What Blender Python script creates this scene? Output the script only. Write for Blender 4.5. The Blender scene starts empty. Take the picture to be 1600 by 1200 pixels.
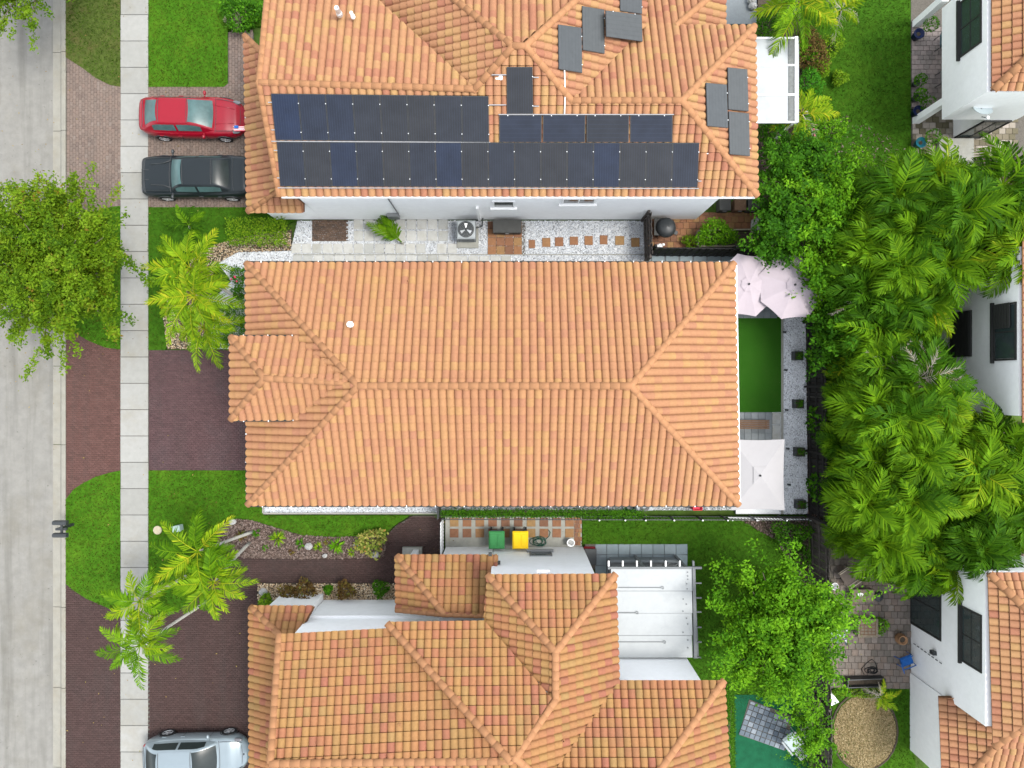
import bpy, bmesh, math, random
import numpy as np
from mathutils import Vector, Matrix, Euler
R = math.radians
random.seed(7); RNG = np.random.default_rng(7)
scn = bpy.context.scene
COL = scn.collection

# ------------------------------------------------------------------ camera, sky, sun, exposure
CAM_H, FPX = 33.0, 1105.0          # drone height in metres, focal length in photo pixels (1600 wide)
cd = bpy.data.cameras.new('camera'); cam = bpy.data.objects.new('camera', cd); COL.objects.link(cam)
cam.location = (0, 0, CAM_H); cam.rotation_euler = (0, 0, 0)
cd.sensor_width = 36.0; cd.lens = 36.0 * FPX / 1600.0; cd.clip_end = 2000.0; cd.clip_start = 0.1
scn.camera = cam
SUN_EL, SUN_AZ = 64.0, -4.0         # the sun stands over the back gardens (+x), a thin cloud veil softens it
w = bpy.data.worlds.new('World'); scn.world = w; w.use_nodes = True
nt = w.node_tree; nt.nodes.clear()
sky = nt.nodes.new('ShaderNodeTexSky'); sky.sky_type = 'NISHITA'; sky.sun_disc = False
sky.sun_elevation = R(SUN_EL); sky.sun_rotation = R(90.0 - SUN_AZ); sky.air_density = 1.0; sky.dust_density = 1.2; sky.ozone_density = 0.6
hs = nt.nodes.new('ShaderNodeHueSaturation'); hs.inputs['Saturation'].default_value = 0.25
bg = nt.nodes.new('ShaderNodeBackground'); bg.inputs['Strength'].default_value = 0.15
wo = nt.nodes.new('ShaderNodeOutputWorld')
nt.links.new(sky.outputs[0], hs.inputs['Color']); nt.links.new(hs.outputs[0], bg.inputs[0]); nt.links.new(bg.outputs[0], wo.inputs[0])
sd = bpy.data.lights.new('sun', 'SUN'); sd.energy = 1.05; sd.angle = R(18.0); sd.color = (1.0, 0.955, 0.88)
sun = bpy.data.objects.new('sun', sd); COL.objects.link(sun)
sdir = Vector((math.cos(R(SUN_EL)) * math.cos(R(SUN_AZ)), math.cos(R(SUN_EL)) * math.sin(R(SUN_AZ)), math.sin(R(SUN_EL))))
sun.rotation_euler = sdir.to_track_quat('Z', 'Y').to_euler(); sun.location = sdir * 60
vs = scn.view_settings; vs.view_transform = 'Standard'; vs.look = 'None'; vs.gamma = 1.0; vs.use_curve_mapping = False
vs.exposure = 1.92
scn.cycles.max_bounces = 6; scn.cycles.diffuse_bounces = 3; scn.cycles.glossy_bounces = 3; scn.cycles.transmission_bounces = 4
scn.cycles.transparent_max_bounces = 6

# ------------------------------------------------------------------ helpers
def P(px, py, z=0.0):               # a spot in the photograph at height z -> its place in metres
    k = (CAM_H - z) / FPX
    return Vector(((px - 800.0) * k, (600.0 - py) * k, z))
def wl(o):                           # location of an unrotated chain of parents
    v = Vector((0, 0, 0))
    while o is not None: v = v + o.location; o = o.parent
    return v
def tag(o, label=None, cat=None, group=None, kind=None):
    if label: o['label'] = label
    if cat: o['category'] = cat
    if group: o['group'] = group
    if kind: o['kind'] = kind
    return o
def thing(name, label, cat, loc=(0, 0, 0), group=None):
    o = bpy.data.objects.new(name, None); COL.objects.link(o); o.location = loc
    o.empty_display_size = 0.2
    return tag(o, label, cat, group)
def link(name, me, parent=None):
    o = bpy.data.objects.new(name, me); COL.objects.link(o); o.parent = parent
    return o
def copy_tree(o, parent=None):
    c = o.copy(); COL.objects.link(c); c.parent = parent
    for ch in list(o.children): copy_tree(ch, c)
    return c
class MB:
    def __init__(s): s.v = []; s.f = []; s.t = []
    def add(s, vs, fs, t=0.5):
        b = len(s.v); s.v.extend([tuple(x) for x in vs]); s.f.extend([tuple(i + b for i in q) for q in fs]); s.t.extend([t] * len(fs)); return s
    def box(s, c, d, rz=0.0, t=0.5, M=None):
        hx, hy, hz = d[0] / 2, d[1] / 2, d[2] / 2
        vs = [Vector((x * hx, y * hy, z * hz)) for z in (-1, 1) for y in (-1, 1) for x in (-1, 1)]
        if M is None: M = Matrix.Translation(Vector(c)) @ Matrix.Rotation(rz, 4, 'Z')
        vs = [M @ v for v in vs]
        return s.add(vs, [(0, 2, 3, 1), (4, 5, 7, 6), (0, 1, 5, 4), (2, 6, 7, 3), (0, 4, 6, 2), (1, 3, 7, 5)], t)
    def bbox(s, c, d, b=0.02, rz=0.0, t=0.5):      # box with bevelled top edges
        hx, hy, hz = d[0] / 2, d[1] / 2, d[2] / 2
        M = Matrix.Translation(Vector(c)) @ Matrix.Rotation(rz, 4, 'Z')
        vs = []
        for (z, i) in ((-hz, 0), (hz - b, 0), (hz, b)):
            for (x, y) in ((-1, -1), (1, -1), (1, 1), (-1, 1)): vs.append(M @ Vector((x * (hx - i), y * (hy - i), z)))
        fs = [(3, 2, 1, 0), (8, 9, 10, 11)]
        for k in (0, 4):
            for i in range(4): j = (i + 1) % 4; fs.append((k + i, k + j, k + 4 + j, k + 4 + i))
        return s.add(vs, fs, t)
    def beam(s, p, q, w_, h_, t=0.5, up=(0, 0, 1)):
        p, q = Vector(p), Vector(q); d = q - p; L = d.length
        if L < 1e-6: return s
        x = d / L; u = Vector(up)
        if abs(x.dot(u)) > 0.98: u = Vector((0, 1, 0))
        y = u.cross(x).normalized(); z = x.cross(y)
        M = Matrix(((x.x, y.x, z.x, 0), (x.y, y.y, z.y, 0), (x.z, y.z, z.z, 0), (0, 0, 0, 1)))
        M = Matrix.Translation((p + q) / 2) @ M
        return s.box((0, 0, 0), (L, w_, h_), t=t, M=M)
    def tube(s, pts, r, n=8, t=0.5, cap=True):
        pts = [Vector(p) for p in pts]; rs = r if isinstance(r, (list, tuple)) else [r] * len(pts)
        vs = []; prev = None
        for i, p in enumerate(pts):
            d = (pts[min(i + 1, len(pts) - 1)] - pts[max(i - 1, 0)]); d = d.normalized() if d.length > 1e-9 else Vector((0, 0, 1))
            a = prev if prev is not None else (Vector((0, 0, 1)) if abs(d.z) < 0.9 else Vector((1, 0, 0)))
            x = (a - d * a.dot(d)).normalized(); y = d.cross(x); prev = x
            for k in range(n):
                an = 2 * math.pi * k / n; vs.append(p + (x * math.cos(an) + y * math.sin(an)) * rs[i])
        fs = []
        for i in range(len(pts) - 1):
            for k in range(n): j = (k + 1) % n; fs.append((i * n + k, i * n + j, (i + 1) * n + j, (i + 1) * n + k))
        if cap: fs.append(tuple(range(n - 1, -1, -1))); fs.append(tuple((len(pts) - 1) * n + k for k in range(n)))
        return s.add(vs, fs, t)
    def lathe(s, prof, n=16, c=(0, 0, 0), t=0.5):
        vs = []; fs = []; c = Vector(c); m = len(prof)
        for k in range(n):
            a = 2 * math.pi * k / n
            for (r, z) in prof: vs.append(c + Vector((r * math.cos(a), r * math.sin(a), z)))
        for k in range(n):
            j = (k + 1) % n
            for i in range(m - 1): fs.append((k * m + i, j * m + i, j * m + i + 1, k * m + i + 1))
        return s.add(vs, fs, t)
    def prism(s, poly, z0, z1, t=0.5):
        pts = [(p[0], p[1]) for p in poly]; n = len(pts)
        ar = sum(pts[i][0] * pts[(i + 1) % n][1] - pts[(i + 1) % n][0] * pts[i][1] for i in range(n))
        if ar < 0: pts = pts[::-1]
        vs = [(x, y, z0) for x, y in pts] + [(x, y, z1) for x, y in pts]
        fs = [tuple(range(n - 1, -1, -1)), tuple(range(n, 2 * n))] + [(i, (i + 1) % n, n + (i + 1) % n, n + i) for i in range(n)]
        return s.add(vs, fs, t)
    def ell(s, c, r, nu=12, nv=8, t=0.5, jit=0.0):
        c = Vector(c); vs = []; fs = []
        for j in range(nv + 1):
            th = math.pi * j / nv
            for i in range(nu):
                ph = 2 * math.pi * i / nu; k = 1 + (random.uniform(-jit, jit) if 0 < j < nv else 0)
                vs.append(c + Vector((r[0] * math.sin(th) * math.cos(ph) * k, r[1] * math.sin(th) * math.sin(ph) * k, r[2] * math.cos(th) * k)))
        for j in range(nv):
            for i in range(nu): i2 = (i + 1) % nu; fs.append((j * nu + i, (j + 1) * nu + i, (j + 1) * nu + i2, j * nu + i2))
        return s.add(vs, fs, t)
    def build(s, name, mat, parent=None, smooth=False, tint=True):
        o0 = wl(parent) if parent is not None else Vector((0, 0, 0))
        me = bpy.data.meshes.new(name)
        me.from_pydata([(x[0] - o0.x, x[1] - o0.y, x[2] - o0.z) for x in s.v], [], s.f)
        if tint:
            a = me.attributes.new('tint', 'FLOAT', 'FACE'); a.data.foreach_set('value', s.t)
        if smooth: me.polygons.foreach_set('use_smooth', [True] * len(me.polygons))
        me.materials.append(mat); me.update()
        return link(name, me, parent)
def np_mesh(name, V, F, tint, mat, parent=None, smooth=False):     # V (n,3), F (m,k)
    o0 = wl(parent) if parent is not None else Vector((0, 0, 0))
    V = np.asarray(V, dtype=np.float32) - np.array([o0.x, o0.y, o0.z], dtype=np.float32)
    m, k = F.shape
    me = bpy.data.meshes.new(name); me.vertices.add(len(V)); me.vertices.foreach_set('co', V.ravel())
    me.loops.add(m * k); me.loops.foreach_set('vertex_index', F.astype(np.int32).ravel())
    me.polygons.add(m); me.polygons.foreach_set('loop_start', np.arange(0, m * k, k, dtype=np.int32))
    try: me.polygons.foreach_set('loop_total', np.full(m, k, dtype=np.int32))
    except Exception: pass
    me.update(calc_edges=True)
    a = me.attributes.new('tint', 'FLOAT', 'FACE'); a.data.foreach_set('value', np.asarray(tint, dtype=np.float32))
    if smooth: me.polygons.foreach_set('use_smooth', np.ones(m, dtype=bool))
    me.materials.append(mat); me.validate()
    return link(name, me, parent)
def inpoly(X, Y, poly):
    ins = np.zeros(len(X), dtype=bool); n = len(poly); j = n - 1
    for i in range(n):
        xi, yi = poly[i][0], poly[i][1]; xj, yj = poly[j][0], poly[j][1]
        if yi != yj:
            c = ((yi > Y) != (yj > Y)) & (X < (xj - xi) * (Y - yi) / (yj - yi) + xi); ins ^= c
        j = i
    return ins
def scatter(poly, dens):
    xs = [p[0] for p in poly]; ys = [p[1] for p in poly]
    n = int(dens * (max(xs) - min(xs)) * (max(ys) - min(ys)))
    X = RNG.uniform(min(xs), max(xs), n); Y = RNG.uniform(min(ys), max(ys), n)
    k = inpoly(X, Y, poly); return X[k], Y[k]

# ------------------------------------------------------------------ materials
def srgb(r, g, b):
    f = lambda c: (c / 255 / 12.92) if c / 255 <= 0.04045 else ((c / 255 + 0.055) / 1.055) ** 2.4
    return (f(r), f(g), f(b))
def node(nt, t, **kw):
    n = nt.nodes.new(t)
    for k, v in kw.items(): setattr(n, k, v)
    return n
MATS = {}
KEEP = {'white_stucco', 'grey_white_stucco', 'white_paint', 'aluminium', 'white_pebble', 'gravel_bed'}
def mat(name, col, rough=0.75, var=0.18, scale=6.0, col2=None, dirt=0.0, dscale=0.6, dcol=(0.12, 0.1, 0.07), bump=0.0, bscale=40.0,
        metal=0.0, spec=0.12, palette=None, transl=0.0, obj=False, coat=0.0, tvar=0.0, stretch=None, alpha=1.0, trans=0.0, streak=0.0, specks=0.0, scol=(0.06, 0.055, 0.045)):
    if name in MATS: return MATS[name]
    if name not in KEEP:
        k_ = lambda c: tuple(x * 0.82 for x in c)
        col = k_(col); col2 = k_(col2) if col2 else None; dcol = k_(dcol); scol = k_(scol); palette = [k_(c) for c in palette] if palette else None
    m = bpy.data.materials.new(name); m.use_nodes = True; nt = m.node_tree; L = nt.links.new
    bs = nt.nodes['Principled BSDF']; out = nt.nodes['Material Output']
    bs.inputs['Roughness'].default_value = rough; bs.inputs['Metallic'].default_value = metal
    bs.inputs['Specular IOR Level'].default_value = spec; bs.inputs['Coat Weight'].default_value = coat; bs.inputs['Coat Roughness'].default_value = 0.05
    if trans: bs.inputs['Transmission Weight'].default_value = trans
    if obj: tc = node(nt, 'ShaderNodeTexCoord').outputs['Object']
    else: tc = node(nt, 'ShaderNodeNewGeometry').outputs['Position']
    if stretch:
        mp = node(nt, 'ShaderNodeMapping'); mp.inputs['Scale'].default_value = stretch; L(tc, mp.inputs['Vector']); tc = mp.outputs[0]
    no = node(nt, 'ShaderNodeTexNoise'); no.inputs['Scale'].default_value = scale; no.inputs['Detail'].default_value = 5.0; no.inputs['Roughness'].default_value = 0.65
    L(tc, no.inputs['Vector'])
    mr = node(nt, 'ShaderNodeMapRange'); mr.inputs['From Min'].default_value = 0.28; mr.inputs['From Max'].default_value = 0.72; L(no.outputs['Fac'], mr.inputs['Value'])
    mx = node(nt, 'ShaderNodeMix', data_type='RGBA')
    L(mr.outputs[0], mx.inputs['Factor'])
    if palette:
        at = node(nt, 'ShaderNodeAttribute', attribute_name='tint'); rp = node(nt, 'ShaderNodeValToRGB')
        el = rp.color_ramp.elements
        for i, c in enumerate(palette):
            p = i / (len(palette) - 1)
            e = el[0] if i == 0 else (el[-1] if i == len(palette) - 1 else el.new(p))
            e.position = p; e.color = (*c, 1)
        L(at.outputs['Fac'], rp.inputs['Fac'])
        d = node(nt, 'ShaderNodeMix', data_type='RGBA', blend_type='MULTIPLY'); d.inputs['Factor'].default_value = 1.0
        d.inputs['B'].default_value = (1 - var,) * 3 + (1,); L(rp.outputs[0], d.inputs['A'])
        b_ = node(nt, 'ShaderNodeMix', data_type='RGBA', blend_type='MULTIPLY'); b_.inputs['Factor'].default_value = 1.0
        b_.inputs['B'].default_value = (1 + var,) * 3 + (1,); L(rp.outputs[0], b_.inputs['A']); b_.clamp_result = False
        L(d.outputs['Result'], mx.inputs['A']); L(b_.outputs['Result'], mx.inputs['B'])
    else:
        c2 = col2 or tuple(min(1, c * (1 + var)) for c in col)
        mx.inputs['A'].default_value = tuple(c * (1 - var) for c in col) + (1,); mx.inputs['B'].default_value = tuple(c2) + (1,)
    res = mx.outputs['Result']
    if dirt:
        n2 = node(nt, 'ShaderNodeTexNoise'); n2.inputs['Scale'].default_value = dscale; n2.inputs['Detail'].default_value = 7.0; n2.inputs['Roughness'].default_value = 0.7; L(tc, n2.inputs['Vector'])
        m2 = node(nt, 'ShaderNodeMapRange'); m2.inputs['From Min'].default_value = 0.48; m2.inputs['From Max'].default_value = 0.75; m2.inputs['To Max'].default_value = dirt; L(n2.outputs['Fac'], m2.inputs['Value'])
        x2 = node(nt, 'ShaderNodeMix', data_type='RGBA'); x2.inputs['B'].default_value = (*dcol, 1); L(m2.outputs[0], x2.inputs['Factor']); L(res, x2.inputs['A']); res = x2.outputs['Result']
    for (amt, sc, lo, hi, st) in ((streak, 0.9, 0.50, 0.72, (1.6, 0.10, 1.0)), (specks, 5.0, 0.66, 0.74, (1, 1, 1))):
        if not amt: continue
        mp2 = node(nt, 'ShaderNodeMapping'); mp2.inputs['Scale'].default_value = st; mp2.inputs['Location'].default_value = (3.7, 1.9, 0); L(tc, mp2.inputs['Vector'])
        n4 = node(nt, 'ShaderNodeTexNoise'); n4.inputs['Scale'].default_value = sc; n4.inputs['Detail'].default_value = 6.0; n4.inputs['Roughness'].default_value = 0.6; L(mp2.outputs[0], n4.inputs['Vector'])
        m4 = node(nt, 'ShaderNodeMapRange'); m4.inputs['From Min'].default_value = lo; m4.inputs['From Max'].default_value = hi; m4.inputs['To Max'].default_value = amt; L(n4.outputs['Fac'], m4.inputs['Value'])
        x4 = node(nt, 'ShaderNodeMix', data_type='RGBA'); x4.inputs['B'].default_value = (*scol, 1); L(m4.outputs[0], x4.inputs['Factor']); L(res, x4.inputs['A']); res = x4.outputs['Result']
    L(res, bs.inputs['Base Color'])
    if bump:
        n3 = node(nt, 'ShaderNodeTexNoise'); n3.inputs['Scale'].default_value = bscale; n3.inputs['Detail'].default_value = 4.0; L(tc, n3.inputs['Vector'])
        bp = node(nt, 'ShaderNodeBump'); bp.inputs['Strength'].default_value = bump; bp.inputs['Distance'].default_value = 0.02; L(n3.outputs['Fac'], bp.inputs['Height']); L(bp.outputs[0], bs.inputs['Normal'])
    if transl:
        tr = node(nt, 'ShaderNodeBsdfTranslucent'); L(res, tr.inputs['Color']); ms = node(nt, 'ShaderNodeMixShader'); ms.inputs[0].default_value = transl
        L(bs.outputs[0], ms.inputs[1]); L(tr.outputs[0], ms.inputs[2]); L(ms.outputs[0], out.inputs['Surface'])
    MATS[name] = m
    return m
def pal(*cs): return [tuple(min(1.0, c) for c in x) for x in cs]

m_ground = mat('ground_grass', (0.05, 0.10, 0.015), 0.95, 0.4, 3.0, dirt=0.6, dscale=0.15, dcol=(0.10, 0.11, 0.03), bump=0.5, bscale=60)
m_road = mat('road_concrete', (0.205, 0.20, 0.182), 0.9, 0.12, 2.2, dirt=0.55, dscale=0.33, dcol=(0.14, 0.125, 0.09), bump=0.35, bscale=55, streak=0.5, specks=0.7, scol=(0.085, 0.08, 0.068))
m_kerb = mat('kerb_concrete', (0.25, 0.242, 0.208), 0.9, 0.10, 3.0, dirt=0.45, dscale=0.8, dcol=(0.19, 0.155, 0.095), bump=0.3, bscale=50, specks=0.5, scol=(0.10, 0.085, 0.06))
m_walk = mat('sidewalk_concrete', (0.60, 0.60, 0.56), 0.9, 0.07, 4.0, dirt=0.45, dscale=0.6, dcol=(0.215, 0.19, 0.13), bump=0.25, bscale=60, palette=pal((0.25, 0.25, 0.23), (0.28, 0.281, 0.262), (0.305, 0.305, 0.286)), specks=0.45, scol=(0.13, 0.115, 0.085))
m_conc = mat('pale_concrete', (0.28, 0.28, 0.25), 0.9, 0.12, 5.0, dirt=0.4, dscale=1.5, dcol=(0.3, 0.28, 0.2), bump=0.3, bscale=50)
m_slab = mat('step_slab_concrete', (0.5, 0.5, 0.47), 0.9, 0.10, 7.0, dirt=0.5, dscale=1.6, dcol=(0.25, 0.225, 0.15), bump=0.3, bscale=50, palette=pal((0.3500, 0.3570, 0.3430), (0.4200, 0.4200, 0.3990), (0.4620, 0.4620, 0.4410)))
m_joint = mat('joint_sand', (0.11, 0.10, 0.085), 0.95, 0.3, 20)
m_soil = mat('soil', (0.075, 0.06, 0.045), 0.95, 0.4, 12, bump=0.5)
m_drive_u = mat('paver_tan', (0.3, 0.25, 0.2), 0.85, 0.12, 14, palette=pal((0.1400, 0.1060, 0.0898), (0.1635, 0.1272, 0.1061), (0.1770, 0.1314, 0.1081), (0.1848, 0.1484, 0.1265)), dirt=0.35, dscale=0.7, dcol=(0.10, 0.088, 0.08), bump=0.3, streak=0.3, specks=0.35, scol=(0.05, 0.045, 0.042))
m_drive_m = mat('paver_purple_brown', (0.12, 0.085, 0.08), 0.8, 0.10, 14, palette=pal((0.0650, 0.0376, 0.0395), (0.0780, 0.0443, 0.0458), (0.0910, 0.0524, 0.0537)), dirt=0.35, dscale=0.35, dcol=(0.078, 0.07, 0.073), bump=0.3, streak=0.3, specks=0.35, scol=(0.05, 0.045, 0.042))
m_drive_v = mat('paver_red_brown', (0.15, 0.085, 0.07), 0.8, 0.10, 14, palette=pal((0.0806, 0.0423, 0.0359), (0.0974, 0.0498, 0.0423), (0.1120, 0.0583, 0.0497)), dirt=0.3, dscale=0.4, dcol=(0.075, 0.053, 0.047), bump=0.3, streak=0.3, specks=0.35, scol=(0.05, 0.045, 0.042))
m_drive_l = mat('paver_dark_brown', (0.10, 0.07, 0.06), 0.8, 0.08, 14, palette=pal((0.0486, 0.0298, 0.0273), (0.0566, 0.0347, 0.0314), (0.0648, 0.0396, 0.0363)), dirt=0.35, dscale=0.3, dcol=(0.05, 0.046, 0.042), bump=0.3, streak=0.3, specks=0.35, scol=(0.05, 0.045, 0.042))
m_patio = mat('patio_paver', (0.2, 0.17, 0.14), 0.85, 0.15, 12, palette=pal((0.14, 0.125, 0.105), (0.18, 0.155, 0.135), (0.21, 0.165, 0.135), (0.24, 0.21, 0.185)), dirt=0.5, dscale=0.9, dcol=(0.10, 0.085, 0.06), bump=0.35)
m_patio2 = mat('terrace_paver', (0.28, 0.23, 0.2), 0.85, 0.12, 12, palette=pal((0.2, 0.17, 0.16), (0.27, 0.23, 0.21), (0.31, 0.25, 0.23)), dirt=0.35, dscale=0.8, dcol=(0.12, 0.11, 0.09), bump=0.3)
m_patio3 = mat('mossy_paver', (0.28, 0.25, 0.2), 0.85, 0.12, 12, palette=pal((0.10, 0.09, 0.055), (0.14, 0.12, 0.08), (0.26, 0.23, 0.19), (0.33, 0.29, 0.25)), bump=0.3)
m_terra = mat('terracotta_paver', (0.4, 0.2, 0.11), 0.85, 0.18, 10, palette=pal((0.16, 0.085, 0.055), (0.22, 0.105, 0.06), (0.26, 0.13, 0.065), (0.28, 0.175, 0.075)), dirt=0.4, dscale=3, dcol=(0.2, 0.13, 0.09), bump=0.3)
m_rust = mat('rust_brick', (0.2, 0.12, 0.08), 0.9, 0.15, 14, palette=pal((0.07, 0.052, 0.042), (0.10, 0.068, 0.05), (0.125, 0.083, 0.06)), bump=0.3)
m_grey_tile = mat('blue_grey_tile', (0.34, 0.42, 0.45), 0.55, 0.06, 6, palette=pal((0.19, 0.235, 0.25), (0.215, 0.265, 0.285), (0.235, 0.285, 0.30)), dirt=0.25, dscale=2, dcol=(0.16, 0.18, 0.18))
m_deck = mat('grey_deck_tile', (0.17, 0.19, 0.20), 0.7, 0.1, 10, palette=pal((0.14, 0.16, 0.17), (0.18, 0.2, 0.21), (0.21, 0.23, 0.24)))
m_lawn = mat('lawn_green', (0.040, 0.115, 0.006), 0.95, 0.35, 5.0, dirt=0.75, dscale=0.7, dcol=(0.08, 0.165, 0.01), bump=0.6, bscale=70, spec=0.05, specks=0.5, scol=(0.11, 0.115, 0.03))
m_lawn_d = mat('lawn_dark', (0.034, 0.098, 0.006), 0.95, 0.35, 4.0, dirt=0.5, dscale=0.35, dcol=(0.06, 0.125, 0.008), bump=0.6, bscale=70, spec=0.05, specks=0.5, scol=(0.11, 0.115, 0.03))
m_lawn_w = mat('lawn_worn', (0.06, 0.085, 0.018), 0.95, 0.35, 5.0, dirt=0.85, dscale=0.55, dcol=(0.12, 0.085, 0.04), bump=0.6, bscale=70, spec=0.05)
m_blade = mat('grass_blade', (0.06, 0.13, 0.01), 0.95, 0.38, 0.7, spec=0.03, dirt=0.6, dscale=0.5, dcol=(0.10, 0.115, 0.022), palette=pal((0.0263, 0.0555, 0.0053), (0.0483, 0.0866, 0.0079), (0.0769, 0.1213, 0.0119), (0.1097, 0.1282, 0.0185)), transl=0.25)
m_blade_d = mat('grass_blade_dark', (0.04, 0.09, 0.01), 0.95, 0.38, 0.7, spec=0.03, dirt=0.6, dscale=0.5, dcol=(0.10, 0.115, 0.022), palette=pal((0.0238, 0.0612, 0.0053), (0.0410, 0.0944, 0.0079), (0.0626, 0.1267, 0.0106), (0.0972, 0.1355, 0.0158)), transl=0.25)
m_turf = mat('artificial_turf', (0.022, 0.085, 0.007), 0.9, 0.15, 40, bump=0.6, bscale=120, dirt=0.2, dscale=1.5, dcol=(0.05, 0.1, 0.02), spec=0.05)
m_turf2 = mat('blue_green_turf', (0.008, 0.085, 0.038), 0.85, 0.25, 2.5, bump=0.5, bscale=120)
m_gravel = mat('white_pebble', (0.6, 0.62, 0.63), 0.85, 0.1, 30, palette=pal((0.1637, 0.1686, 0.1792), (0.4092, 0.4269, 0.4506), (0.5320, 0.5586, 0.5917), (0.6139, 0.6430, 0.6785), (0.6548, 0.6852, 0.7165)))
m_gravelg = mat('grey_pebble', (0.35, 0.38, 0.38), 0.85, 0.1, 30, palette=pal((0.15, 0.17, 0.17), (0.30, 0.33, 0.33), (0.42, 0.45, 0.46), (0.5, 0.53, 0.53)))
m_gravel_b = mat('brightened_back_pebble', (0.7, 0.72, 0.74), 0.85, 0.1, 30, palette=pal((0.3, 0.31, 0.32), (0.72, 0.74, 0.77), (0.85, 0.88, 0.92), (0.95, 0.97, 1.0)))  # paler copy of the white pebble, brightness painted in against fence and grove shade
m_gbed_b = mat('brightened_back_bed', (0.8, 0.82, 0.84), 0.95, 0.2, 40)  # bed colour lifted likewise, to cancel the shade lying on it
m_gbed = mat('gravel_bed', (0.46, 0.47, 0.48), 0.95, 0.25, 40)
m_tanpeb = mat('tan_pebble', (0.5, 0.4, 0.28), 0.85, 0.1, 30, palette=pal((0.22, 0.15, 0.08), (0.45, 0.32, 0.2), (0.55, 0.43, 0.28), (0.65, 0.58, 0.46)))
m_mulch = mat('mulch_chip', (0.15, 0.1, 0.08), 0.95, 0.15, 30, palette=pal((0.0557, 0.0378, 0.0318), (0.1164, 0.0811, 0.0669), (0.1822, 0.1307, 0.1087), (0.2834, 0.2254, 0.2007)))
m_straw = mat('dry_straw', (0.4, 0.3, 0.16), 0.95, 0.15, 9, palette=pal((0.16, 0.12, 0.05), (0.30, 0.23, 0.11), (0.38, 0.29, 0.15), (0.46, 0.37, 0.21)))
m_strawbed = mat('dry_bed', (0.27, 0.20, 0.095), 0.95, 0.35, 3.5, dirt=0.6, dscale=1.1, dcol=(0.15, 0.12, 0.05), bump=0.5)
def tile_mat(n, p, **k): return mat(n, p[0], 0.8, 0.09, 9.0, specks=0.4, scol=(0.17, 0.085, 0.045), palette=p, dirt=k.get('dirt', 0.25), dscale=0.8, dcol=k.get('dcol', (0.42, 0.2, 0.1)), bump=0.25, bscale=45, spec=0.08)
m_tile1 = tile_mat('roof_tile_peach', pal((0.3060, 0.1455, 0.0846), (0.3244, 0.1602, 0.0857), (0.3346, 0.1707, 0.0868), (0.3417, 0.1812, 0.0868), (0.3417, 0.1939, 0.0834)), dirt=0.2, dcol=(0.25, 0.115, 0.06))
m_tile2 = tile_mat('roof_tile_pink_peach', pal((0.2856, 0.1235, 0.0762), (0.3111, 0.1492, 0.0840), (0.3315, 0.1698, 0.0896), (0.3417, 0.1904, 0.0918), (0.3366, 0.2037, 0.0874)), dirt=0.15, dcol=(0.25, 0.12, 0.065))
m_tile3 = tile_mat('roof_tile_olive_peach', pal((0.2675, 0.1059, 0.0684), (0.2894, 0.1291, 0.0661), (0.3004, 0.1513, 0.0661), (0.2948, 0.1665, 0.0649), (0.2730, 0.1665, 0.0684)), dcol=(0.15, 0.10, 0.05), dirt=0.45)
m_ridge = mat('ridge_tile_peach', (0.35, 0.175, 0.085), 0.75, 0.08, 8, dirt=0.3, dscale=2.0, dcol=(0.30, 0.14, 0.075), bump=0.2)
m_under = mat('roof_underlay', (0.15, 0.075, 0.04), 0.9, 0.1, 8)
m_white = mat('white_stucco', (0.80, 0.815, 0.82), 0.85, 0.03, 4.0, dirt=0.10, dscale=0.7, dcol=(0.6, 0.6, 0.56), bump=0.12, bscale=80)
m_greyw = mat('grey_white_stucco', (0.76, 0.765, 0.755), 0.85, 0.04, 4.0, dirt=0.15, dscale=0.6, dcol=(0.6, 0.6, 0.55), bump=0.12, bscale=80)
m_trimw = mat('white_paint', (0.74, 0.75, 0.75), 0.5, 0.03, 6.0)
m_cover = mat('white_cover_panel', (0.40, 0.42, 0.425), 0.5, 0.04, 3.0, specks=0.35, scol=(0.16, 0.17, 0.14), dirt=0.55, dscale=0.6, dcol=(0.28, 0.295, 0.295))
m_grime = mat('grimy_trough', (0.16, 0.17, 0.165), 0.7, 0.3, 9.0, dirt=0.6, dscale=4, dcol=(0.15, 0.15, 0.13))
m_dark = mat('dark_metal', (0.03, 0.034, 0.036), 0.45, 0.15, 8, spec=0.4)
m_bronze = mat('dark_bronze', (0.035, 0.036, 0.034), 0.4, 0.1, 8)
m_rail = mat('rail_grey', (0.30, 0.30, 0.31), 0.6, 0.1, 8)
m_alu = mat('aluminium', (0.6, 0.61, 0.62), 0.4, 0.06, 8, metal=0.7)
m_greym = mat('grey_powder_metal', (0.17, 0.18, 0.185), 0.5, 0.08, 8)
m_glass = mat('window_glass', (0.03, 0.045, 0.045), 0.08, 0.2, 2.0, spec=0.6)
m_fence = mat('dark_fence_board', (0.022, 0.021, 0.02), 0.75, 0.3, 6, stretch=(1, 1, 0.2))
m_fence2 = mat('weathered_board', (0.085, 0.075, 0.068), 0.85, 0.3, 6, stretch=(1, 1, 0.2))
m_timber = mat('timber_brown', (0.14, 0.085, 0.055), 0.8, 0.25, 7, stretch=(1, 6, 1))
m_panel = mat('solar_cell', (0.03, 0.036, 0.05), 0.22, 0.25, 1.6, palette=pal((0.010, 0.017, 0.038), (0.014, 0.018, 0.028), (0.018, 0.020, 0.024), (0.021, 0.0215, 0.0225), (0.03, 0.033, 0.036)), spec=0.3)
m_panelg = mat('solar_cell_grey', (0.09, 0.10, 0.105), 0.3, 0.12, 5.0, palette=pal((0.045, 0.052, 0.057), (0.05, 0.055, 0.057), (0.053, 0.058, 0.057)), spec=0.3)
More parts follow.
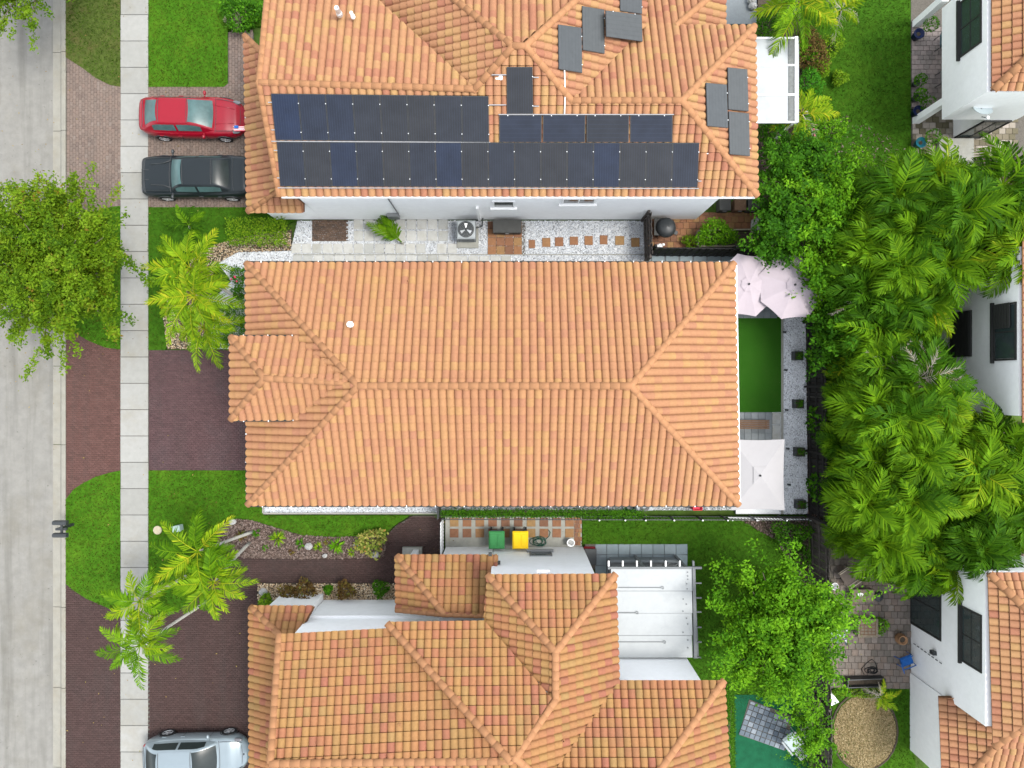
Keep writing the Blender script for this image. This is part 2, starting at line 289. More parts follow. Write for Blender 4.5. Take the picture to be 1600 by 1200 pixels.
m_umb = mat('lilac_canvas', (0.40, 0.348, 0.375), 0.9, 0.03, 3.0, dirt=0.2, dscale=2.0, dcol=(0.37, 0.315, 0.345))
m_umbw = mat('white_canvas', (0.37, 0.36, 0.365), 0.9, 0.03, 3.0, dirt=0.15, dscale=1.5, dcol=(0.31, 0.305, 0.31))
m_rubber = mat('rubber', (0.02, 0.02, 0.021), 0.8, 0.2, 10)
m_red = mat('red_plastic', (0.55, 0.02, 0.05), 0.4, 0.1, 5)
m_blue = mat('blue_plastic', (0.02, 0.12, 0.40), 0.5, 0.2, 5)
m_green_bin = mat('green_bin', (0.045, 0.22, 0.07), 0.5, 0.1, 5)
m_yellow = mat('yellow_bin', (0.80, 0.52, 0.012), 0.5, 0.06, 5)
m_hose = mat('green_hose', (0.012, 0.07, 0.045), 0.45, 0.2, 5)
m_stone = mat('grey_stone', (0.33, 0.33, 0.32), 0.9, 0.3, 9, bump=0.5)
m_bark = mat('bark', (0.16, 0.13, 0.10), 0.95, 0.35, 12, bump=0.6)
m_palmtrunk = mat('pale_palm_trunk', (0.42, 0.41, 0.37), 0.9, 0.2, 10, stretch=(1, 1, 5), bump=0.4)
def leafm(n, p, tr=0.3, var=0.2): return mat(n, p[0], 0.55, var, 1.6, palette=p, transl=tr, spec=0.06)
m_leaf_street = leafm('leaf_street_tree', pal((0.0409, 0.0979, 0.0043), (0.0854, 0.1687, 0.0058), (0.1271, 0.2219, 0.0072), (0.1709, 0.2751, 0.0144), (0.1639, 0.1156, 0.0144)))
m_leaf_gard = leafm('leaf_garden_tree', pal((0.0314, 0.1152, 0.0036), (0.0784, 0.2189, 0.0060), (0.1358, 0.3226, 0.0091), (0.2090, 0.4147, 0.0182)))
m_leaf_dark = leafm('leaf_dark_bush', pal((0.0165, 0.0660, 0.0036), (0.0330, 0.1188, 0.0048), (0.0660, 0.1980, 0.0072), (0.1100, 0.2772, 0.0120)))
m_leaf_hedge = leafm('leaf_hedge', pal((0.020, 0.072, 0.0036), (0.040, 0.132, 0.0060), (0.070, 0.204, 0.0072), (0.110, 0.264, 0.0120)))
m_leaf_lime = leafm('leaf_lime', pal((0.0499, 0.1236, 0.0053), (0.1097, 0.2281, 0.0079), (0.1795, 0.3041, 0.0132), (0.2693, 0.3612, 0.0198)))
m_leaf_red = leafm('leaf_bronze_red', pal((0.05, 0.03, 0.012), (0.11, 0.06, 0.02), (0.16, 0.12, 0.03), (0.16, 0.2, 0.03)))
m_leaf_yel = leafm('leaf_variegated', pal((0.08, 0.14, 0.012), (0.2, 0.26, 0.04), (0.4, 0.38, 0.10), (0.45, 0.2, 0.06)))
m_flower = mat('pink_flower', (0.6, 0.05, 0.12), 0.6, 0.2, 20)
m_palm = leafm('palm_frond', pal((0.0414, 0.1188, 0.0040), (0.0775, 0.1834, 0.0050), (0.1251, 0.2583, 0.0069), (0.1904, 0.3340, 0.0099)), 0.32)
m_palmy = leafm('palm_frond_yellow', pal((0.0844, 0.1756, 0.0053), (0.1499, 0.2743, 0.0074), (0.2394, 0.3625, 0.0106), (0.4184, 0.4203, 0.0211)), 0.32)
m_palmd = leafm('palm_frond_dark', pal((0.0194, 0.0658, 0.0026), (0.0339, 0.1032, 0.0035), (0.0585, 0.1544, 0.0054), (0.0974, 0.2056, 0.0089)), 0.3)
m_frond_dead = leafm('palm_frond_dry', pal((0.3125, 0.2816, 0.2295), (0.4250, 0.3968, 0.3375), (0.3750, 0.2560, 0.1350), (0.5625, 0.5376, 0.4860)), 0.2)

# ------------------------------------------------------------------ ground, road, pavements
def G(pts, z=0.0): return [P(x, y, z) for x, y in pts]
def sheet(name, pts, z, m, bottom=-0.14, kind='structure', parent=None):
    o = MB().prism(G(pts), bottom, z).build(name, m, parent)
    if parent is None: tag(o, kind=kind)
    return o
def rect(x0, y0, x1, y1): return [(x0, y0), (x1, y0), (x1, y1), (x0, y1)]
gr = MB().add([(-300, -300, -0.16), (300, -300, -0.16), (300, 300, -0.16), (-300, 300, -0.16)], [(0, 1, 2, 3)]).build('ground', m_ground); tag(gr, kind='structure')
XR = (81 - 800) / 33.485
road = MB().prism([(-60, -120), (XR, -120), (XR, 120), (-60, 120)], -0.15, -0.09).build('road', m_road); tag(road, kind='structure')
# kerb and gutter, cast in lengths
kerb = thing('kerb', None, None); tag(kerb, kind='structure')
ks = [-300, -180, -45, 81, 204, 327, 450, 572, 695, 820, 949, 1075, 1200, 1325, 1450]
for a, b in zip(ks[:-1], ks[1:]):
    k = MB()
    y0 = P(0, a).y - 0.012; y1 = P(0, b).y + 0.012
    xa, xb, xc = P(81, 0).x + 0.003, P(93, 0).x, P(103, 0).x
    prof = [(xa, -0.15), (xc, -0.15), (xc, 0.03), (xc - 0.04, 0.045), (xb + 0.12, 0.035), (xb + 0.01, -0.05), (xb - 0.01, -0.062), (xa, -0.075)]
    n = len(prof)
    vs = [(x, y0, z) for x, z in prof] + [(x, y1, z) for x, z in prof]
    k.add(vs, [tuple(range(n)), tuple(range(2 * n - 1, n - 1, -1))] + [(i, n + i, n + (i + 1) % n, (i + 1) % n) for i in range(n)])
    k.build('kerb_stone', m_kerb, kerb)
# sidewalk slabs
swk = MB().prism(G(rect(190, -400, 231, 1600)), -0.14, -0.03).build('sidewalk', m_joint); tag(swk, kind='structure')
ys = [23.5 + 41.1 * i for i in range(-6, 36)]
for i, (a, b) in enumerate(zip(ys[:-1], ys[1:])):
    c = P(210.5, (a + b) / 2); jx = random.uniform(-0.008, 0.008)
    MB().bbox((c.x + jx, c.y, 0.0), (P(232, 0).x - P(189, 0).x, (b - a) / 33.485 - 0.022, 0.09 + random.uniform(-.006, .006)), 0.012, rz=random.uniform(-.002, .002), t=random.random()).build('slab', m_walk, swk)

def pavers(name, polys, sx, sy, z, m, parent, rz=0.0, gap=0.008, th=0.05, single=False, bond=True, jit=0.002, square=False):
    """Laid pavers, running bond, over the given outlines (metres). Joined into one 'stuff' part, or one object each."""
    allp = [p for q in polys for p in q]
    c = Vector((sum(p[0] for p in allp) / len(allp), sum(p[1] for p in allp) / len(allp), 0))
    ca, sa = math.cos(rz), math.sin(rz)
    loc = [((p[0] - c.x) * ca + (p[1] - c.y) * sa, -(p[0] - c.x) * sa + (p[1] - c.y) * ca) for p in allp]
    u0, u1 = min(p[0] for p in loc), max(p[0] for p in loc); v0, v1 = min(p[1] for p in loc), max(p[1] for p in loc)
    U = []; V = []
    for j in range(int((v1 - v0) / sy) + 1):
        off = (sx / 2 if (j % 2 and bond) else 0)
        for i in range(-1, int((u1 - u0) / sx) + 2): U.append(u0 + (i + 0.5) * sx + off); V.append(v0 + (j + 0.5) * sy)
    U = np.array(U); V = np.array(V)
    X = c.x + U * ca - V * sa; Y = c.y + U * sa + V * ca
    keep = np.zeros(len(X), bool)
    for q in polys: keep |= inpoly(X, Y, q)
    U, V = U[keep], V[keep]; n = len(U)
    # half pieces at the ends of the rows
    if len(polys) == 1 and len(polys[0]) == 4:
        lo = np.maximum(U - sx / 2, u0); hi = np.minimum(U + sx / 2, u1); lo2 = np.maximum(V - sy / 2, v0); hi2 = np.minimum(V + sy / 2, v1)
    else: lo, hi, lo2, hi2 = U - sx / 2, U + sx / 2, V - sy / 2, V + sy / 2
    ku, kv = np.maximum(hi - lo - gap, 0.02) / (sx - gap), np.maximum(hi2 - lo2 - gap, 0.02) / (sy - gap); U = (lo + hi) / 2; V = (lo2 + hi2) / 2
    X = c.x + U * ca - V * sa; Y = c.y + U * sa + V * ca
    if single:
        me_v = []
        for k in range(4):
            mb = MB().bbox((0, 0, 0), (sx - gap, sy - gap, th), 0.008, t=(k + 0.5) / 4)
            o = mb.build('paver', m, None); me_v.append(o.data); bpy.data.objects.remove(o)
        pl = wl(parent)
        for x, y, a_, b_ in zip(X, Y, ku, kv):
            o = link('paver', random.choice(me_v), parent); o.location = (x - pl.x, y - pl.y, z - th / 2 + random.uniform(-jit, jit) - pl.z); o.rotation_euler = (random.uniform(-.01, .01), random.uniform(-.01, .01), rz); o.scale = (a_, b_, 1)
        return None
    hx, hy, b = (sx - gap) / 2, (sy - gap) / 2, 0.006
    base = np.array([(-hx, -hy, -th), (hx, -hy, -th), (hx, hy, -th), (-hx, hy, -th), (-hx, -hy, -b), (hx, -hy, -b), (hx, hy, -b), (-hx, hy, -b),
                     (-hx + b, -hy + b, 0), (hx - b, -hy + b, 0), (hx - b, hy - b, 0), (-hx + b, hy - b, 0)])
    F = np.array([(8, 9, 10, 11), (0, 1, 5, 4), (1, 2, 6, 5), (2, 3, 7, 6), (3, 0, 4, 7), (4, 5, 9, 8), (5, 6, 10, 9), (6, 7, 11, 10), (7, 4, 8, 11)])
    rot = np.array([[ca, -sa, 0], [sa, ca, 0], [0, 0, 1]])
    bb = (base[None] * np.stack([ku, kv, np.ones(n)], 1)[:, None]) @ rot.T
    Vv = bb + np.stack([X, Y, z + RNG.uniform(-jit, jit, n)], 1)[:, None]
    FF = (F[None] + (np.arange(n) * 12)[:, None, None]).reshape(-1, 4)
    tt = np.repeat(np.clip(RNG.normal(0.5, 0.25, n), 0, 1), len(F))
    o = np_mesh(name, Vv.reshape(-1, 3), FF, tt, m, parent); tag(o, kind='stuff')
    return o
def grass(name, polys, dens, m, z=0.03, h=(0.03, 0.075)):
    Xs, Ys = [], []
    for q in polys:
        x, y = scatter(q, dens); Xs.append(x); Ys.append(y)
    X = np.concatenate(Xs); Y = np.concatenate(Ys); n = len(X); X = X + RNG.normal(0, 0.035, n); Y = Y + RNG.normal(0, 0.035, n)
    a = RNG.uniform(0, 2 * np.pi, n); hh = RNG.uniform(h[0], h[1], n); wd = RNG.uniform(0.012, 0.028, n); ln = RNG.uniform(0.01, 0.07, n)
    b = a + RNG.uniform(0.8, 2.2, n)
    p0 = np.stack([X - np.cos(a) * wd, Y - np.sin(a) * wd, np.full(n, z)], 1); p1 = np.stack([X + np.cos(a) * wd, Y + np.sin(a) * wd, np.full(n, z)], 1)
    p2 = np.stack([X + np.cos(b) * ln, Y + np.sin(b) * ln, z + hh], 1)
    V = np.stack([p0, p1, p2], 1).reshape(-1, 3); F = np.arange(3 * n).reshape(n, 3)
    return tag(np_mesh(name, V, F, np.clip(RNG.normal(0.45, 0.22, n), 0, 1), m), kind='stuff')
OCT_V = np.array([(1, 0, 0), (0, 1, 0), (-1, 0, 0), (0, -1, 0), (0, 0, 0.8), (0, 0, -0.6)], float)
OCT_F = np.array([(0, 1, 4), (1, 2, 4), (2, 3, 4), (3, 0, 4), (1, 0, 5), (2, 1, 5), (3, 2, 5), (0, 3, 5)])
def pebbles(name, polys, dens, m, z=0.02, size=(0.018, 0.04), flat=0.7, label=None, elong=1.0):
    Xs, Ys = [], []
    for q in polys:
        x, y = scatter(q, dens); Xs.append(x); Ys.append(y)
    X = np.concatenate(Xs); Y = np.concatenate(Ys); n = len(X)
    s = RNG.uniform(size[0], size[1], n); a = RNG.uniform(0, 6.28, n); e = RNG.uniform(0.6, 1.0, n)
    B = OCT_V[None] * np.stack([s * elong, s * e, s * flat], 1)[:, None]
    x = B[..., 0] * np.cos(a)[:, None] - B[..., 1] * np.sin(a)[:, None] + X[:, None]; y = B[..., 0] * np.sin(a)[:, None] + B[..., 1] * np.cos(a)[:, None] + Y[:, None]
    V = np.stack([x, y, B[..., 2] + z + RNG.uniform(0, 0.02, n)[:, None]], 2).reshape(-1, 3)
    F = (OCT_F[None] + (np.arange(n) * 6)[:, None, None]).reshape(-1, 3)
    return tag(np_mesh(name, V, F, np.repeat(RNG.uniform(0, 1, n), 8), m), kind='stuff')

# driveways: a dark bed, bricks laid on it
def driveway(name, polys, m, sx=0.2, sy=0.1, z=0.02, rz=0.0):
    mb = MB()
    for q in polys: mb.prism(G(q), -0.13, z - 0.035)
    o = mb.build(name, m_joint); tag(o, kind='structure')
    pavers('paving', [G(q) for q in polys], sx, sy, z, m, o, rz)
    return o
driveway('driveway_upper', [rect(103.5, 85, 188.5, 370), rect(232.5, 128, 395, 329), rect(356, 50, 395, 128)], m_drive_u, 0.21, 0.14, 0.02, R(90))
driveway('driveway_apron', [rect(103.5, 520, 188.5, 790)], m_drive_v, 0.2, 0.1, 0.021)
driveway('driveway_middle', [rect(232.5, 547, 410, 735)], m_drive_m, 0.2, 0.1, 0.021)
driveway('driveway_lower', [rect(103.5, 905, 188.5, 1500), rect(232.5, 868, 402, 1500), rect(402, 868, 640, 912), [(590, 868), (600, 842), (618, 822), (645, 806), (692, 806), (692, 868)]], m_drive_l, 0.2, 0.1, 0.022)

# lawns
V1 = [(103.5, -400), (188.5, -400), (188.5, 136), (172, 133), (150, 122), (130, 107), (103.5, 90)]
V2 = [(103.5, 366), (125, 345), (150, 330), (175, 323), (188.5, 322), (188.5, 546), (165, 543), (140, 533), (120, 522), (103.5, 512)]
V3 = [(103.5, 780), (116, 764), (130, 755), (150, 745), (170, 739), (188.5, 735), (188.5, 960), (165, 948), (135, 935), (115, 922), (103.5, 912)]
L1 = [(232.5, -400), (420, -400), (420, 40), (356, 45), (356, 131), (350, 136), (232.5, 136)]
L2 = [(232.5, 324), (392, 324), (460, 345), (372, 385), (345, 400), (338, 430), (300, 470), (258, 547), (232.5, 547)]
L3 = [(232.5, 735), (410, 735), (412, 805), (640, 805), (612, 824), (596, 836), (520, 839), (470, 836), (430, 824), (395, 813), (360, 816), (345, 832), (350, 852), (330, 875), (322, 905), (300, 940), (275, 955), (250, 957), (232.5, 954)]
L4 = [(910, 806), (1262, 806), (1266, 1100), (1150, 1100), (1150, 1200), (1148, 1500), (1060, 1500), (1060, 850), (910, 850)]
L5 = [(1240, -400), (1421, -400), (1423, 235), (1400, 290), (1240, 300)]
L6 = [(1300, 1075), (1426, 1075), (1440, 1500), (1300, 1500)]
def lawn(name, q, m, mb_, dens, z): 
    o = sheet(name, q, z, m); return G(q)
lawn('lawn_verge_top', V1, m_lawn_w, None, 0, 0.030); lawn('lawn_verge_middle', V2, m_lawn, None, 0, 0.030); lawn('lawn_verge_bottom', V3, m_lawn, None, 0, 0.032)
lawn('lawn_top', L1, m_lawn, None, 0, 0.034); lawn('lawn_front', L2, m_lawn_d, None, 0, 0.034); lawn('lawn_south', L3, m_lawn, None, 0, 0.031)
lawn('lawn_back_lower', L4, m_lawn_d, None, 0, 0.032); lawn('lawn_back_upper', L5, m_lawn_d, None, 0, 0.033); lawn('lawn_corner', L6, m_lawn_d, None, 0, 0.033)
clip = lambda q: [(p[0], max(p[1], -60) if p[1] < 600 else min(p[1], 1260)) for p in q]
grass('grass', [G(clip(V2)), G(clip(V3)), G(clip(L1)), G(clip(L3))], 260, m_blade, 0.03)
grass('grass', [G(clip(V1)), G(clip(L2)), G(clip(L4)), G(clip(L5)), G(clip(L6))], 220, m_blade_d, 0.03)

# gravel side yard north of the middle house
GR1 = [(340, 410), (372, 392), (455, 388), (465, 345), (1008, 345), (1008, 416), (386, 416), (384, 545), (300, 545), (290, 500), (330, 470), (362, 440)]
sheet('gravel_bed_side', GR1, 0.012, m_gbed); pebbles('gravel', [G(GR1)], 620, m_gravel, 0.015)
GR2 = rect(412, 780, 690, 801); sheet('gravel_bed_south', GR2, 0.036, m_gbed); pebbles('gravel', [G(GR2)], 900, m_gravel, 0.04)
GR2b = rect(690, 775, 1150, 797); sheet('gravel_bed_passage', GR2b, 0.012, m_gbed); pebbles('gravel', [G(GR2b)], 700, m_gravelg, 0.015)
GR3 = [(1150, 400), (1258, 400), (1262, 803), (1150, 803)]; sheet('gravel_bed_back', GR3, 0.008, m_gbed_b); pebbles('gravel', [G([(1218, 480), (1258, 480), (1262, 803), (1218, 803)])], 900, m_gravel_b, 0.012)
GR4 = [(232.5, 800), (1, 1)]
# tan pebble and mulch beds
BT = [(262, 545), (256, 500), (262, 470), (285, 440), (300, 405), (330, 385), (372, 372), (455, 360), (455, 392), (372, 394), (340, 412), (330, 440), (330, 545)]
sheet('mulch_bed_front', BT, 0.042, m_soil); pebbles('gravel', [G(BT)], 420, m_tanpeb, 0.045, (0.02, 0.05), 0.6)
BM = [(340, 830), (352, 816), (372, 811), (395, 813), (430, 824), (470, 836), (520, 839), (560, 838), (597, 836), (603, 852), (600, 868), (560, 872), (470, 873), (380, 871), (352, 858), (342, 848)]
sheet('mulch_bed_lower', BM, 0.046, m_soil); pebbles('mulch', [G(BM)], 900, m_mulch, 0.05, (0.02, 0.045), 0.5, elong=1.8)
BP = rect(404, 911, 620, 937); sheet('planter_bed', BP, 0.10, m_soil); pebbles('gravel', [G(BP)], 600, m_tanpeb, 0.105, (0.02, 0.05), 0.6)
BC = [(1348 + 50 * math.cos(a) * (1.03 if math.cos(a) > 0 else 0.93), 1143 + 58 * math.sin(a)) for a in [i * math.pi / 12 for i in range(24)]]
sheet('dry_bed', BC, 0.045, m_strawbed); pebbles('mulch', [G(BC)], 1000, m_straw, 0.046, (0.012, 0.028), 0.3, elong=3.0)
ring = MB()
rp = [P(1348 + 53 * math.cos(a) * (1.03 if math.cos(a) > 0 else 0.93), 1143 + 61 * math.sin(a), 0.05) for a in [i * math.pi / 12 for i in range(25)]]
ring.tube(rp, 0.045, 6); tag(ring.build('bed_edging', m_soil), 'brown edging ring around the dry straw circle', 'edging')
BS = [(1150, 808), (1262, 808), (1268, 1120), (1230, 1010), (1240, 900), (1215, 845)]
sheet('soil_bed', BS, 0.040, m_soil); pebbles('mulch', [G(BS)], 350, m_mulch, 0.043, (0.02, 0.05), 0.4, elong=1.8)
GB = [(1184, 200), (1330, 180), (1425, 236), (1600, 250), (1600, 420), (1465, 430), (1466, 650), (1600, 660), (1600, 890), (1422, 890), (1300, 870), (1262, 803), (1258, 400), (1184, 345)]
sheet('soil_bed_grove', GB, 0.010, m_soil); pebbles('mulch', [G(GB)], 60, m_mulch, 0.012, (0.03, 0.07), 0.4, elong=1.8)
sheet('soil_bed_corner', [(1184, -400), (1252, -400), (1250, 60), (1262, 130), (1250, 200), (1184, 200)], 0.036, m_soil)

# stepping slabs, brick pads, paths (each slab is a piece of its path)
path = thing('path', None, None); tag(path, kind='structure')
def slabs(parent, cells, z, m, name='slab', th=0.05, b=0.01):
    for (x0, y0, x1, y1) in cells:
        a = P(x0, y0); c = P(x1, y1)
        MB().bbox(((a.x + c.x) / 2, (a.y + c.y) / 2, z - th / 2), (abs(c.x - a.x), abs(a.y - c.y), th), b, rz=random.uniform(-.02, .02), t=random.random()).build(name, m, parent)
cells = []
for i in range(13): cells.append((456 + 16.2 * i, 381, 456 + 16.2 * i + 14.4, 396))
for i in range(16): cells.append((458 + 16.2 * i, 399, 458 + 16.2 * i + 14.4, 416))
for i in range(9):
    for j, yy in enumerate((343, 361)): 
        if i not in (3,) or j == 0: cells.append((553 + 16.5 * i, yy, 553 + 16.5 * i + 14.6, yy + 15.5))
for i in range(6): cells.append((634 + 16.5 * i - 50 + 33, 381, 634 + 16.5 * i - 50 + 33 + 14.6, 396)) if i > 3 else None
slabs(path, cells, 0.05, m_slab)
slabs(path, [(715 + 17 * i, 400, 715 + 17 * i + 15, 416) for i in range(5)], 0.05, m_slab)
# concrete edge strip between gravel and the house
MB().prism(G(rect(460, 397.3, 1008, 398.7)), 0.0, 0.05).build('edging_strip', m_conc, path)
stp = thing('stepping_stone_path', None, None); tag(stp, kind='structure')
slabs(stp, [(826, 375, 836, 388), (847, 372, 860, 386), (867, 371, 880, 385), (890, 370, 903, 383), (913, 369, 926, 383), (937, 368, 949, 382), (961, 369, 975, 383), (986, 372, 999, 386)], 0.055, m_terra, 'paver')
pad = sheet('brick_pad', rect(488, 344, 544, 377), 0.03, m_joint); pavers('paving', [G(rect(488, 344, 544, 377))], 0.2, 0.1, 0.06, m_rust, pad)
pad2 = sheet('paver_pad', rect(762, 346, 821, 398), 0.03, m_joint); pavers('paver', [G(rect(762, 346, 821, 398))], 0.40, 0.40, 0.06, m_terra, pad2, single=True, bond=False, gap=0.015)
# neighbour's terracotta side yard right of the board gate
pad3 = sheet('side_terrace', rect(1012, 332, 1190, 388), 0.02, m_joint); pavers('paver', [G(rect(1012, 332, 1190, 388))], 0.30, 0.30, 0.055, m_terra, pad3, single=True, bond=True, gap=0.012)
cs = sheet('side_walk_strip', rect(1014, 396, 1150, 420), 0.014, m_deck)
slabs(cs, [(1018 + 22 * i, 398, 1018 + 22 * i + 19, 418) for i in range(6)], 0.05, m_grey_tile)
# bin yard: squares of terracotta set in pale concrete
by = sheet('bin_yard', rect(696, 806, 909, 858), 0.03, m_conc)
slabs(by, [(703 + 20 * i, y, 703 + 20 * i + 13.5, y + 13.5) for i in range(10) for y in (809, 826)], 0.05, m_terra, 'paver')
pavers('paver', [G(rect(897, 807, 909, 852))], 0.15, 0.2, 0.055, m_terra, by, single=True, gap=0.01)
# lower house's blue-grey terrace
tr = sheet('tiled_terrace', [(914, 850), (1074, 850), (1074, 889), (914, 889)], 0.04, m_joint)
slabs(tr, [(930 + 18 * i, 850 + 16.5 * j, 930 + 18 * i + 17.4, 850 + 16.5 * j + 16) for i in range(8) for j in range(3)], 0.075, m_grey_tile, 'tile')
# middle house's back garden: turf, deck tiles, concrete border
sheet('turf', rect(1140, 495, 1220, 644), 0.05, m_turf)
MB().prism(G(rect(1220, 495, 1223.5, 803)), 0.0, 0.055).build('border', m_conc, path)
dk = sheet('deck', rect(1140, 644, 1206, 760), 0.02, m_deck)
slabs(dk, [(1141 + 10.8 * i, 644.5 + 10.8 * j, 1141 + 10.8 * i + 10.3, 644.5 + 10.8 * j + 10.3) for i in range(6) for j in range(11)], 0.06, m_deck, 'deck_tile', 0.03, 0.004)
slabs(dk, [(1206, 645, 1219, 663), (1206, 664, 1219, 686), (1206, 687, 1219, 706), (1206, 707, 1219, 726), (1206, 727, 1219, 746), (1206, 747, 1219, 766)], 0.062, m_slab)
dk2 = sheet('deck_upper', rect(1140, 400, 1215, 502), 0.02, m_deck)
slabs(dk2, [(1141 + 10.4 * i, 404 + 10.4 * j, 1141 + 10.4 * i + 10, 404 + 10.4 * j + 10) for i in range(7) for j in range(9)], 0.06, m_deck, 'deck_tile', 0.03, 0.004)
# far gardens' patios
pt = sheet('patio_lower', [(1296, 830), (1422, 830), (1426, 1076), (1296, 1076)], 0.02, m_joint)
pavers('paver', [G([(1298, 850), (1420, 850), (1425, 1074), (1298, 1074)])], 0.30, 0.30, 0.05, m_patio, pt, rz=R(-1), single=True, gap=0.014, jit=0.004)
pu = sheet('terrace_upper', [(1423, -60), (1620, -60), (1620, 170), (1423, 170)], 0.02, m_joint)
pavers('paver', [G(rect(1424, 40, 1490, 168))], 0.27, 0.22, 0.055, m_patio2, pu, single=True, gap=0.012)
pw = sheet('patio_upper', [(1424, 172), (1640, 172), (1640, 246), (1424, 246)], 0.02, m_joint)
pavers('paver', [G(rect(1425, 173, 1590, 246))], 0.31, 0.27, 0.05, m_patio3, pw, single=True, gap=0.014, jit=0.004)
# turf corner with its diagonal pad, bottom right
sheet('turf_corner', [(1147, 1085), (1262, 1085), (1266, 1500), (1150, 1500)], 0.046, m_turf2)
dp = [(1170, 1092), (1238, 1118), (1226, 1172), (1154, 1147)]
dpd = sheet('diagonal_pad', dp, 0.06, m_joint)
pavers('paver', [G([(1172, 1094), (1236, 1119), (1225, 1170), (1156, 1147)])], 0.25, 0.25, 0.09, mat('blue_grey_stone', (0.2, 0.24, 0.28), 0.8, 0.1, 8, palette=pal((0.10, 0.125, 0.15), (0.17, 0.20, 0.23), (0.27, 0.30, 0.33))), dpd, rz=R(-20), single=True, bond=False, gap=0.03)

# ------------------------------------------------------------------ tiled roofs
TW, TL = 0.29, 0.335
NSEG = 8
PROF = [(i / NSEG, 0.016 + 0.084 * math.sin(math.pi * i / NSEG) ** 0.7 if 0 < i < NSEG else 0.0) for i in range(NSEG + 1)]
def tile_geo():                     # one barrel tile: u across, v up the slope, height over the deck; a crevice where the next course laps on
    vs = []; lift = 0.042; n = NSEG + 1; fs = []
    for (v, dz) in ((0.0, -0.03), (0.0, lift), (TL - 0.03, 0.004), (TL, -0.03)):
        for t, h in PROF: vs.append((t * TW, v, h + dz))
    for i in range(NSEG):
        for k in range(3): fs.append((k * n + i, k * n + i + 1, (k + 1) * n + i + 1, (k + 1) * n + i))
    return np.array(vs), fs
TV, TF = tile_geo()
def cliphalf(poly, a, b):           # keep what lies left of a->b; vertices are (u,v,h)
    out = []; dx, dy = b[0] - a[0], b[1] - a[1]
    s = [dx * (p[1] - a[1]) - dy * (p[0] - a[0]) for p in poly]
    for i in range(len(poly)):
        j = (i + 1) % len(poly)
        if s[i] >= 0: out.append(poly[i])
        if (s[i] >= 0) != (s[j] >= 0):
            k = s[i] / (s[i] - s[j]); out.append(tuple(poly[i][c] + k * (poly[j][c] - poly[i][c]) for c in range(3)))
    return out
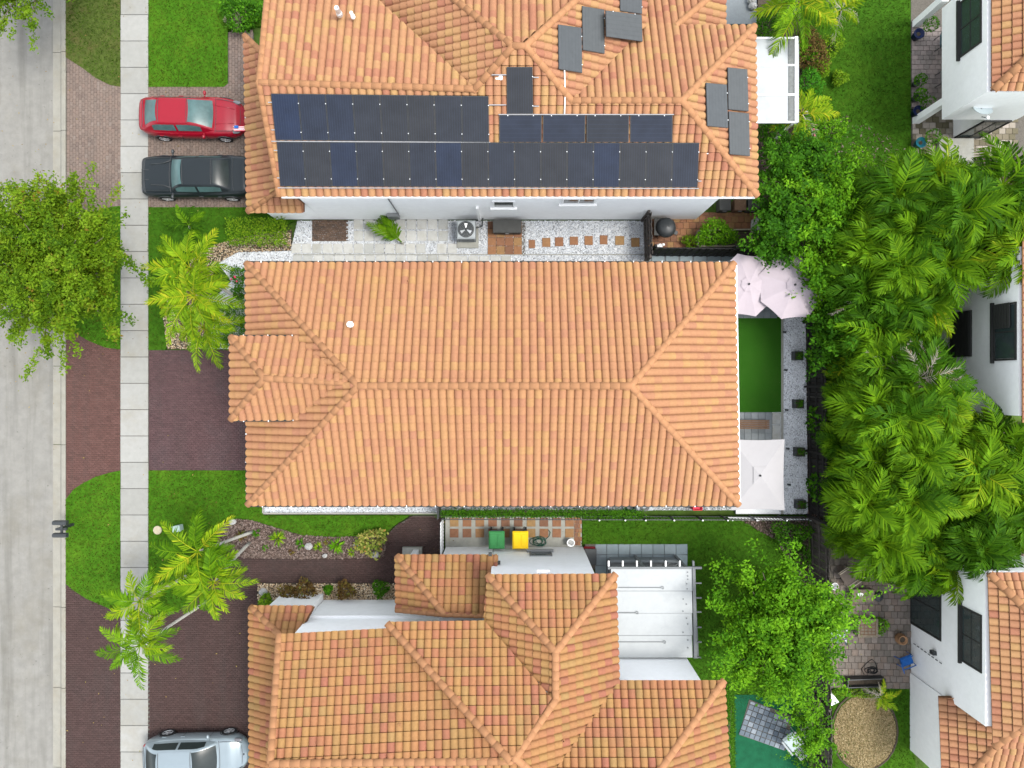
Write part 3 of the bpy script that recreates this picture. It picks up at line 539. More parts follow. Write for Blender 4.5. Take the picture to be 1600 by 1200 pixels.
class House:
    def __init__(s, name, label, loc, tile_m, singles=300):
        s.root = thing(name, label, 'house', loc); s.deck = MB(); s.full = []; s.cut = MB(); s.m = tile_m; s.n1 = singles; s.caps = []
    def face(s, A, B, C, poly, rowoff=0.0, colw=TW, shift=0.0):
        """A, B the eave ends and C a point further up, each (px, py, z); poly the outline in the photograph."""
        a, b, c = P(*A), P(*B), P(*C)
        n = (b - a).cross(c - a).normalized()
        if n.z < 0: n = -n
        u = (b - a).normalized(); v = n.cross(u)
        if v.z < 0: u = -u; v = n.cross(u)
        cam_o = Vector((0, 0, CAM_H)); pts = []
        for q in poly:
            d = P(q[0], q[1], 0) - cam_o; k = (a - cam_o).dot(n) / d.dot(n); w_ = cam_o + d * k
            pts.append(((w_ - a).dot(u), (w_ - a).dot(v), w_))
        p2 = [(x, y) for x, y, _ in pts]; m = len(p2)
        ar = sum(p2[i][0] * p2[(i + 1) % m][1] - p2[(i + 1) % m][0] * p2[i][1] for i in range(m))
        if ar < 0: p2 = p2[::-1]; pts = pts[::-1]
        top = [w_ - n * 0.034 for _, _, w_ in pts]; bot = [w_ - n * 0.13 for _, _, w_ in pts]
        s.deck.add(top + bot, [tuple(range(m)), tuple(range(2 * m - 1, m - 1, -1))] + [(i, m + i, m + (i + 1) % m, (i + 1) % m) for i in range(m)])
        u0, u1 = min(x for x, _ in p2), max(x for x, _ in p2); v0, v1 = min(y for _, y in p2), max(y for _, y in p2)
        M = np.array([[u.x, v.x, n.x], [u.y, v.y, n.y], [u.z, v.z, n.z]]); o = np.array(a)
        j0 = math.floor((v0 + 0.03) / TL - rowoff); i0 = math.floor(u0 / TW - shift)
        for j in range(j0, int(v1 / TL + 2)):
            vv = (j + rowoff) * TL
            for i in range(i0, int(u1 / TW) + 2):
                uu = (i + shift) * TW
                cor = [(uu, vv), (uu + TW, vv), (uu + TW, vv + TL), (uu, vv + TL)]
                ins = True; outside = False
                for e in range(m):
                    p, q = p2[e], p2[(e + 1) % m]; dx, dy = q[0] - p[0], q[1] - p[1]
                    sg = [dx * (c_[1] - p[1]) - dy * (c_[0] - p[0]) for c_ in cor]
                    if min(sg) < -1e-6: ins = False
                    if max(sg) <= 0: outside = True; break
                if outside: continue
                t = min(1, max(0, random.Random(int(a.x * 971 + a.y * 773 + a.z * 331) + i * 7919 + j * 104729).gauss(0.5, 0.27)))
                org = o + M @ np.array([uu, vv, 0.0])
                if ins: s.full.append((org, M, t))
                else:
                    for f in TF:
                        q = [(uu + TV[k][0], vv + TV[k][1], TV[k][2]) for k in f]
                        for e in range(m):
                            if len(q) < 3: break
                            q = cliphalf(q, p2[e], p2[(e + 1) % m])
                        if len(q) >= 3: s.cut.add([tuple(o + M @ np.array(x)) for x in q], [tuple(range(len(q)))], t)
    def cap(s, p, q, r=0.125, lift=0.045, L=0.37): s.caps.append((P(*p), P(*q), r, lift, L))
    def finish(s, hide=None):
        s.roof = s.deck.build('roof', m_under, s.root); rl = wl(s.roof)
        def key(f): return (f[0][0] ** 2 + f[0][1] ** 2 + (f[0][2] - CAM_H) ** 2)
        vis = [f for f in s.full if abs(f[0][0]) < 22 and abs(f[0][1]) < 16.5 and not (hide and hide(f[0]))]
        ids = set(id(f) for f in sorted(vis, key=key)[:s.n1])
        mes = []
        for k in range(8):
            mb = MB(); mb.add([tuple(x) for x in TV], TF, (k + 0.5) / 8)
            ob = mb.build('tile', s.m, None, smooth=False); mes.append(ob.data); bpy.data.objects.remove(ob)
        rest = []
        for f in s.full:
            if id(f) in ids:
                ob = link('tile', mes[min(7, int(f[2] * 8))], s.roof)
                M4 = Matrix([[*f[1][0], f[0][0] - rl.x], [*f[1][1], f[0][1] - rl.y], [*f[1][2], f[0][2] - rl.z], [0, 0, 0, 1]])
                ob.matrix_local = M4
            else: rest.append(f)
        for f in rest:
            W = TV @ f[1].T + f[0]; s.cut.add([tuple(x) for x in W], TF, f[2])
        if s.cut.f:
            o = s.cut.build('tile_field', s.m, s.roof); tag(o, kind='stuff')
        # ridge and hip caps
        cme = {}
        for p, q, r, lift, L in s.caps:
            if p.z > q.z: p, q = q, p
            d = q - p; n = max(1, round(d.length / L)); st = d.length / n; x = d.normalized()
            y = Vector((0, 0, 1)).cross(x).normalized(); z = x.cross(y)
            k_ = (round(st, 2), r)
            if k_ not in cme:
                mb = MB(); vs = []; N = 8
                for (xx, rr, zz) in ((-0.012, r * 1.04, 0.014), (st + 0.02, r * 0.95, 0.0)):
                    for rad in (rr, rr - 0.018):
                        for i in range(N + 1):
                            an = math.pi * (i / N); vs.append((xx, rad * math.cos(an), rad * 0.85 * math.sin(an) + zz))
                w1 = N + 1; fs = []
                for i in range(N):
                    fs.append((i, i + 1, 2 * w1 + i + 1, 2 * w1 + i)); fs.append((i + 1, i, w1 + i, w1 + i + 1))
                mb.add(vs, fs); ob = mb.build('ridge_tile', m_ridge, None, smooth=True); cme[k_] = ob.data; bpy.data.objects.remove(ob)
            for i in range(n):
                c = p + x * (st * i) + z * lift
                ob = link('ridge_tile', cme[k_], s.roof)
                ob.matrix_local = Matrix(((x.x, y.x, z.x, c.x - rl.x), (x.y, y.y, z.y, c.y - rl.y), (x.z, y.z, z.z, c.z - rl.z), (0, 0, 0, 1)))
    def knob(s, *p, r=0.15):
        c = P(*p); MB().ell(c + Vector((0, 0, 0.03)), (r, r, r * 0.85), 12, 8).build('ridge_end', m_ridge, s.roof, smooth=True)
    def wall(s, x0, y0, x1, y1, z0, z1, m=None, name='wall'):
        return MB().box(((x0 + x1) / 2, (y0 + y1) / 2, (z0 + z1) / 2), (abs(x1 - x0), abs(y1 - y0), z1 - z0)).build(name, m or m_white, s.root)
    def gutter(s, p, q, m, clips=0):
        p, q = P(*p), P(*q); d = (q - p).normalized(); sd = Vector((d.y, -d.x, 0))
        g = MB().beam(p - Vector((0, 0, 0.02)), q - Vector((0, 0, 0.02)), 0.11, 0.10).build('gutter', m, s.root)
        for i in range(clips):
            c = p + (q - p) * ((i + 0.5) / clips)
            MB().box((c.x, c.y, c.z + 0.04), (0.035, 0.12, 0.02) if abs(d.x) > abs(d.y) else (0.12, 0.035, 0.02)).build('gutter_clip', m_trimw, g)
        return g
    def vent(s, base, h=0.35, r=0.07, m=None, name='vent_pipe', tilt=(0, 0)):
        b = P(*base); mb = MB(); mb.lathe([(r * 1.4, -0.08), (r * 1.25, 0.05), (r, 0.08), (r, h), (r * 0.75, h), (r * 0.75, h - 0.08), (0, h - 0.08)], 12, b)
        return mb.build(name, m or m_alu, s.root, smooth=False)
def window(house, c, w_, h_, axis, sgn, frame_m=None, nx=2, ny=1, proud=0.05, name='window', sill=True, pane_m=None):
    """A window standing on a wall: axis 'x' = wall faces along x, 'y' = along y; sgn the way it faces. c = centre on the wall plane."""
    frame_m = frame_m or m_trimw; c = Vector(c); f = 0.07
    def bx(mb, a, z, da, dz, d, off):
        if axis == 'x': mb.box((c.x + sgn * off, c.y + a, c.z + z), (d, da, dz))
        else: mb.box((c.x + a, c.y + sgn * off, c.z + z), (da, d, dz))
    mb = MB(); bx(mb, 0, h_ / 2 - f / 2, w_, f, proud * 2, 0); bx(mb, 0, -h_ / 2 + f / 2, w_, f, proud * 2, 0)
    for e in (-1, 1): bx(mb, e * (w_ / 2 - f / 2), 0, f, h_ - 2 * f - 0.004, proud * 2, 0)
    o = mb.build(name, frame_m, house.root)
    iw, ih = w_ - 2 * f, h_ - 2 * f
    for i in range(nx):
        for j in range(ny):
            mb = MB(); bx(mb, -iw / 2 + (i + 0.5) * iw / nx, -ih / 2 + (j + 0.5) * ih / ny, iw / nx - 0.03, ih / ny - 0.03, 0.03, 0.012); mb.build('pane', pane_m or m_glass, o)
    mb = MB(); 
    for i in range(1, nx): bx(mb, -iw / 2 + i * iw / nx, 0, 0.045, ih, 0.06, 0.012)
    for j in range(1, ny): bx(mb, 0, -ih / 2 + j * ih / ny, iw, 0.045, 0.055, 0.012)
    if mb.f: mb.build('glazing_bar', frame_m, o)
    if sill:
        mb = MB(); bx(mb, 0, -h_ / 2 - 0.05, w_ + 0.2, 0.09, 0.2, 0.03); mb.build('sill', frame_m, o)
    return o

# ---- the middle house
ZE, ZR = 5.3, 7.5
h1 = House('house', 'middle house with a plain hipped roof of peach barrel tiles and a small front gablet', P(768, 600), m_tile1)
NW, NE, SE, SW = (386, 412), (1146, 412), (1153, 788), (388, 788)
RW_, RE_ = (560, 603), (985, 603)
h1.face((386, 412, ZE), (1146, 412, ZE), (770, 603, ZR), [NW, NE, RE_, RW_])
h1.face((388, 788, ZE), (1153, 788, ZE), (770, 603, ZR), [SW, SE, RE_, RW_], shift=0.4)
h1.face((386, 412, ZE), (388, 788, ZE), (560, 603, ZR), [NW, RW_, SW])
h1.face((1146, 412, ZE), (1153, 788, ZE), (985, 603, ZR), [NE, RE_, SE])
for c_, r_ in ((NW, RW_), (SW, RW_), (NE, RE_), (SE, RE_)): h1.cap((*c_, ZE), (*r_, ZR))
h1.cap((*RW_, ZR), (*RE_, ZR), 0.135)
# the front gablet (a hip roof of its own over the entry)
ze, zr = 6.32, 7.22
a, b, c_, d_ = (362, 527), (362, 655), (414, 591), (545, 599)
h1.face((362, 527, ze), (478, 527, ze), (414, 591, zr), [a, (478, 527), d_, c_])
h1.face((362, 655, ze), (478, 654, ze), (414, 591, zr), [b, (478, 655), d_, c_])
h1.face((362, 527, ze), (362, 655, ze), (414, 591, zr), [a, c_, b])
h1.cap((362, 527, ze), (414, 591, zr)); h1.cap((362, 655, ze), (414, 591, zr)); h1.cap((414, 591, zr), (540, 598, zr))
h1.finish()
h1.knob(*RW_, ZR); h1.knob(*RE_, ZR); h1.knob(414, 591, 7.22)
e0, e1 = P(386, 412, ZE), P(1150, 788, ZE)
h1.wall(e0.x + 0.5, e1.y + 0.5, e1.x - 0.5, e0.y - 0.5, 0, ZE + 0.02)
f0, f1 = P(362, 527, ze), P(480, 655, ze)
MB().box(((f0.x + 0.25 + f1.x) / 2, (f0.y + f1.y) / 2, 3.3), (f1.x - f0.x - 0.25, f0.y - f1.y - 0.5, 5.95)).build('entry_wall', m_white, h1.root)
MB().prism([(e0.x + .04, e0.y - .04), (e1.x - .04, e0.y - .04), (e1.x - .04, e1.y + .04), (e0.x + .04, e1.y + .04)], ZE - 0.22, ZE - 0.12).build('soffit', m_trimw, h1.root)
h1.gutter((386, 410.2, ZE - .05), (1146, 410.2, ZE - .05), m_bronze, 17); h1.gutter((388, 789.8, ZE - .05), (1153, 789.8, ZE - .05), m_bronze, 17)
h1.gutter((384.3, 412, ZE - .05), (385.8, 526, ZE - .05), m_bronze, 2); h1.gutter((386.3, 656, ZE - .05), (386.6, 788, ZE - .05), m_bronze, 3)
h1.gutter((1149, 412, ZE - .05), (1155, 788, ZE - .05), m_trimw, 0)
h1.gutter((362, 525.5, ze - .05), (476, 525.5, ze - .05), m_bronze, 3); h1.gutter((362, 656.5, ze - .05), (478, 656.5, ze - .05), m_bronze, 3)
for x in (497, 655, 811, 994): 
    p = P(x, 404, 0.0); MB().box((p.x, e0.y - 0.45, 2.6), (0.12, 0.1, 5.1)).build('downspout', m_bronze, h1.root); MB().beam((p.x, e0.y - 0.5, 0.14), (p.x, e0.y + 0.42, 0.08), 0.13, 0.1).build('downspout_shoe', m_greym, h1.root)
h1.vent((550, 508, 6.42), 0.4, 0.11, m_trimw, 'flue'); h1.vent((637, 440, 5.65), 0.12, 0.06, m_ridge); h1.vent((601, 564, 7.05), 0.14, 0.05, m_ridge); h1.vent((876, 692, 6.4), 0.12, 0.05, m_ridge); h1.vent((757, 520, 6.6), 0.12, 0.04, m_ridge)
window(h1, (e0.x + 0.5, 2.9, 4.0), 1.5, 1.2, 'x', -1); window(h1, (e0.x + 0.5, -2.6, 4.0), 1.8, 1.2, 'x', -1, nx=3); window(h1, (e1.x - 0.5, 1.5, 1.2), 2.4, 2.2, 'x', 1, m_bronze, nx=3, sill=False); window(h1, (e1.x - 0.5, -2.0, 4.0), 1.6, 1.2, 'x', 1)

# ---- the upper house with the solar panels
def px_of(o): k = FPX / (CAM_H - o[2]); return 800 + o[0] * k, 600 - o[1] * k
h2 = House('house', 'upper house with solar panels on its peach tiled roof and white side wall', P(800, 190), m_tile2)
ze, zk, zw, zE = 5.3, 7.85, 7.21, 6.97
SA, SB, SC = (437, 306, ze), (1182, 306, ze), (808, 72, zk)
h2.face(SA, SB, SC, [(437, 306), (406, 131), (742, 140), (742, 306)])
h2.face(SA, SB, SC, [(742, 306), (742, 140), (801, 75), (820, 75), (893, 158), (893, 306)])
h2.face(SA, SB, SC, [(893, 306), (893, 158), (1065, 158), (1182, 306)])
h2.face((406, 130, zw), (742, 140, zw), (418, 0, 6.4), [(406, 130), (742, 140), (546, -40), (421, -40)])
h2.face((800, 72, zk), (800, -40, zk), (742, 140, zw), [(546, -40), (741, 139), (801, 74), (660, -40)])
h2.face((801, 72, zk), (822, 72, zk), (711, 0, 6.85), [(801, 71), (822, 71), (898, 0), (945, -40), (660, -40), (711, 0)])
h2.face((822, 72, zk), (822, -40, zk), (893, 158, zE), [(822, 70), (893, 158), (1007, 42), (1012, -40), (945, -40), (898, 0)])
h2.face((893, 158, zE), (1065, 158, zE), (1178, 42, ze), [(893, 158), (1065, 158), (1178, 42), (1007, 42)])
h2.face((893, 158, zE), (1065, 158, zE), (1178, 42, ze), [(1007, 42), (1055, 42), (1105, 0), (1150, -40), (1012, -40)])
h2.face((1132, 42, 4.4), (1132, -40, 4.4), (1055, 42, 5.3), [(1055, 42), (1132, 42), (1132, -23)])
h2.face((1178, 42, ze), (1182, 306, ze), (1065, 158, zE), [(1178, 42), (1065, 158), (1182, 306)])
for p, q in (((437, 306, ze), (406, 130, zw)), ((421, -30, 6.2), (406, 130, zw)), ((406, 130, zw), (742, 140, zw)), ((742, 140, zw), (801, 74, zk)), ((660, -40, 6.3), (801, 73, zk)),
             ((945, -40, 6.4), (822, 72, zk)), ((893, 158, zE), (822, 74, zk)), ((893, 158, zE), (1065, 158, zE)), ((1178, 42, ze), (1065, 158, zE)), ((1182, 306, ze), (1065, 158, zE)), ((1132, -23, 4.4), (1055, 42, 5.3)), ((801, 73, zk), (822, 73, zk))):
    h2.cap(p, q)
# low skirt roof over the garage
h2.face((383, 57, 2.9), (388, 331, 2.9), (457, 200, 4.0), [(383, 57), (425, 97), (452, 120), (452, 282), (388, 331)])
h2.face((388, 332, 2.9), (475, 332, 2.9), (437, 305, 3.22), [(388, 332), (475, 332), (475, 318), (461, 306), (440, 294)])
h2.cap((388, 331, 2.9), (447, 288, 3.6)); h2.cap((383, 57, 2.9), (425, 97, 3.5))
PRECT = [(423, 146, 764, 223), (432, 222, 1093, 294), (780, 180, 1053, 223), (791, 104, 834, 180), (872, 0, 1004, 114), (1103, 105, 1172, 244)]
h2.finish(hide=lambda o: any(a <= px_of(o)[0] <= c and b - 8 <= px_of(o)[1] <= d + 8 for a, b, c, d in PRECT))
WY = P(0, 343).y
h2.wall(-8.8, WY, 8.57, 13.4, 0, ze - 0.02); h2.wall(-8.5, 13.41, 6.5, 15.6, 0, 3.9)
for k_ in ((801, 73, zk), (822, 73, zk), (893, 158, zE), (1065, 158, zE), (742, 140, zw), (406, 130, zw)): h2.knob(*k_)
h2.wall(-11.0, P(0, 331, 2.9).y + 0.35, -8.81, 14.3, 0, 2.85, name='garage_wall')
MB().prism([(-8.9, P(0, 306, ze).y + .05), (9.45, P(0, 306, ze).y + .05), (9.45, WY + 0.02), (-8.9, WY + 0.02)], ze - 0.2, ze - 0.11).build('soffit', m_trimw, h2.root)
h2.gutter((388, 306.8, ze - .06), (1180, 307.6, ze - .06), m_trimw) if False else h2.gutter((440, 307.3, ze - .06), (1180, 307.8, ze - .06), m_trimw)
window(h2, (P(676, 0, 4.8).x, WY, 4.55), 1.0, 0.7, 'y', -1, m_trimw, nx=1); window(h2, (P(787, 0, 3).x, WY, 2.9), 0.95, 1.0, 'y', -1, m_trimw, nx=1); window(h2, (P(905, 0, 3.6).x, WY, 3.4), 1.4, 0.8, 'y', -1, m_trimw, nx=2)
# conduit on the white wall and kitchen vent
cx = P(612, 0, 3).x; MB().tube([(cx, WY - 0.04, ze - 0.2), (cx, WY - 0.04, 1.2)], 0.03, 6).build('conduit', m_greym, h2.root)
MB().box((P(748, 0, 1).x, WY - 0.06, 1.3), (0.12, 0.12, 2.4)).build('downspout', m_trimw, h2.root)
MB().box((P(612, 0, 1.4).x + 0.02, WY - 0.09, 1.0), (0.5, 0.16, 0.6)).build('meter_box', m_greym, h2.root)
h2.vent((530, 21, 7.0), 0.4, 0.09, m_alu, 'flue'); h2.vent((551, 25, 6.95), 0.25, 0.06, m_trimw)
h2.vent((500, 120, 7.0), 0.1, 0.05, m_ridge)
MB().box(P(780, 121, 7.25) + Vector((0, 0, 0.1)), (0.25, 0.3, 0.2)).build('junction_box', m_trimw, h2.root)
MB().tube([P(882, 110, 7.3), P(883, 150, 7.15), P(882, 178, 6.9)], 0.022, 6).build('conduit', m_trimw, h2.root)
MB().tube([P(1092, 240, 6.05), P(1108, 240, 6.12), P(1117, 232, 6.2), P(1117, 222, 6.3)], 0.02, 6).build('conduit', m_trimw, h2.root)
# white patio cover behind it
pc = thing('patio_cover', 'white flat patio cover of three panels behind the upper house', 'patio cover', P(1213, 125))
zc = 2.9
for i, (y0, y1) in enumerate(((58.5, 101.5), (102.5, 147.5), (148.5, 192))):
    MB().prism(G([(1170, y0), (1236, y0), (1236, y1), (1170, y1)], zc), zc - 0.1, zc + 0.01 * (i % 2)).build('cover_panel', m_cover, pc)
MB().prism(G(rect(1232, 60, 1240.5, 191), zc + .02), zc - .02, zc + 0.03).build('trough', m_grime, pc)
MB().prism(G(rect(1241, 58, 1246, 192), zc), zc - 0.14, zc + 0.08).build('gutter', m_trimw, pc)
MB().prism(G(rect(1246.3, 58, 1248, 192), zc), zc - 0.16, zc + 0.04).build('fascia', m_greym, pc)
for y in (59.5, 102, 148, 191): MB().beam(P(1178, y, zc + .03), P(1241, y, zc + .03), 0.07, 0.06).build('rib', m_trimw, pc)
for y in (62, 125, 188): p = P(1243, y, zc); MB().box((p.x, p.y, (zc - .16) / 2), (0.1, 0.1, zc - .16)).build('post', m_trimw, pc)

# ---- solar panels, each lying on its roof slope
def slope(A, B, C):
    a, b, c = P(*A), P(*B), P(*C); n = (b - a).cross(c - a).normalized(); n = -n if n.z < 0 else n
    return a, n
def on(pl, x, y, off=0.0):
    a, n = pl; o = Vector((0, 0, CAM_H)); d = P(x, y, 0) - o; k = (a + n * off - o).dot(n) / d.dot(n); return o + d * k
ORD = ['first', 'second', 'third', 'fourth', 'fifth', 'sixth', 'seventh', 'eighth', 'ninth', 'tenth', 'eleventh', 'twelfth', 'thirteenth', 'fourteenth', 'fifteenth', 'sixteenth']
def solar(pl, q, label, group, tint, long_axis, grey=False, lines=11, off=0.17):
    n = pl[1]; cs = [on(pl, x, y, off) for x, y in q]             # tl tr br bl
    c = sum(cs, Vector((0, 0, 0))) / 4
    t = thing('solar_panel', label, 'solar panel', c, group)
    def at(u, v): return (cs[0] * (1 - u) + cs[1] * u) * (1 - v) + (cs[3] * (1 - u) + cs[2] * u) * v
    def slab(u0, u1, v0, v1, lo, hi, name, m, par=t, tv=0.5):
        f = [at(u0, v0), at(u1, v0), at(u1, v1), at(u0, v1)]
        mb = MB().add([p + n * lo for p in f] + [p + n * hi for p in f], [(0, 1, 2, 3), (7, 6, 5, 4), (0, 4, 5, 1), (1, 5, 6, 2), (2, 6, 7, 3), (3, 7, 4, 0)], tv); return mb.build(name, m, par)
    e = 0.006
    slab(e, 1 - e, 0.5 * e, 1 - 0.5 * e, -0.035, 0.0, 'frame', m_dark)
    g = slab(0.024, 0.976, 0.016, 0.984, -0.01, 0.004, 'cell_sheet', m_panelg if grey else m_panel, t, tint)
    lm = MB()
    for i in range(1, lines):
        u = i / lines
        f = [at(u - 0.0035, 0.02), at(u + 0.0035, 0.02), at(u + 0.0035, 0.98), at(u - 0.0035, 0.98)] if long_axis == 'v' else [at(0.02, u - 0.0035), at(0.98, u - 0.0035), at(0.98, u + 0.0035), at(0.02, u + 0.0035)]
        lm.add([p + n * 0.0065 for p in f], [(0, 1, 2, 3)])
    lm.build('cell_line', mat('cell_line_blue', (0.035, 0.045, 0.07), 0.4, 0.1, 5) if not grey else mat('cell_line_grey', (0.055, 0.06, 0.06), 0.4, 0.1, 5), g)
    for (u, v) in ((0.985, 0.2), (0.985, 0.82)) if long_axis == 'v' else ((0.2, 0.015), (0.8, 0.015)):
        p = at(u, v) + n * 0.012; MB().ell(p, (0.022, 0.022, 0.015), 8, 5).build('clamp', m_alu, t)
    for (u, v) in ((0.12, 0.5), (0.88, 0.5)):
        p = at(u, v) - n * 0.1; MB().box(p, (0.05, 0.05, 0.13)).build('mount_foot', m_alu, t)
    return t
PS = slope(SA, SB, SC)
for i in range(8):
    u0, u1 = i / 8, (i + 1) / 8
    q = [(423 + 340.5 * u0, 146 + 4 * u0), (423 + 340.5 * u1, 146 + 4 * u1), (430.5 + 334 * u1, 219 + 3.5 * u1), (430.5 + 334 * u0, 219 + 3.5 * u0)]
    solar(PS, q, f'{ORD[i]} solar panel from the street end in the upper row of eight', 'panels in the upper row', random.choice((0.05, 0.2, 0.55, 0.6, 0.65, 0.45)) if i not in (0,) else 0.0, 'v')
for i in range(16):
    u0, u1 = i / 16, (i + 1) / 16
    q = [(432 + 661 * u0, 221.8 + 1.2 * u0), (432 + 661 * u1, 221.8 + 1.2 * u1), (437.5 + 652.5 * u1, 291.5 + 1.5 * u1), (437.5 + 652.5 * u0, 291.5 + 1.5 * u0)]
    solar(PS, q, f'{ORD[i]} solar panel from the street end in the long lower row', 'panels in the long lower row', random.choice((0.3, 0.35, 0.5, 0.6, 0.62, 0.65, 0.1)), 'v')
for i in range(4):
    x0 = 780 + 68.2 * i
    solar(PS, [(x0, 180), (x0 + 66.8, 180), (x0 + 66.4, 222), (x0 - 0.2, 222)], f'{ORD[i]} landscape solar panel from the left in the short middle row of four', 'landscape panels in the middle row', random.choice((0.2, 0.4, 0.55)), 'h', lines=6)
solar(PS, [(791.5, 104.5), (832.5, 104.5), (833, 178), (792, 178)], 'single upright dark solar panel standing above the row of four landscape panels', None, 0.6, 'v')
PEB = slope((822, 72, zk), (822, -40, zk), (893, 158, zE)); PEE = slope((1178, 42, ze), (1182, 306, ze), (1065, 158, zE))
solar(PEB, [(872, 38), (909, 43), (910, 114), (873, 108)], 'grey solar panel lowest and leftmost of the stepped four near the top edge', 'stepped grey panels', 0.3, 'v', True, 7)
solar(PEB, [(909.5, 9), (944.5, 15), (945, 84), (910.5, 78)], 'tall grey solar panel second from the left of the stepped four', 'stepped grey panels', 0.7, 'v', True, 7)
solar(PEB, [(946, 16), (1003, 23), (1004.5, 65), (947, 57)], 'wide landscape grey solar panel at the right of the stepped four', 'stepped grey panels', 0.6, 'h', True, 6, 0.36)
solar(PEB, [(968, -42), (1003, -38), (1003.5, 22), (969, 17)], 'grey solar panel cut by the top edge of the picture', 'stepped grey panels', 0.4, 'v', True, 7)
solar(PEE, [(1103, 129), (1136, 132), (1138, 200), (1105, 197)], 'grey solar panel on the left of the three by the patio cover', 'grey panels on the back slope', 0.2, 'v', True, 7)
solar(PEE, [(1137, 105), (1168, 108), (1170, 174), (1138, 171)], 'grey solar panel at the top of the three by the patio cover', 'grey panels on the back slope', 0.6, 'v', True, 7)
solar(PEE, [(1138.5, 173.5), (1170.5, 177), (1172, 244), (1140, 241)], 'grey solar panel at the bottom of the three by the patio cover', 'grey panels on the back slope', 0.6, 'v', True, 7)
# the rails that carry the rows
rl = thing('panel_rail', 'pale aluminium mounting rails between the two rows of dark solar panels', 'rail', on(PS, 600, 222, 0.1))
for k_, ((xa, ya), (xb, yb)) in enumerate((((424, 220.8), (766, 222.6)), ((419, 160), (425, 160)), ((424, 203), (430, 203)), ((428, 235), (434, 235)), ((433, 278), (438, 278)), ((764, 164), (791, 164)), ((764, 117), (791, 117)), ((434, 293.6), (1092, 294.6)), ((779, 179), (1053, 179)), ((1091, 283), (1096, 283)), ((833, 121), (842, 121)), ((833, 166), (842, 166)))):
    MB().beam(on(PS, xa, ya, 0.15), on(PS, xb, yb, 0.15), 0.03, 0.03).build('rail', m_rail, rl)

# ---- the lower house
h3 = House('house', 'lower house with stepped olive and peach tiled roofs and white flat patio cover', P(760, 1000), m_tile3)
h3.face((437, 991, 5.2), (606, 982, 5.2), (600, 1188, 7.2), [(437, 991), (606, 982), (797, 1188), (423, 1192)])
h3.face((423, 1192, 7.2), (795, 1189, 7.2), (600, 1260, 6.6), [(423, 1191), (806, 1184), (868, 1240), (868, 1260), (423, 1260)])
h3.face((606, 972, 5.45), (757, 970, 5.45), (803, 1180, 7.5), [(606, 972), (757, 970), (862, 1091), (803, 1183), (797, 1188)])
h3.face((762, 898, 5.3), (961, 897, 5.3), (868, 1018, 6.58), [(762, 898), (961, 897), (868, 1018)])
h3.face((762, 898, 5.3), (762, 968, 5.3), (868, 1018, 6.58), [(762, 898), (868, 1018), (868, 1094), (757, 970)])
EA, EB, EC = (961, 897, 5.3), (966, 1070, 5.3), (868, 1018, 6.58)
h3.face(EA, EB, EC, [(961, 897), (868, 1018), (868, 1092), (967, 1068)])
h3.face(EA, EB, EC, [(868, 1092), (805, 1183), (850, 1222), (967, 1068)])
h3.face((968, 1063, 5.3), (1130, 1063, 5.3), (1032, 1200, 6.65), [(967, 1063), (1130, 1063), (1032, 1200), (1003, 1240), (840, 1240)])
h3.face((1130, 1063, 5.3), (1138, 1200, 5.3), (1032, 1200, 6.65), [(1130, 1063), (1140, 1240), (1003, 1240), (1032, 1200)])
h3.face((393, 947, 2.9), (491, 947, 2.9), (437, 990, 3.55), [(393, 947), (491, 947), (468, 992), (437, 992)])
h3.face((390, 947, 2.9), (392, 1260, 2.9), (440, 1000, 3.7), [(391, 947), (441, 994), (441, 1260), (392, 1260)])
h3.face((621, 867, 3.2), (777, 867, 3.2), (693, 958, 4.25), [(621, 867), (777, 867), (777, 890), (757, 962), (693, 960)])
h3.face((618, 868, 3.2), (620, 953, 3.2), (693, 958, 4.25), [(619, 868), (693, 960), (620, 954)])
for p, q in (((437, 991, 5.2), (423, 1192, 7.2)), ((423, 1192, 7.2), (795, 1188, 7.25)), ((606, 974, 5.5), (797, 1187, 7.55)), ((762, 898, 5.3), (868, 1018, 6.58)), ((961, 897, 5.3), (868, 1018, 6.58)), ((868, 1018, 6.58), (868, 1092, 6.6)),
             ((868, 1092, 6.6), (805, 1183, 7.45)), ((1130, 1063, 5.3), (1032, 1200, 6.65)), ((1003, 1240, 7.0), (1032, 1200, 6.65)), ((393, 948, 2.9), (439, 993, 3.6)), ((621, 868, 3.2), (693, 958, 4.25)), ((850, 1222, 7.0), (806, 1184, 7.45))):
    h3.cap(p, q, 0.14)
h3.cap((620, 953, 3.3), (693, 960, 4.25), 0.1); h3.cap((693, 960, 4.27), (757, 962, 4.27), 0.1); h3.cap((774, 868, 3.2), (774, 886, 3.3), 0.12)
h3.finish()
for k_ in ((868, 1018, 6.6), (868, 1092, 6.6), (804, 1184, 7.5), (797, 1188, 7.4), (1032, 1200, 6.65), (693, 959, 4.27)): h3.knob(*k_)
y935, y855 = P(0, 936).y, P(0, 854.5).y
h3.wall(-8.75, -16.2, 2.9, y935, 0, 5.08); h3.wall(-0.85, -10.1, 3.31, y855, 0, 5.18); h3.wall(2.95, -16.0, 7.47, -11.72, 0, 5.18)
h3.wall(-3.08, y935 + 0.01, -0.87, y855 + 0.005, 0, 3.12, name='porch_wall'); h3.wall(-10.7, -17.5, -8.77, -9.75, 0, 2.85, name='garage_wall')
MB().box((P(651, 0).x, P(0, 861).y, 1.5), (0.24, 0.24, 3.0)).build('porch_column', m_trimw, h3.root)
MB().box((P(645, 0).x, P(0, 862).y, 0.12), (0.9, 0.5, 0.24)).build('porch_step', m_conc, h3.root)
MB().box((-5.8, y935 + 0.05, 2.6), (5.8, 0.10, 0.12)).build('string_course', m_trimw, h3.root)
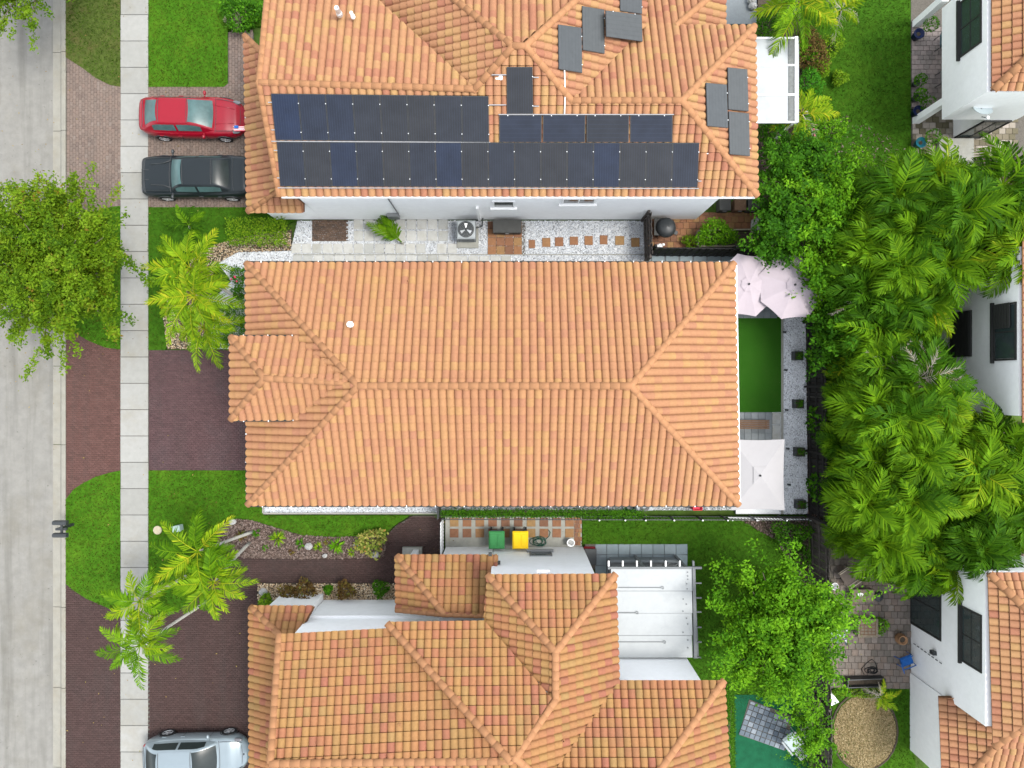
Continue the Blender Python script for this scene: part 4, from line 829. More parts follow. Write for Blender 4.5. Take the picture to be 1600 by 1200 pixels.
window(h3, (P(845, 0, 1.6).x, y855, 1.45), 1.0, 0.75, 'y', 1, m_greym, nx=1, ny=2); window(h3, (P(665, 0, 5).x - 0.03, y935, 4.6), 0.9, 0.6, 'y', 1, m_bronze, nx=1)
for x, y in ((766, 866), (779, 879)): p = P(x, y, 3.3); MB().box(p, (0.15, 0.13, 0.14)).build('gutter_outlet', m_dark, h3.root)
h3.vent((625, 1130, 6.7), 0.14, 0.06, m_ridge)
h3.vent((880, 1156, 6.5), 0.12, 0.05, m_ridge)
MB().box(P(849, 896, 5.2) + Vector((0, 0.06, -0.1)), (0.5, 0.12, 0.1)).build('eave_light', m_trimw, h3.root)
# patio cover and pergola frame of the lower house
pc = thing('patio_cover', 'white stained flat patio cover with dark gutter beside the lower house', 'patio cover', P(1024, 958))
for i in range(4):
    y0, y1 = 889 + 34.7 * i, 889 + 34.7 * (i + 1) - 0.5
    MB().prism(G([(955, y0), (1081, y0), (1082, y1), (955, y1)], zc), zc - 0.1, zc + 0.008 * (i % 2)).build('cover_panel', m_cover, pc)
MB().prism(G([(1081.5, 887), (1086, 887), (1089, 1028), (1084, 1028)], zc), zc - 0.14, zc + 0.06).build('gutter', m_greym, pc)
for y in (894, 900, 905, 912, 920, 936, 944, 955, 966, 975, 988, 1000, 1012): p = P(1071 + random.uniform(-4, 4), y, zc + .02); MB().lathe([(0.03, 0), (0.03, 0.012), (0, 0.014)], 8, p).build('screw_cap', m_greym, pc)
for (x, y, x0) in ((1037, 918, 966), (997, 957, 966), (1040, 1003, 966)):
    MB().tube([P(x0, y, zc + .03), P(x - 4, y, zc + .03), P(x - 3, y - 2, zc + .06), P(x, y - 1, zc + .06), P(x, y + 2, zc + .06), P(x - 3, y + 2, zc + .06)], 0.014, 5).build('tie_rod', m_greym, pc)
for x, y in ((1078, 893), (1082, 1022), (1010, 893)): p = P(x, y, zc); MB().box((p.x, p.y, (zc - .12) / 2), (0.1, 0.1, zc - .12)).build('post', m_greym, pc)
pg = thing('pergola', 'grey metal pergola frame with rafter ends around the lower patio cover', 'pergola', P(1020, 882))
MB().beam(P(950, 887, 2.86), P(1096, 887, 2.86), 0.09, 0.12).build('beam', m_greym, pg)
MB().beam(P(1083, 876, 2.75), P(1090, 1027, 2.75), 0.08, 0.1).build('beam', m_greym, pg)
for x in (951, 973, 995, 1017, 1040, 1062): MB().beam(P(x, 876, 2.8), P(x, 889, 2.8), 0.06, 0.08).build('rafter', m_alu, pg)
for y in (887, 911, 934, 956, 980, 1003, 1027): MB().beam(P(1083, y, 2.84), P(1096, y, 2.84), 0.05, 0.07).build('rafter', m_greym, pg)

# ---- houses beyond the back fence
h4 = House('house', 'grey white two storey house in the top corner with a terrace between square pillars', P(1560, 80), m_tile2)
h4.face((1549, 142, 5.3), (1549, -40, 5.3), (1600, 0, 5.77), [(1549, 142), (1549, -60), (1680, -60), (1680, 20), (1600, 96)])
h4.face((1549, 142, 5.3), (1680, 142, 5.3), (1600, 96, 5.77), [(1549, 142), (1600, 96), (1680, 20), (1680, 142)])
h4.cap((1551, 141, 5.32), (1680, 20, 6.6), 0.15)
h4.finish()
wx = 18.66; wy = P(0, 142, 5.3).y
h4.wall(wx, wy, 21.9, 16.3, 2.3, 5.22, m_greyw); h4.wall(wx + 1.9, wy + 0.02, 21.9, 16.3, 0, 2.29, m_greyw, 'recessed_wall')
for y in (P(0, 197).y + 0.1, P(0, 43).y): MB().box((wx + 0.16, y + 0.14, 1.15), (0.3, 0.3, 2.29)).build('pillar', m_greyw, h4.root)
window(h4, (wx, P(0, 45, 4.2).y + 0.25, 4.25), 2.3, 1.35, 'x', -1, m_bronze, nx=2, ny=2)
MB().box((20.6, wy - 0.75, 0.12), (1.6, 1.3, 0.24)).build('door_step', m_conc, h4.root)
dr = window(h4, (21.2, wy, 1.1), 1.2, 2.15, 'y', -1, m_bronze, nx=2, name='sliding_door', sill=False)
ds = P(1534, 172, 3.6); dish = thing('satellite_dish', 'pale blue oval satellite dish on the corner house wall', 'satellite dish', ds)
dm = MB(); dm.lathe([(0.0, 0.0), (0.15, 0.012), (0.28, 0.04), (0.36, 0.075), (0.37, 0.08), (0.36, 0.06), (0.28, 0.02), (0.0, -0.02)], 24, (0, 0, 0))
o = dm.build('dish', mat('dish_grey', (0.42, 0.49, 0.51), 0.5, 0.05, 4), None, smooth=True); o.parent = dish; o.rotation_euler = (R(-25), R(8), 0); o.scale = (1.2, 0.85, 1)
MB().tube([ds + Vector((0, 0.05, -0.02)), ds + Vector((-0.05, 0.45, -0.3)), ds + Vector((-0.05, wy - ds.y, -0.3))], 0.03, 8).build('arm', m_greym, dish)
MB().tube([ds + Vector((0, -0.28, 0.0)), ds + Vector((0.06, -0.42, 0.25))], 0.02, 6).build('feed_arm', m_greym, dish)
MB().box(ds + Vector((0.06, -0.42, 0.27)), (0.09, 0.12, 0.08)).build('receiver', m_trimw, dish)

h5 = House('house', 'grey walled house behind the palms with dark shuttered windows, cut by the right edge', P(1600, 520), m_tile2)
h5.face((1597, 400, 5.3), (1597, 640, 5.3), (1660, 520, 5.9), [(1597, 370), (1680, 370), (1680, 660), (1597, 660)])
h5.finish()
wx = 19.92
h5.wall(wx, -1.25, 21.8, 5.4, 0, 5.2, m_greyw)
sh = MB().box((wx - 0.05, 2.2, 1.68), (0.1, 2.0, 1.4)).build('shutter', m_bronze, h5.root)
for i in range(14): MB().box((wx - 0.11, 2.2, 1.06 + i * 0.095), (0.03, 1.9, 0.06)).build('slat', m_bronze, sh)
wnd = window(h5, (wx, 2.1, 4.45), 2.3, 1.3, 'x', -1, m_bronze, nx=2, ny=1)
for i in range(6): MB().box((wx - 0.12, 2.75, 4.0 + i * 0.16), (0.05, 1.0, 0.12)).build('shutter_slat', m_bronze, wnd)

h6 = House('house', 'grey white two storey house at the lower right with a low tiled wing', P(1560, 1040), m_tile2)
h6.face((1543, 895, 5.3), (1551, 1165, 5.3), (1600, 1050, 5.82), [(1543, 895), (1600, 950), (1680, 1028), (1680, 1080), (1600, 1132), (1551, 1165)])
h6.face((1543, 895, 5.3), (1660, 895, 5.3), (1600, 950, 5.82), [(1543, 895), (1680, 895), (1680, 1028), (1600, 950)])
h6.face((1551, 1166, 5.3), (1640, 1166, 5.3), (1600, 1132, 5.7), [(1551, 1166), (1600, 1132), (1680, 1080), (1680, 1166)])
h6.face((1466, 1089, 2.9), (1472, 1240, 2.9), (1550, 1140, 3.75), [(1466, 1089), (1552, 1089), (1552, 1168), (1524, 1200), (1492, 1235), (1472, 1235)])
h6.face((1556, 1166, 3.8), (1640, 1166, 3.8), (1524, 1200, 3.45), [(1554, 1166), (1680, 1166), (1680, 1240), (1492, 1235), (1524, 1200)])
h6.cap((1545, 896, 5.32), (1660, 1009, 6.4), 0.15); h6.cap((1552, 1165, 5.3), (1660, 1093, 6.2), 0.15); h6.cap((1492, 1235, 3.1), (1552, 1168, 3.78), 0.15)
h6.finish()
wx = 18.6
h6.wall(wx, -13.45, 21.8, -7.35, 0, 5.2, m_greyw); h6.wall(wx - 0.05, -17.05, 21.8, -13.46, 0, 2.8, m_greyw, 'wing_wall')
window(h6, (wx, -9.9, 1.2), 2.5, 2.35, 'x', -1, m_bronze, nx=2, name='sliding_door', sill=False); window(h6, (wx, -10.3, 4.4), 2.3, 1.25, 'x', -1, m_bronze, nx=2, ny=2)
p = P(1465, 1021, 2.0); MB().box((wx - 0.08, p.y, 1.9), (0.16, 0.16, 0.28)).build('wall_lamp', m_dark, h6.root)
for k_ in range(8): yy = -12.1 - 0.02 * k_; MB().beam((wx - 0.03, -12.0 - 0.012 * k_, 0.3 + 0.28 * k_), (wx - 0.03, -12.01 - 0.012 * k_, 0.46 + 0.28 * k_), 0.03, 0.02).build('cable_clip', m_dark, h6.root)

# ------------------------------------------------------------------ plants
def frond_mesh(L, lift, droop, ll, n, m, vee=0.32, seed=0, wid=0.055, ragged=0.12):
    rr = random.Random(seed); mb = MB()
    def rp(s): return Vector((L * (s - 0.16 * s * s * droop), 0.05 * L * math.sin(seed) * s * s, L * (lift * s - droop * s * s * 0.62)))
    mb.tube([rp(k / 7) for k in range(8)], [0.028 * (1 - 0.8 * k / 7) for k in range(8)], 4, t=0.9)
    base_t = rr.uniform(0.2, 0.7)
    for i in range(n):
        s = 0.14 + 0.86 * (i + 0.5) / n; b = rp(s); fw = (rp(min(1, s + .02)) - rp(s - .02)).normalized()
        le = ll * (0.45 + 0.75 * math.sin(math.pi * min(1, 0.12 + 0.86 * s)) ** 0.8) * (1 - 0.35 * s * s)
        for sd in (-1, 1):
            if rr.random() < 0.03: continue
            l_ = le * rr.uniform(1 - ragged * 1.5, 1 + ragged)
            fa = 0.45 + 0.75 * s + rr.uniform(-0.12, 0.12)
            out = (Vector((0, sd, 0)) * math.cos(fa) + fw * math.sin(fa)).normalized()
            up = Vector((0, 0, 1)); d1 = (out + up * (vee + rr.uniform(-.12, .12))).normalized(); d2 = (out - up * (0.55 + 0.6 * droop + rr.uniform(-.2, .25))).normalized()
            wv = fw * (wid * 0.5)
            q0, q1 = b - wv * 0.5, b + wv * 0.5; mid = b + d1 * l_ * 0.5; tip = mid + d2 * l_ * 0.55
            t = min(1, max(0, base_t + rr.gauss(0, 0.2)))
            mb.add([q0, q1, mid + wv, mid - wv, tip], [(0, 1, 2, 3), (3, 2, 4)], t)
    o = mb.build('frond', m, None); me = o.data; bpy.data.objects.remove(o); return me
def frond_set(m, seed, L=2.2, ll=0.62, n=21, wid=0.10):
    return [frond_mesh(L * (0.85 + 0.05 * k), 0.50 - 0.05 * (k % 4), 0.55 + 0.13 * (k % 5), ll, n, m, seed=seed + k, wid=wid) for k in range(8)]
FR = {'green': frond_set(m_palm, 10), 'yellow': frond_set(m_palmy, 40, 2.1, 0.62, 20, 0.10), 'dark': frond_set(m_palmd, 70), 'dry': [frond_mesh(1.9, 0.25, 0.9, 0.5, 18, m_frond_dead, seed=200 + k, wid=0.04, ragged=0.4) for k in range(3)]}
def grove_set(m, seed): return [frond_mesh(1.55 + 0.06 * k, 0.62 - 0.05 * (k % 3), 0.75 + 0.14 * (k % 5), 0.78, 17, m, vee=0.2, seed=seed + k, wid=0.10) for k in range(8)]
FR['g_green'] = grove_set(m_palm, 310); FR['g_dark'] = grove_set(m_palmd, 340); FR['g_yellow'] = grove_set(m_palmy, 370)
def palm(name, label, head, base, kinds, nf, scale=1.0, group=None, trunk_m=None, trunk_r=0.07, seed=0, dry=0, az=None, lowest=-25, bend=0.0):
    """head: top of the trunk; base: its foot (both in metres)."""
    rr = random.Random(seed); head, base = Vector(head), Vector(base)
    t = thing(name, label, 'palm', base, group)
    mid = (head + base) / 2 + Vector((0, 0, 0)) + (head - base).cross(Vector((0, 0, 1))) * bend
    pts = [(base * (1 - s) ** 2 + mid * 2 * s * (1 - s) + head * s * s) for s in [k / 8 for k in range(9)]]
    MB().tube(pts, [trunk_r * (1.25 - 0.35 * k / 8) for k in range(9)], 10).build('trunk', trunk_m or m_palmtrunk, t, smooth=True)
    MB().tube([head - Vector((0, 0, 0.3)), head + Vector((0, 0, 0.15))], [trunk_r * 1.1, trunk_r * 0.5], 8).build('crownshaft', m_palm, t, smooth=True)
    a0 = rr.uniform(0, 6.28)
    for i in range(nf):
        k = kinds[i % len(kinds)]; me = rr.choice(FR[k]); o = link('frond', me, t)
        a = a0 + i * 2.39996 if az is None else R(az[i % len(az)]) + rr.uniform(-.15, .15)
        pit = lowest + (70 - lowest) * (1 - (i + 0.5) / nf) ** 1.6 if az is None else rr.uniform(0, 20)
        o.location = head - base; s = scale * rr.uniform(0.85, 1.12)
        o.rotation_euler = (rr.uniform(-.3, .3), -R(pit * 0.6), a); o.scale = (s, s * rr.uniform(0.9, 1.15), s)
    for i in range(dry):
        o = link('dry_frond', rr.choice(FR['dry']), t); o.location = head - base; o.rotation_euler = (rr.uniform(-.5, .5), R(rr.uniform(-20, 15)) if dry < 4 else R(rr.uniform(-62, -22)), rr.uniform(0, 6.28)); o.scale = (scale * (1 if dry < 4 else 0.75),) * 3
    return t
def leaf_mesh(name, C, size, m, parent, tint=None, up=0.5, aspect=0.5, tb=0.0):
    n = len(C); C = np.asarray(C, float)
    d = RNG.normal(0, 1, (n, 3)); d[:, 2] *= 0.45; d /= np.linalg.norm(d, axis=1)[:, None]
    nr = RNG.normal(0, 1, (n, 3)); nr[:, 2] = np.abs(nr[:, 2]) + up * 2; sd = np.cross(d, nr); sd /= (np.linalg.norm(sd, axis=1)[:, None] + 1e-9)
    s = RNG.uniform(size * 0.6, size * 1.3, n)[:, None]
    p0 = C - d * s * 0.5; p2 = C + d * s * 0.5; p1 = C + sd * s * aspect * 0.5 + d * s * 0.05; p3 = C - sd * s * aspect * 0.5 + d * s * 0.05
    V = np.stack([p0, p1, p2, p3], 1).reshape(-1, 3); F = np.arange(4 * n).reshape(n, 4)
    if tint is None: tint = np.clip(RNG.normal(0.45, 0.22, n), 0, 1)
    return np_mesh(name, V, F, tint, m, parent)
def branch_tree(name, label, base, centre, rx, ry, zc_, thick, nlimb, m, leaf, n_per, cat='tree', trunk_r=0.14, seed=1, spread=0.30, twigs=7, fork=2.0, inner=0.25):
    rr = random.Random(seed); base, cen = Vector(base), Vector(centre)
    t = thing(name, label, cat, base)
    tm = MB(); fk = Vector((base.x + (cen.x - base.x) * 0.3, base.y + (cen.y - base.y) * 0.3, fork))
    tm.tube([base - Vector((0, 0, 0.1)), base + Vector((0.03, 0, fork * 0.5)), fk], [trunk_r * 1.4, trunk_r * 1.05, trunk_r * 0.9], 10); tm.build('trunk', m_bark, t, smooth=True)
    C = []; T = []
    for i in range(nlimb):
        az = 2 * math.pi * (i + rr.uniform(-.35, .35)) / nlimb * 1.0 + (0.5 if i % 2 else 0); rad = rr.uniform(0.55, 1.04) if i % 3 else rr.uniform(0.25, 0.55)
        end = Vector((cen.x + rx * rad * math.cos(az), cen.y + ry * rad * math.sin(az), zc_ + thick * (0.75 - rad * rad * 0.9) + rr.uniform(-.3, .3)))
        mid = fk * 0.45 + end * 0.55 + Vector((rr.uniform(-.25, .25), rr.uniform(-.25, .25), 0.35))
        bp = [fk * (1 - s) ** 2 + mid * 2 * s * (1 - s) + end * s * s for s in [k / 8 for k in range(9)]]
        MB().tube(bp, [trunk_r * 0.5 * (1 - 0.85 * k / 8) for k in range(9)], 6).build('limb', m_bark, t)
        for w_ in range(twigs):
            s = inner + (1 - inner) * (w_ + rr.random()) / twigs; p = fk * (1 - s) ** 2 + mid * 2 * s * (1 - s) + end * s * s
            off = Vector((rr.gauss(0, spread), rr.gauss(0, spread), rr.gauss(0.05, spread * 0.55)))
            q = p + off; n = int(n_per * rr.uniform(0.6, 1.3)); dirv = (off + (end - fk).normalized() * 0.35)
            k = RNG.uniform(-0.6, 1.2, n)[:, None]
            C.append(np.array(q)[None] + k * np.array(dirv)[None] + RNG.normal(0, spread * 0.38, (n, 3)) * np.array([1, 1, 0.7]))
            T.append(np.clip(RNG.normal(rr.uniform(0.12, 0.68), 0.16, n), 0, 1))
    leaf_mesh('crown', np.concatenate(C), leaf, m, t, np.concatenate(T)); return t
def shrub(name, label, c, r, m, n, leaf=0.09, cat='shrub', group=None, z0=0.03, stem=True, flowers=0, box=False):
    c = Vector(c); t = thing(name, label, cat, (c.x, c.y, z0), group)
    if stem:
        sm = MB()
        for k in range(5): a = 2 * math.pi * k / 5; sm.tube([(c.x, c.y, z0), (c.x + r[0] * .3 * math.cos(a), c.y + r[1] * .3 * math.sin(a), z0 + r[2] * .6), (c.x + r[0] * .6 * math.cos(a), c.y + r[1] * .6 * math.sin(a), z0 + r[2] * 1.2)], [0.025, 0.018, 0.008], 5)
        sm.build('stem', m_bark, t)
    if box:
        X = RNG.uniform(-1, 1, (n, 3)); X[:, 2] = np.where(RNG.uniform(0, 1, n) < 0.6, RNG.uniform(0.75, 1.0, n), X[:, 2]); X[:, :2] *= (1 + RNG.normal(0, 0.05, (n, 2)))
    else:
        X = RNG.normal(0, 1, (n, 3)); X /= np.linalg.norm(X, axis=1)[:, None]; X *= (RNG.uniform(0.35, 1.0, n) ** 0.4)[:, None]
        lob = 1 + 0.22 * np.sin(3 * np.arctan2(X[:, 1], X[:, 0]) + c.x * 3) + RNG.normal(0, 0.08, n); X[:, 0] *= lob; X[:, 1] *= lob
    C = np.stack([c.x + X[:, 0] * r[0], c.y + X[:, 1] * r[1], z0 + r[2] + X[:, 2] * r[2] * 0.98], 1)
    leaf_mesh('foliage', C, leaf, m, t)
    if flowers:
        fm = MB()
        for k in range(flowers): a = random.uniform(0, 6.28); q = random.uniform(0.1, 0.8); fm.ell((c.x + r[0] * q * math.cos(a), c.y + r[1] * q * math.sin(a), z0 + r[2] * 1.95), (0.05, 0.05, 0.04), 6, 4)
        fm.build('blossom', m_flower, t)
    return t
def tuft(name, label, c, n, L, m, cat='plant', group=None, z0=0.04, wid=0.03, flat=0.5):
    c = Vector(c); t = thing(name, label, cat, (c.x, c.y, z0), group); mb = MB()
    for k in range(n):
        a = random.uniform(0, 6.28); l_ = L * random.uniform(0.6, 1.1); e = random.uniform(0.15, 1.0) * flat + 0.2
        d = Vector((math.cos(a), math.sin(a), 0)); s = Vector((-math.sin(a), math.cos(a), 0)) * wid
        p0 = Vector((c.x, c.y, z0)) + d * 0.03; p1 = p0 + d * l_ * 0.55 * e + Vector((0, 0, l_ * 0.6 * (1.2 - e))); p2 = p1 + d * l_ * 0.5 + Vector((0, 0, l_ * (0.15 - 0.45 * e)))
        mb.add([p0 - s * .5, p0 + s * .5, p1 + s, p1 - s, p2], [(0, 1, 2, 3), (3, 2, 4)], random.random())
    mb.build('leaf_spray', m, t); return t

# street trees
branch_tree('street_tree', 'large feathery yellow green street tree spreading over the kerb', P(150, 432), P(68, 405, 4.6), 3.15, 3.55, 4.4, 1.4, 44, m_leaf_street, 0.14, 150, seed=3, spread=0.28, twigs=16, inner=0.10)
branch_tree('street_tree', 'yellow green street tree reaching in at the top left corner', P(140, -80), P(15, -62, 4.5), 2.2, 3.0, 4.2, 1.2, 20, m_leaf_street, 0.135, 120, seed=8, spread=0.27, twigs=12)
# broad-leaved tree in the lower back garden
branch_tree('garden_tree', 'rounded bright green leafy tree on the lower back lawn', P(1190, 960), P(1222, 982, 4.4), 2.4, 2.95, 4.2, 1.7, 44, m_leaf_gard, 0.15, 135, seed=5, spread=0.34, twigs=13, inner=0.10)
branch_tree('garden_tree', 'small bright green tree by the turf corner fence', P(1262, 1140), P(1272, 1140, 2.6), 0.6, 1.5, 2.4, 0.8, 12, m_leaf_gard, 0.12, 50, seed=6, spread=0.22, twigs=6, fork=1.0, trunk_r=0.06)
# leafy trees behind the upper house
for i, (x, y, rx, ry, z, m, lab) in enumerate(((1238, 265, 1.6, 1.35, 2.6, m_leaf_dark, 'dark green leafy tree below the drooping yellow palm'), (1215, 360, 1.0, 1.3, 2.8, m_leaf_dark, 'dark leafy tree beside the side terrace planter'), (1292, 330, 1.5, 1.5, 3.0, m_leaf_gard, 'mid green leafy tree above the two lilac umbrellas'), (1287, 430, 0.55, 1.4, 2.8, m_leaf_gard, 'leafy tree leaning over the right lilac umbrella'), (1306, 510, 0.55, 1.2, 2.6, m_leaf_dark, 'leafy tree just behind the top of the dark back fence'))):
    branch_tree('leafy_tree', lab, P(x + 6, y + (6 if y < 300 else 0)), P(x, y, z), rx, ry, z, 1.1, 24, m, 0.16, 80, seed=20 + i, spread=0.3, fork=1.0, trunk_r=0.07)

# the palm grove behind the back fence
GH = [(1400, 305), (1452, 290), (1372, 335), (1362, 388), (1440, 352), (1502, 330), (1566, 290), (1596, 345), (1540, 385), (1478, 410), (1402, 415), (1352, 450), (1338, 405), (1335, 490), (1372, 520), (1432, 480), (1338, 565), (1385, 570), (1332, 630), (1436, 590), (1462, 635), (1410, 655), (1365, 645), (1330, 700), (1375, 722), (1440, 712), (1505, 700), (1556, 695), (1595, 722), (1560, 762), (1500, 772), (1425, 782), (1355, 785), (1330, 835), (1378, 850), (1452, 838), (1525, 828), (1585, 805), (1425, 878), (1482, 875), (1533, 860), (1335, 760), (1450, 670), (1590, 395), (1400, 470), (1470, 345), (1400, 610), (1395, 820), (1480, 800), (1420, 360), (1530, 740), (1470, 740), (1310, 620), (1308, 690), (1312, 770), (1320, 520)]
special = {(1436, 590): 'tall pale green palm with silvery dry flower stalks in the middle of the grove', (1566, 290): 'palm nearest the mossy upper patio with a rounded crown', (1452, 290): 'yellow green palm at the top edge of the grove by the lawn', (1482, 875): 'palm drooping over the glass door of the lower right house', (1533, 860): 'palm leaning onto the roof of the lower right house', (1378, 850): 'palm spreading over the beige metal chair on the lower patio', (1462, 635): 'bright lime palm below the shuttered window'}
rows = {}
for (x, y) in GH: rows.setdefault(int((y - 285) // 62), []).append((x, y))
rowname = ['top row', 'second row down', 'third row down', 'fourth row down', 'fifth row down', 'sixth row down', 'seventh row down', 'eighth row down', 'ninth row down', 'lowest row']
for i, (x, y) in enumerate(GH):
    rr = random.Random(i * 13 + 5); z = rr.uniform(3.0, 4.8) if x > 1345 else rr.uniform(2.0, 2.9)
    hd = P(x, y, z); kd = [('g_dark',), ('g_green', 'g_yellow'), ('g_dark', 'g_green'), ('g_dark', 'green', 'g_green'), ('g_green',)][rr.randrange(5)]
    if (x, y) in ((1452, 290), (1462, 635), (1482, 875)): kd = ('g_yellow', 'g_green')
    r_ = int((y - 285) // 62); k_ = sorted(rows[r_]).index((x, y)); last = max(rows)
    lab = special.get((x, y)) or f'green feathery palm of the grove, {ORD[k_]} from the fence side in the {"lowest row" if r_ == last else rowname[r_]}'
    palm('palm_tree', lab, hd, (hd.x + rr.uniform(-.4, .4), hd.y + rr.uniform(-.4, .4), 0), kd, rr.randint(22, 27), rr.uniform(0.92, 1.15) * (1 if x > 1345 else 0.8 if x > 1325 else 0.55), 'palms of the grove behind the back fence', m_palmtrunk, 0.06, seed=i, dry=11 if (x, y) == (1436, 590) else 6 if (x, y) in ((1385, 570), (1595, 722)) else (1 if rr.random() < .25 else 0), lowest=-35)
und = []
for (x, y) in ((1340, 420), (1420, 380), (1500, 380), (1310, 560), (1400, 480), (1340, 600), (1410, 740), (1480, 740), (1540, 720), (1340, 820), (1480, 800), (1310, 760), (1360, 470), (1380, 680), (1450, 560), (1560, 340), (1310, 660), (1420, 840), (1300, 480)):
    c = P(x, y, 1.5); X = RNG.normal(0, 1, (750, 3)); X /= np.linalg.norm(X, axis=1)[:, None]; und.append(np.stack([c.x + X[:, 0] * 1.15 * RNG.uniform(.6, 1.1, 750), c.y + X[:, 1] * 1.15 * RNG.uniform(.6, 1.1, 750), 1.15 + X[:, 2] * 1.05], 1))
tag(leaf_mesh('undergrowth', np.concatenate(und), 0.22, m_leaf_dark, None), kind='stuff')
# front yard palms of the middle house
f = lambda x, y, z: P(x, y, z)
palm('palm_tree', 'front yard palm leaning left, topmost of the yellow green cluster', f(297, 420, 3.4), f(372, 466, 0), ('yellow',), 15, 0.9, 'front yard palms', seed=101, trunk_r=0.06)
palm('palm_tree', 'front yard palm in the centre of the yellow green cluster', f(303, 462, 3.8), f(378, 470, 0), ('yellow',), 16, 0.9, 'front yard palms', seed=102, trunk_r=0.06)
palm('palm_tree', 'small front yard palm overhanging the middle driveway', f(318, 512, 3.0), f(378, 502, 0), ('yellow',), 13, 0.78, 'front yard palms', seed=103, trunk_r=0.055)
palm('palm_tree', 'low young palm in the shade above the front yard cluster', f(296, 352, 1.2), f(296, 358, 0), ('dark', 'green'), 7, 0.5, 'front yard palms', seed=104, trunk_r=0.05)
# palms of the lower yard
palm('palm_tree', 'lower yard palm beside the mulch bed, upper left of the four', f(309, 862, 3.4), f(395, 831, 0.05), ('yellow', 'green'), 12, 0.9, 'lower yard palms', seed=111, trunk_r=0.06)
palm('palm_tree', 'lower yard palm with a drooping crown over the dark driveway', f(334, 910, 3.6), f(390, 848, 0.05), ('yellow', 'yellow', 'green'), 14, 0.85, 'lower yard palms', seed=112, trunk_r=0.06, bend=0.08)
palm('palm_tree', 'lower yard palm with browning fronds hanging across the sidewalk', f(218, 940, 4.2), f(320, 884, 0), ('yellow', 'green'), 11, 0.78, 'lower yard palms', seed=113, dry=2, trunk_r=0.06)
palm('palm_tree', 'lowest lower yard palm with a long pale trunk over the sidewalk', f(219, 1008, 4.4), f(335, 932, 0), ('green', 'green', 'yellow'), 12, 0.78, 'lower yard palms', seed=114, trunk_r=0.06)
# palms behind the upper house
palm('palm_tree', 'large yellow green palm at the top edge beyond the upper house', f(1252, 5, 3.6), f(1235, 30, 0), ('yellow', 'green', 'yellow'), 14, 1.0, None, seed=121)
palm('palm_tree', 'palm with drooping yellow fronds below the white patio cover', f(1253, 178, 2.2), f(1262, 176, 0), ('yellow',), 9, 0.75, None, seed=122, dry=1, az=[150, 215, 30, 70, 250, 345, 120, 290, 10])
palm('palm_tree', 'small palm at the top edge beside the upper lawn', f(1315, 15, 2.0), f(1305, 20, 0), ('yellow', 'dry'), 9, 0.7, None, seed=123)
palm('palm_tree', 'single arching young palm against the white wall of the upper house', f(627, 378, 0.35), f(630, 380, 0.05), ('green',), 4, 0.85, None, seed=124, az=[135, 140, 125, 150], trunk_r=0.05)
palm('palm_tree', 'small golden palm at the edge of the dry straw circle', f(1375, 1088, 1.0), f(1375, 1088, 0), ('yellow', 'dry', 'yellow'), 9, 0.42, None, seed=125)

# shrubs, hedges and bedding
shrub('hedge', 'clipped bright green hedge block at the corner of the gravel yard', P(405, 364, 0.4), (1.35, 0.62, 0.42), m_leaf_lime, 2600, 0.09, 'hedge', box=True)
shrub('hedge', 'rounded dark green hedge under the eave of the middle house', P(362, 503, 0.4), (0.95, 1.1, 0.4), m_leaf_hedge, 3000, 0.08, 'hedge')
shrub('shrub', 'low green shrub between the front palms and the driveway', P(336, 535, 0.3), (0.8, 0.35, 0.3), m_leaf_hedge, 900, 0.08)
shrub('shrub', 'flowering shrub with pink blossom beside the middle house corner', P(373, 432, 0.5), (0.32, 0.55, 0.5), m_leaf_dark, 500, 0.1, flowers=4)
shrub('shrub', 'small dark shrub below the flowering one by the house corner', P(374, 458, 0.4), (0.35, 0.3, 0.4), m_leaf_dark, 350, 0.1)
shrub('shrub', 'spiky dark shrub at the top lawn corner by the upper house', P(378, 22, 0.6), (0.95, 0.75, 0.6), m_leaf_dark, 1300, 0.16)
shrub('shrub', 'grey leaved shrub at the edge of the top lawn', P(365, 32, 0.4), (0.4, 0.35, 0.35), leafm('leaf_silver', pal((0.12, 0.15, 0.07), (0.22, 0.24, 0.13), (0.34, 0.35, 0.22))), 320, 0.13)
shrub('shrub', 'green shrub tucked beside the garage skirt roof', P(398, 326, 0.3), (0.45, 0.25, 0.3), m_leaf_hedge, 400, 0.09)
for i, (x, y, r_, m, lab) in enumerate(((1262, 62, 0.6, m_leaf_red, 'bronze red shrub beside the top corner of the patio cover'), (1272, 88, 0.7, m_leaf_red, 'russet shrub at the middle of the patio cover edge'), (1258, 80, 0.5, m_leaf_gard, 'leafy green bush close against the patio cover'), (1284, 105, 0.42, m_leaf_lime, 'lime shrub between the russet shrub and the lawn'), (1265, 128, 0.62, leafm('leaf_fine_green', pal((0.025, 0.13, 0.008), (0.05, 0.2, 0.01), (0.085, 0.27, 0.015))), 'round vivid green bush beside the patio cover'), (1312, 122, 0.35, m_leaf_lime, 'small pale sprig at the edge of the upper lawn'), (1202, 42, 0.75, m_leaf_dark, 'dark bush above the patio cover'), (1300, 70, 0.5, m_leaf_lime, 'yellow green shrub bordering the upper lawn'), (1222, 20, 0.7, m_leaf_dark, 'dark green bush under the top edge palm'), (1210, 205, 0.7, m_leaf_dark, 'dark bush below the patio cover corner'), (1300, 205, 0.7, m_leaf_gard, 'green bush at the lower end of the upper lawn'), (1340, 262, 0.9, m_leaf_gard, 'bush where the upper lawn meets the grove'), (1262, 215, 0.7, m_leaf_gard, 'bush with orange flowers below the drooping palm'))):
    shrub('shrub', lab, P(x, y, r_), (r_, r_, r_ * 0.9), m, int(900 * r_ + 250), 0.12, flowers=3 if 'orange' in lab else 0)
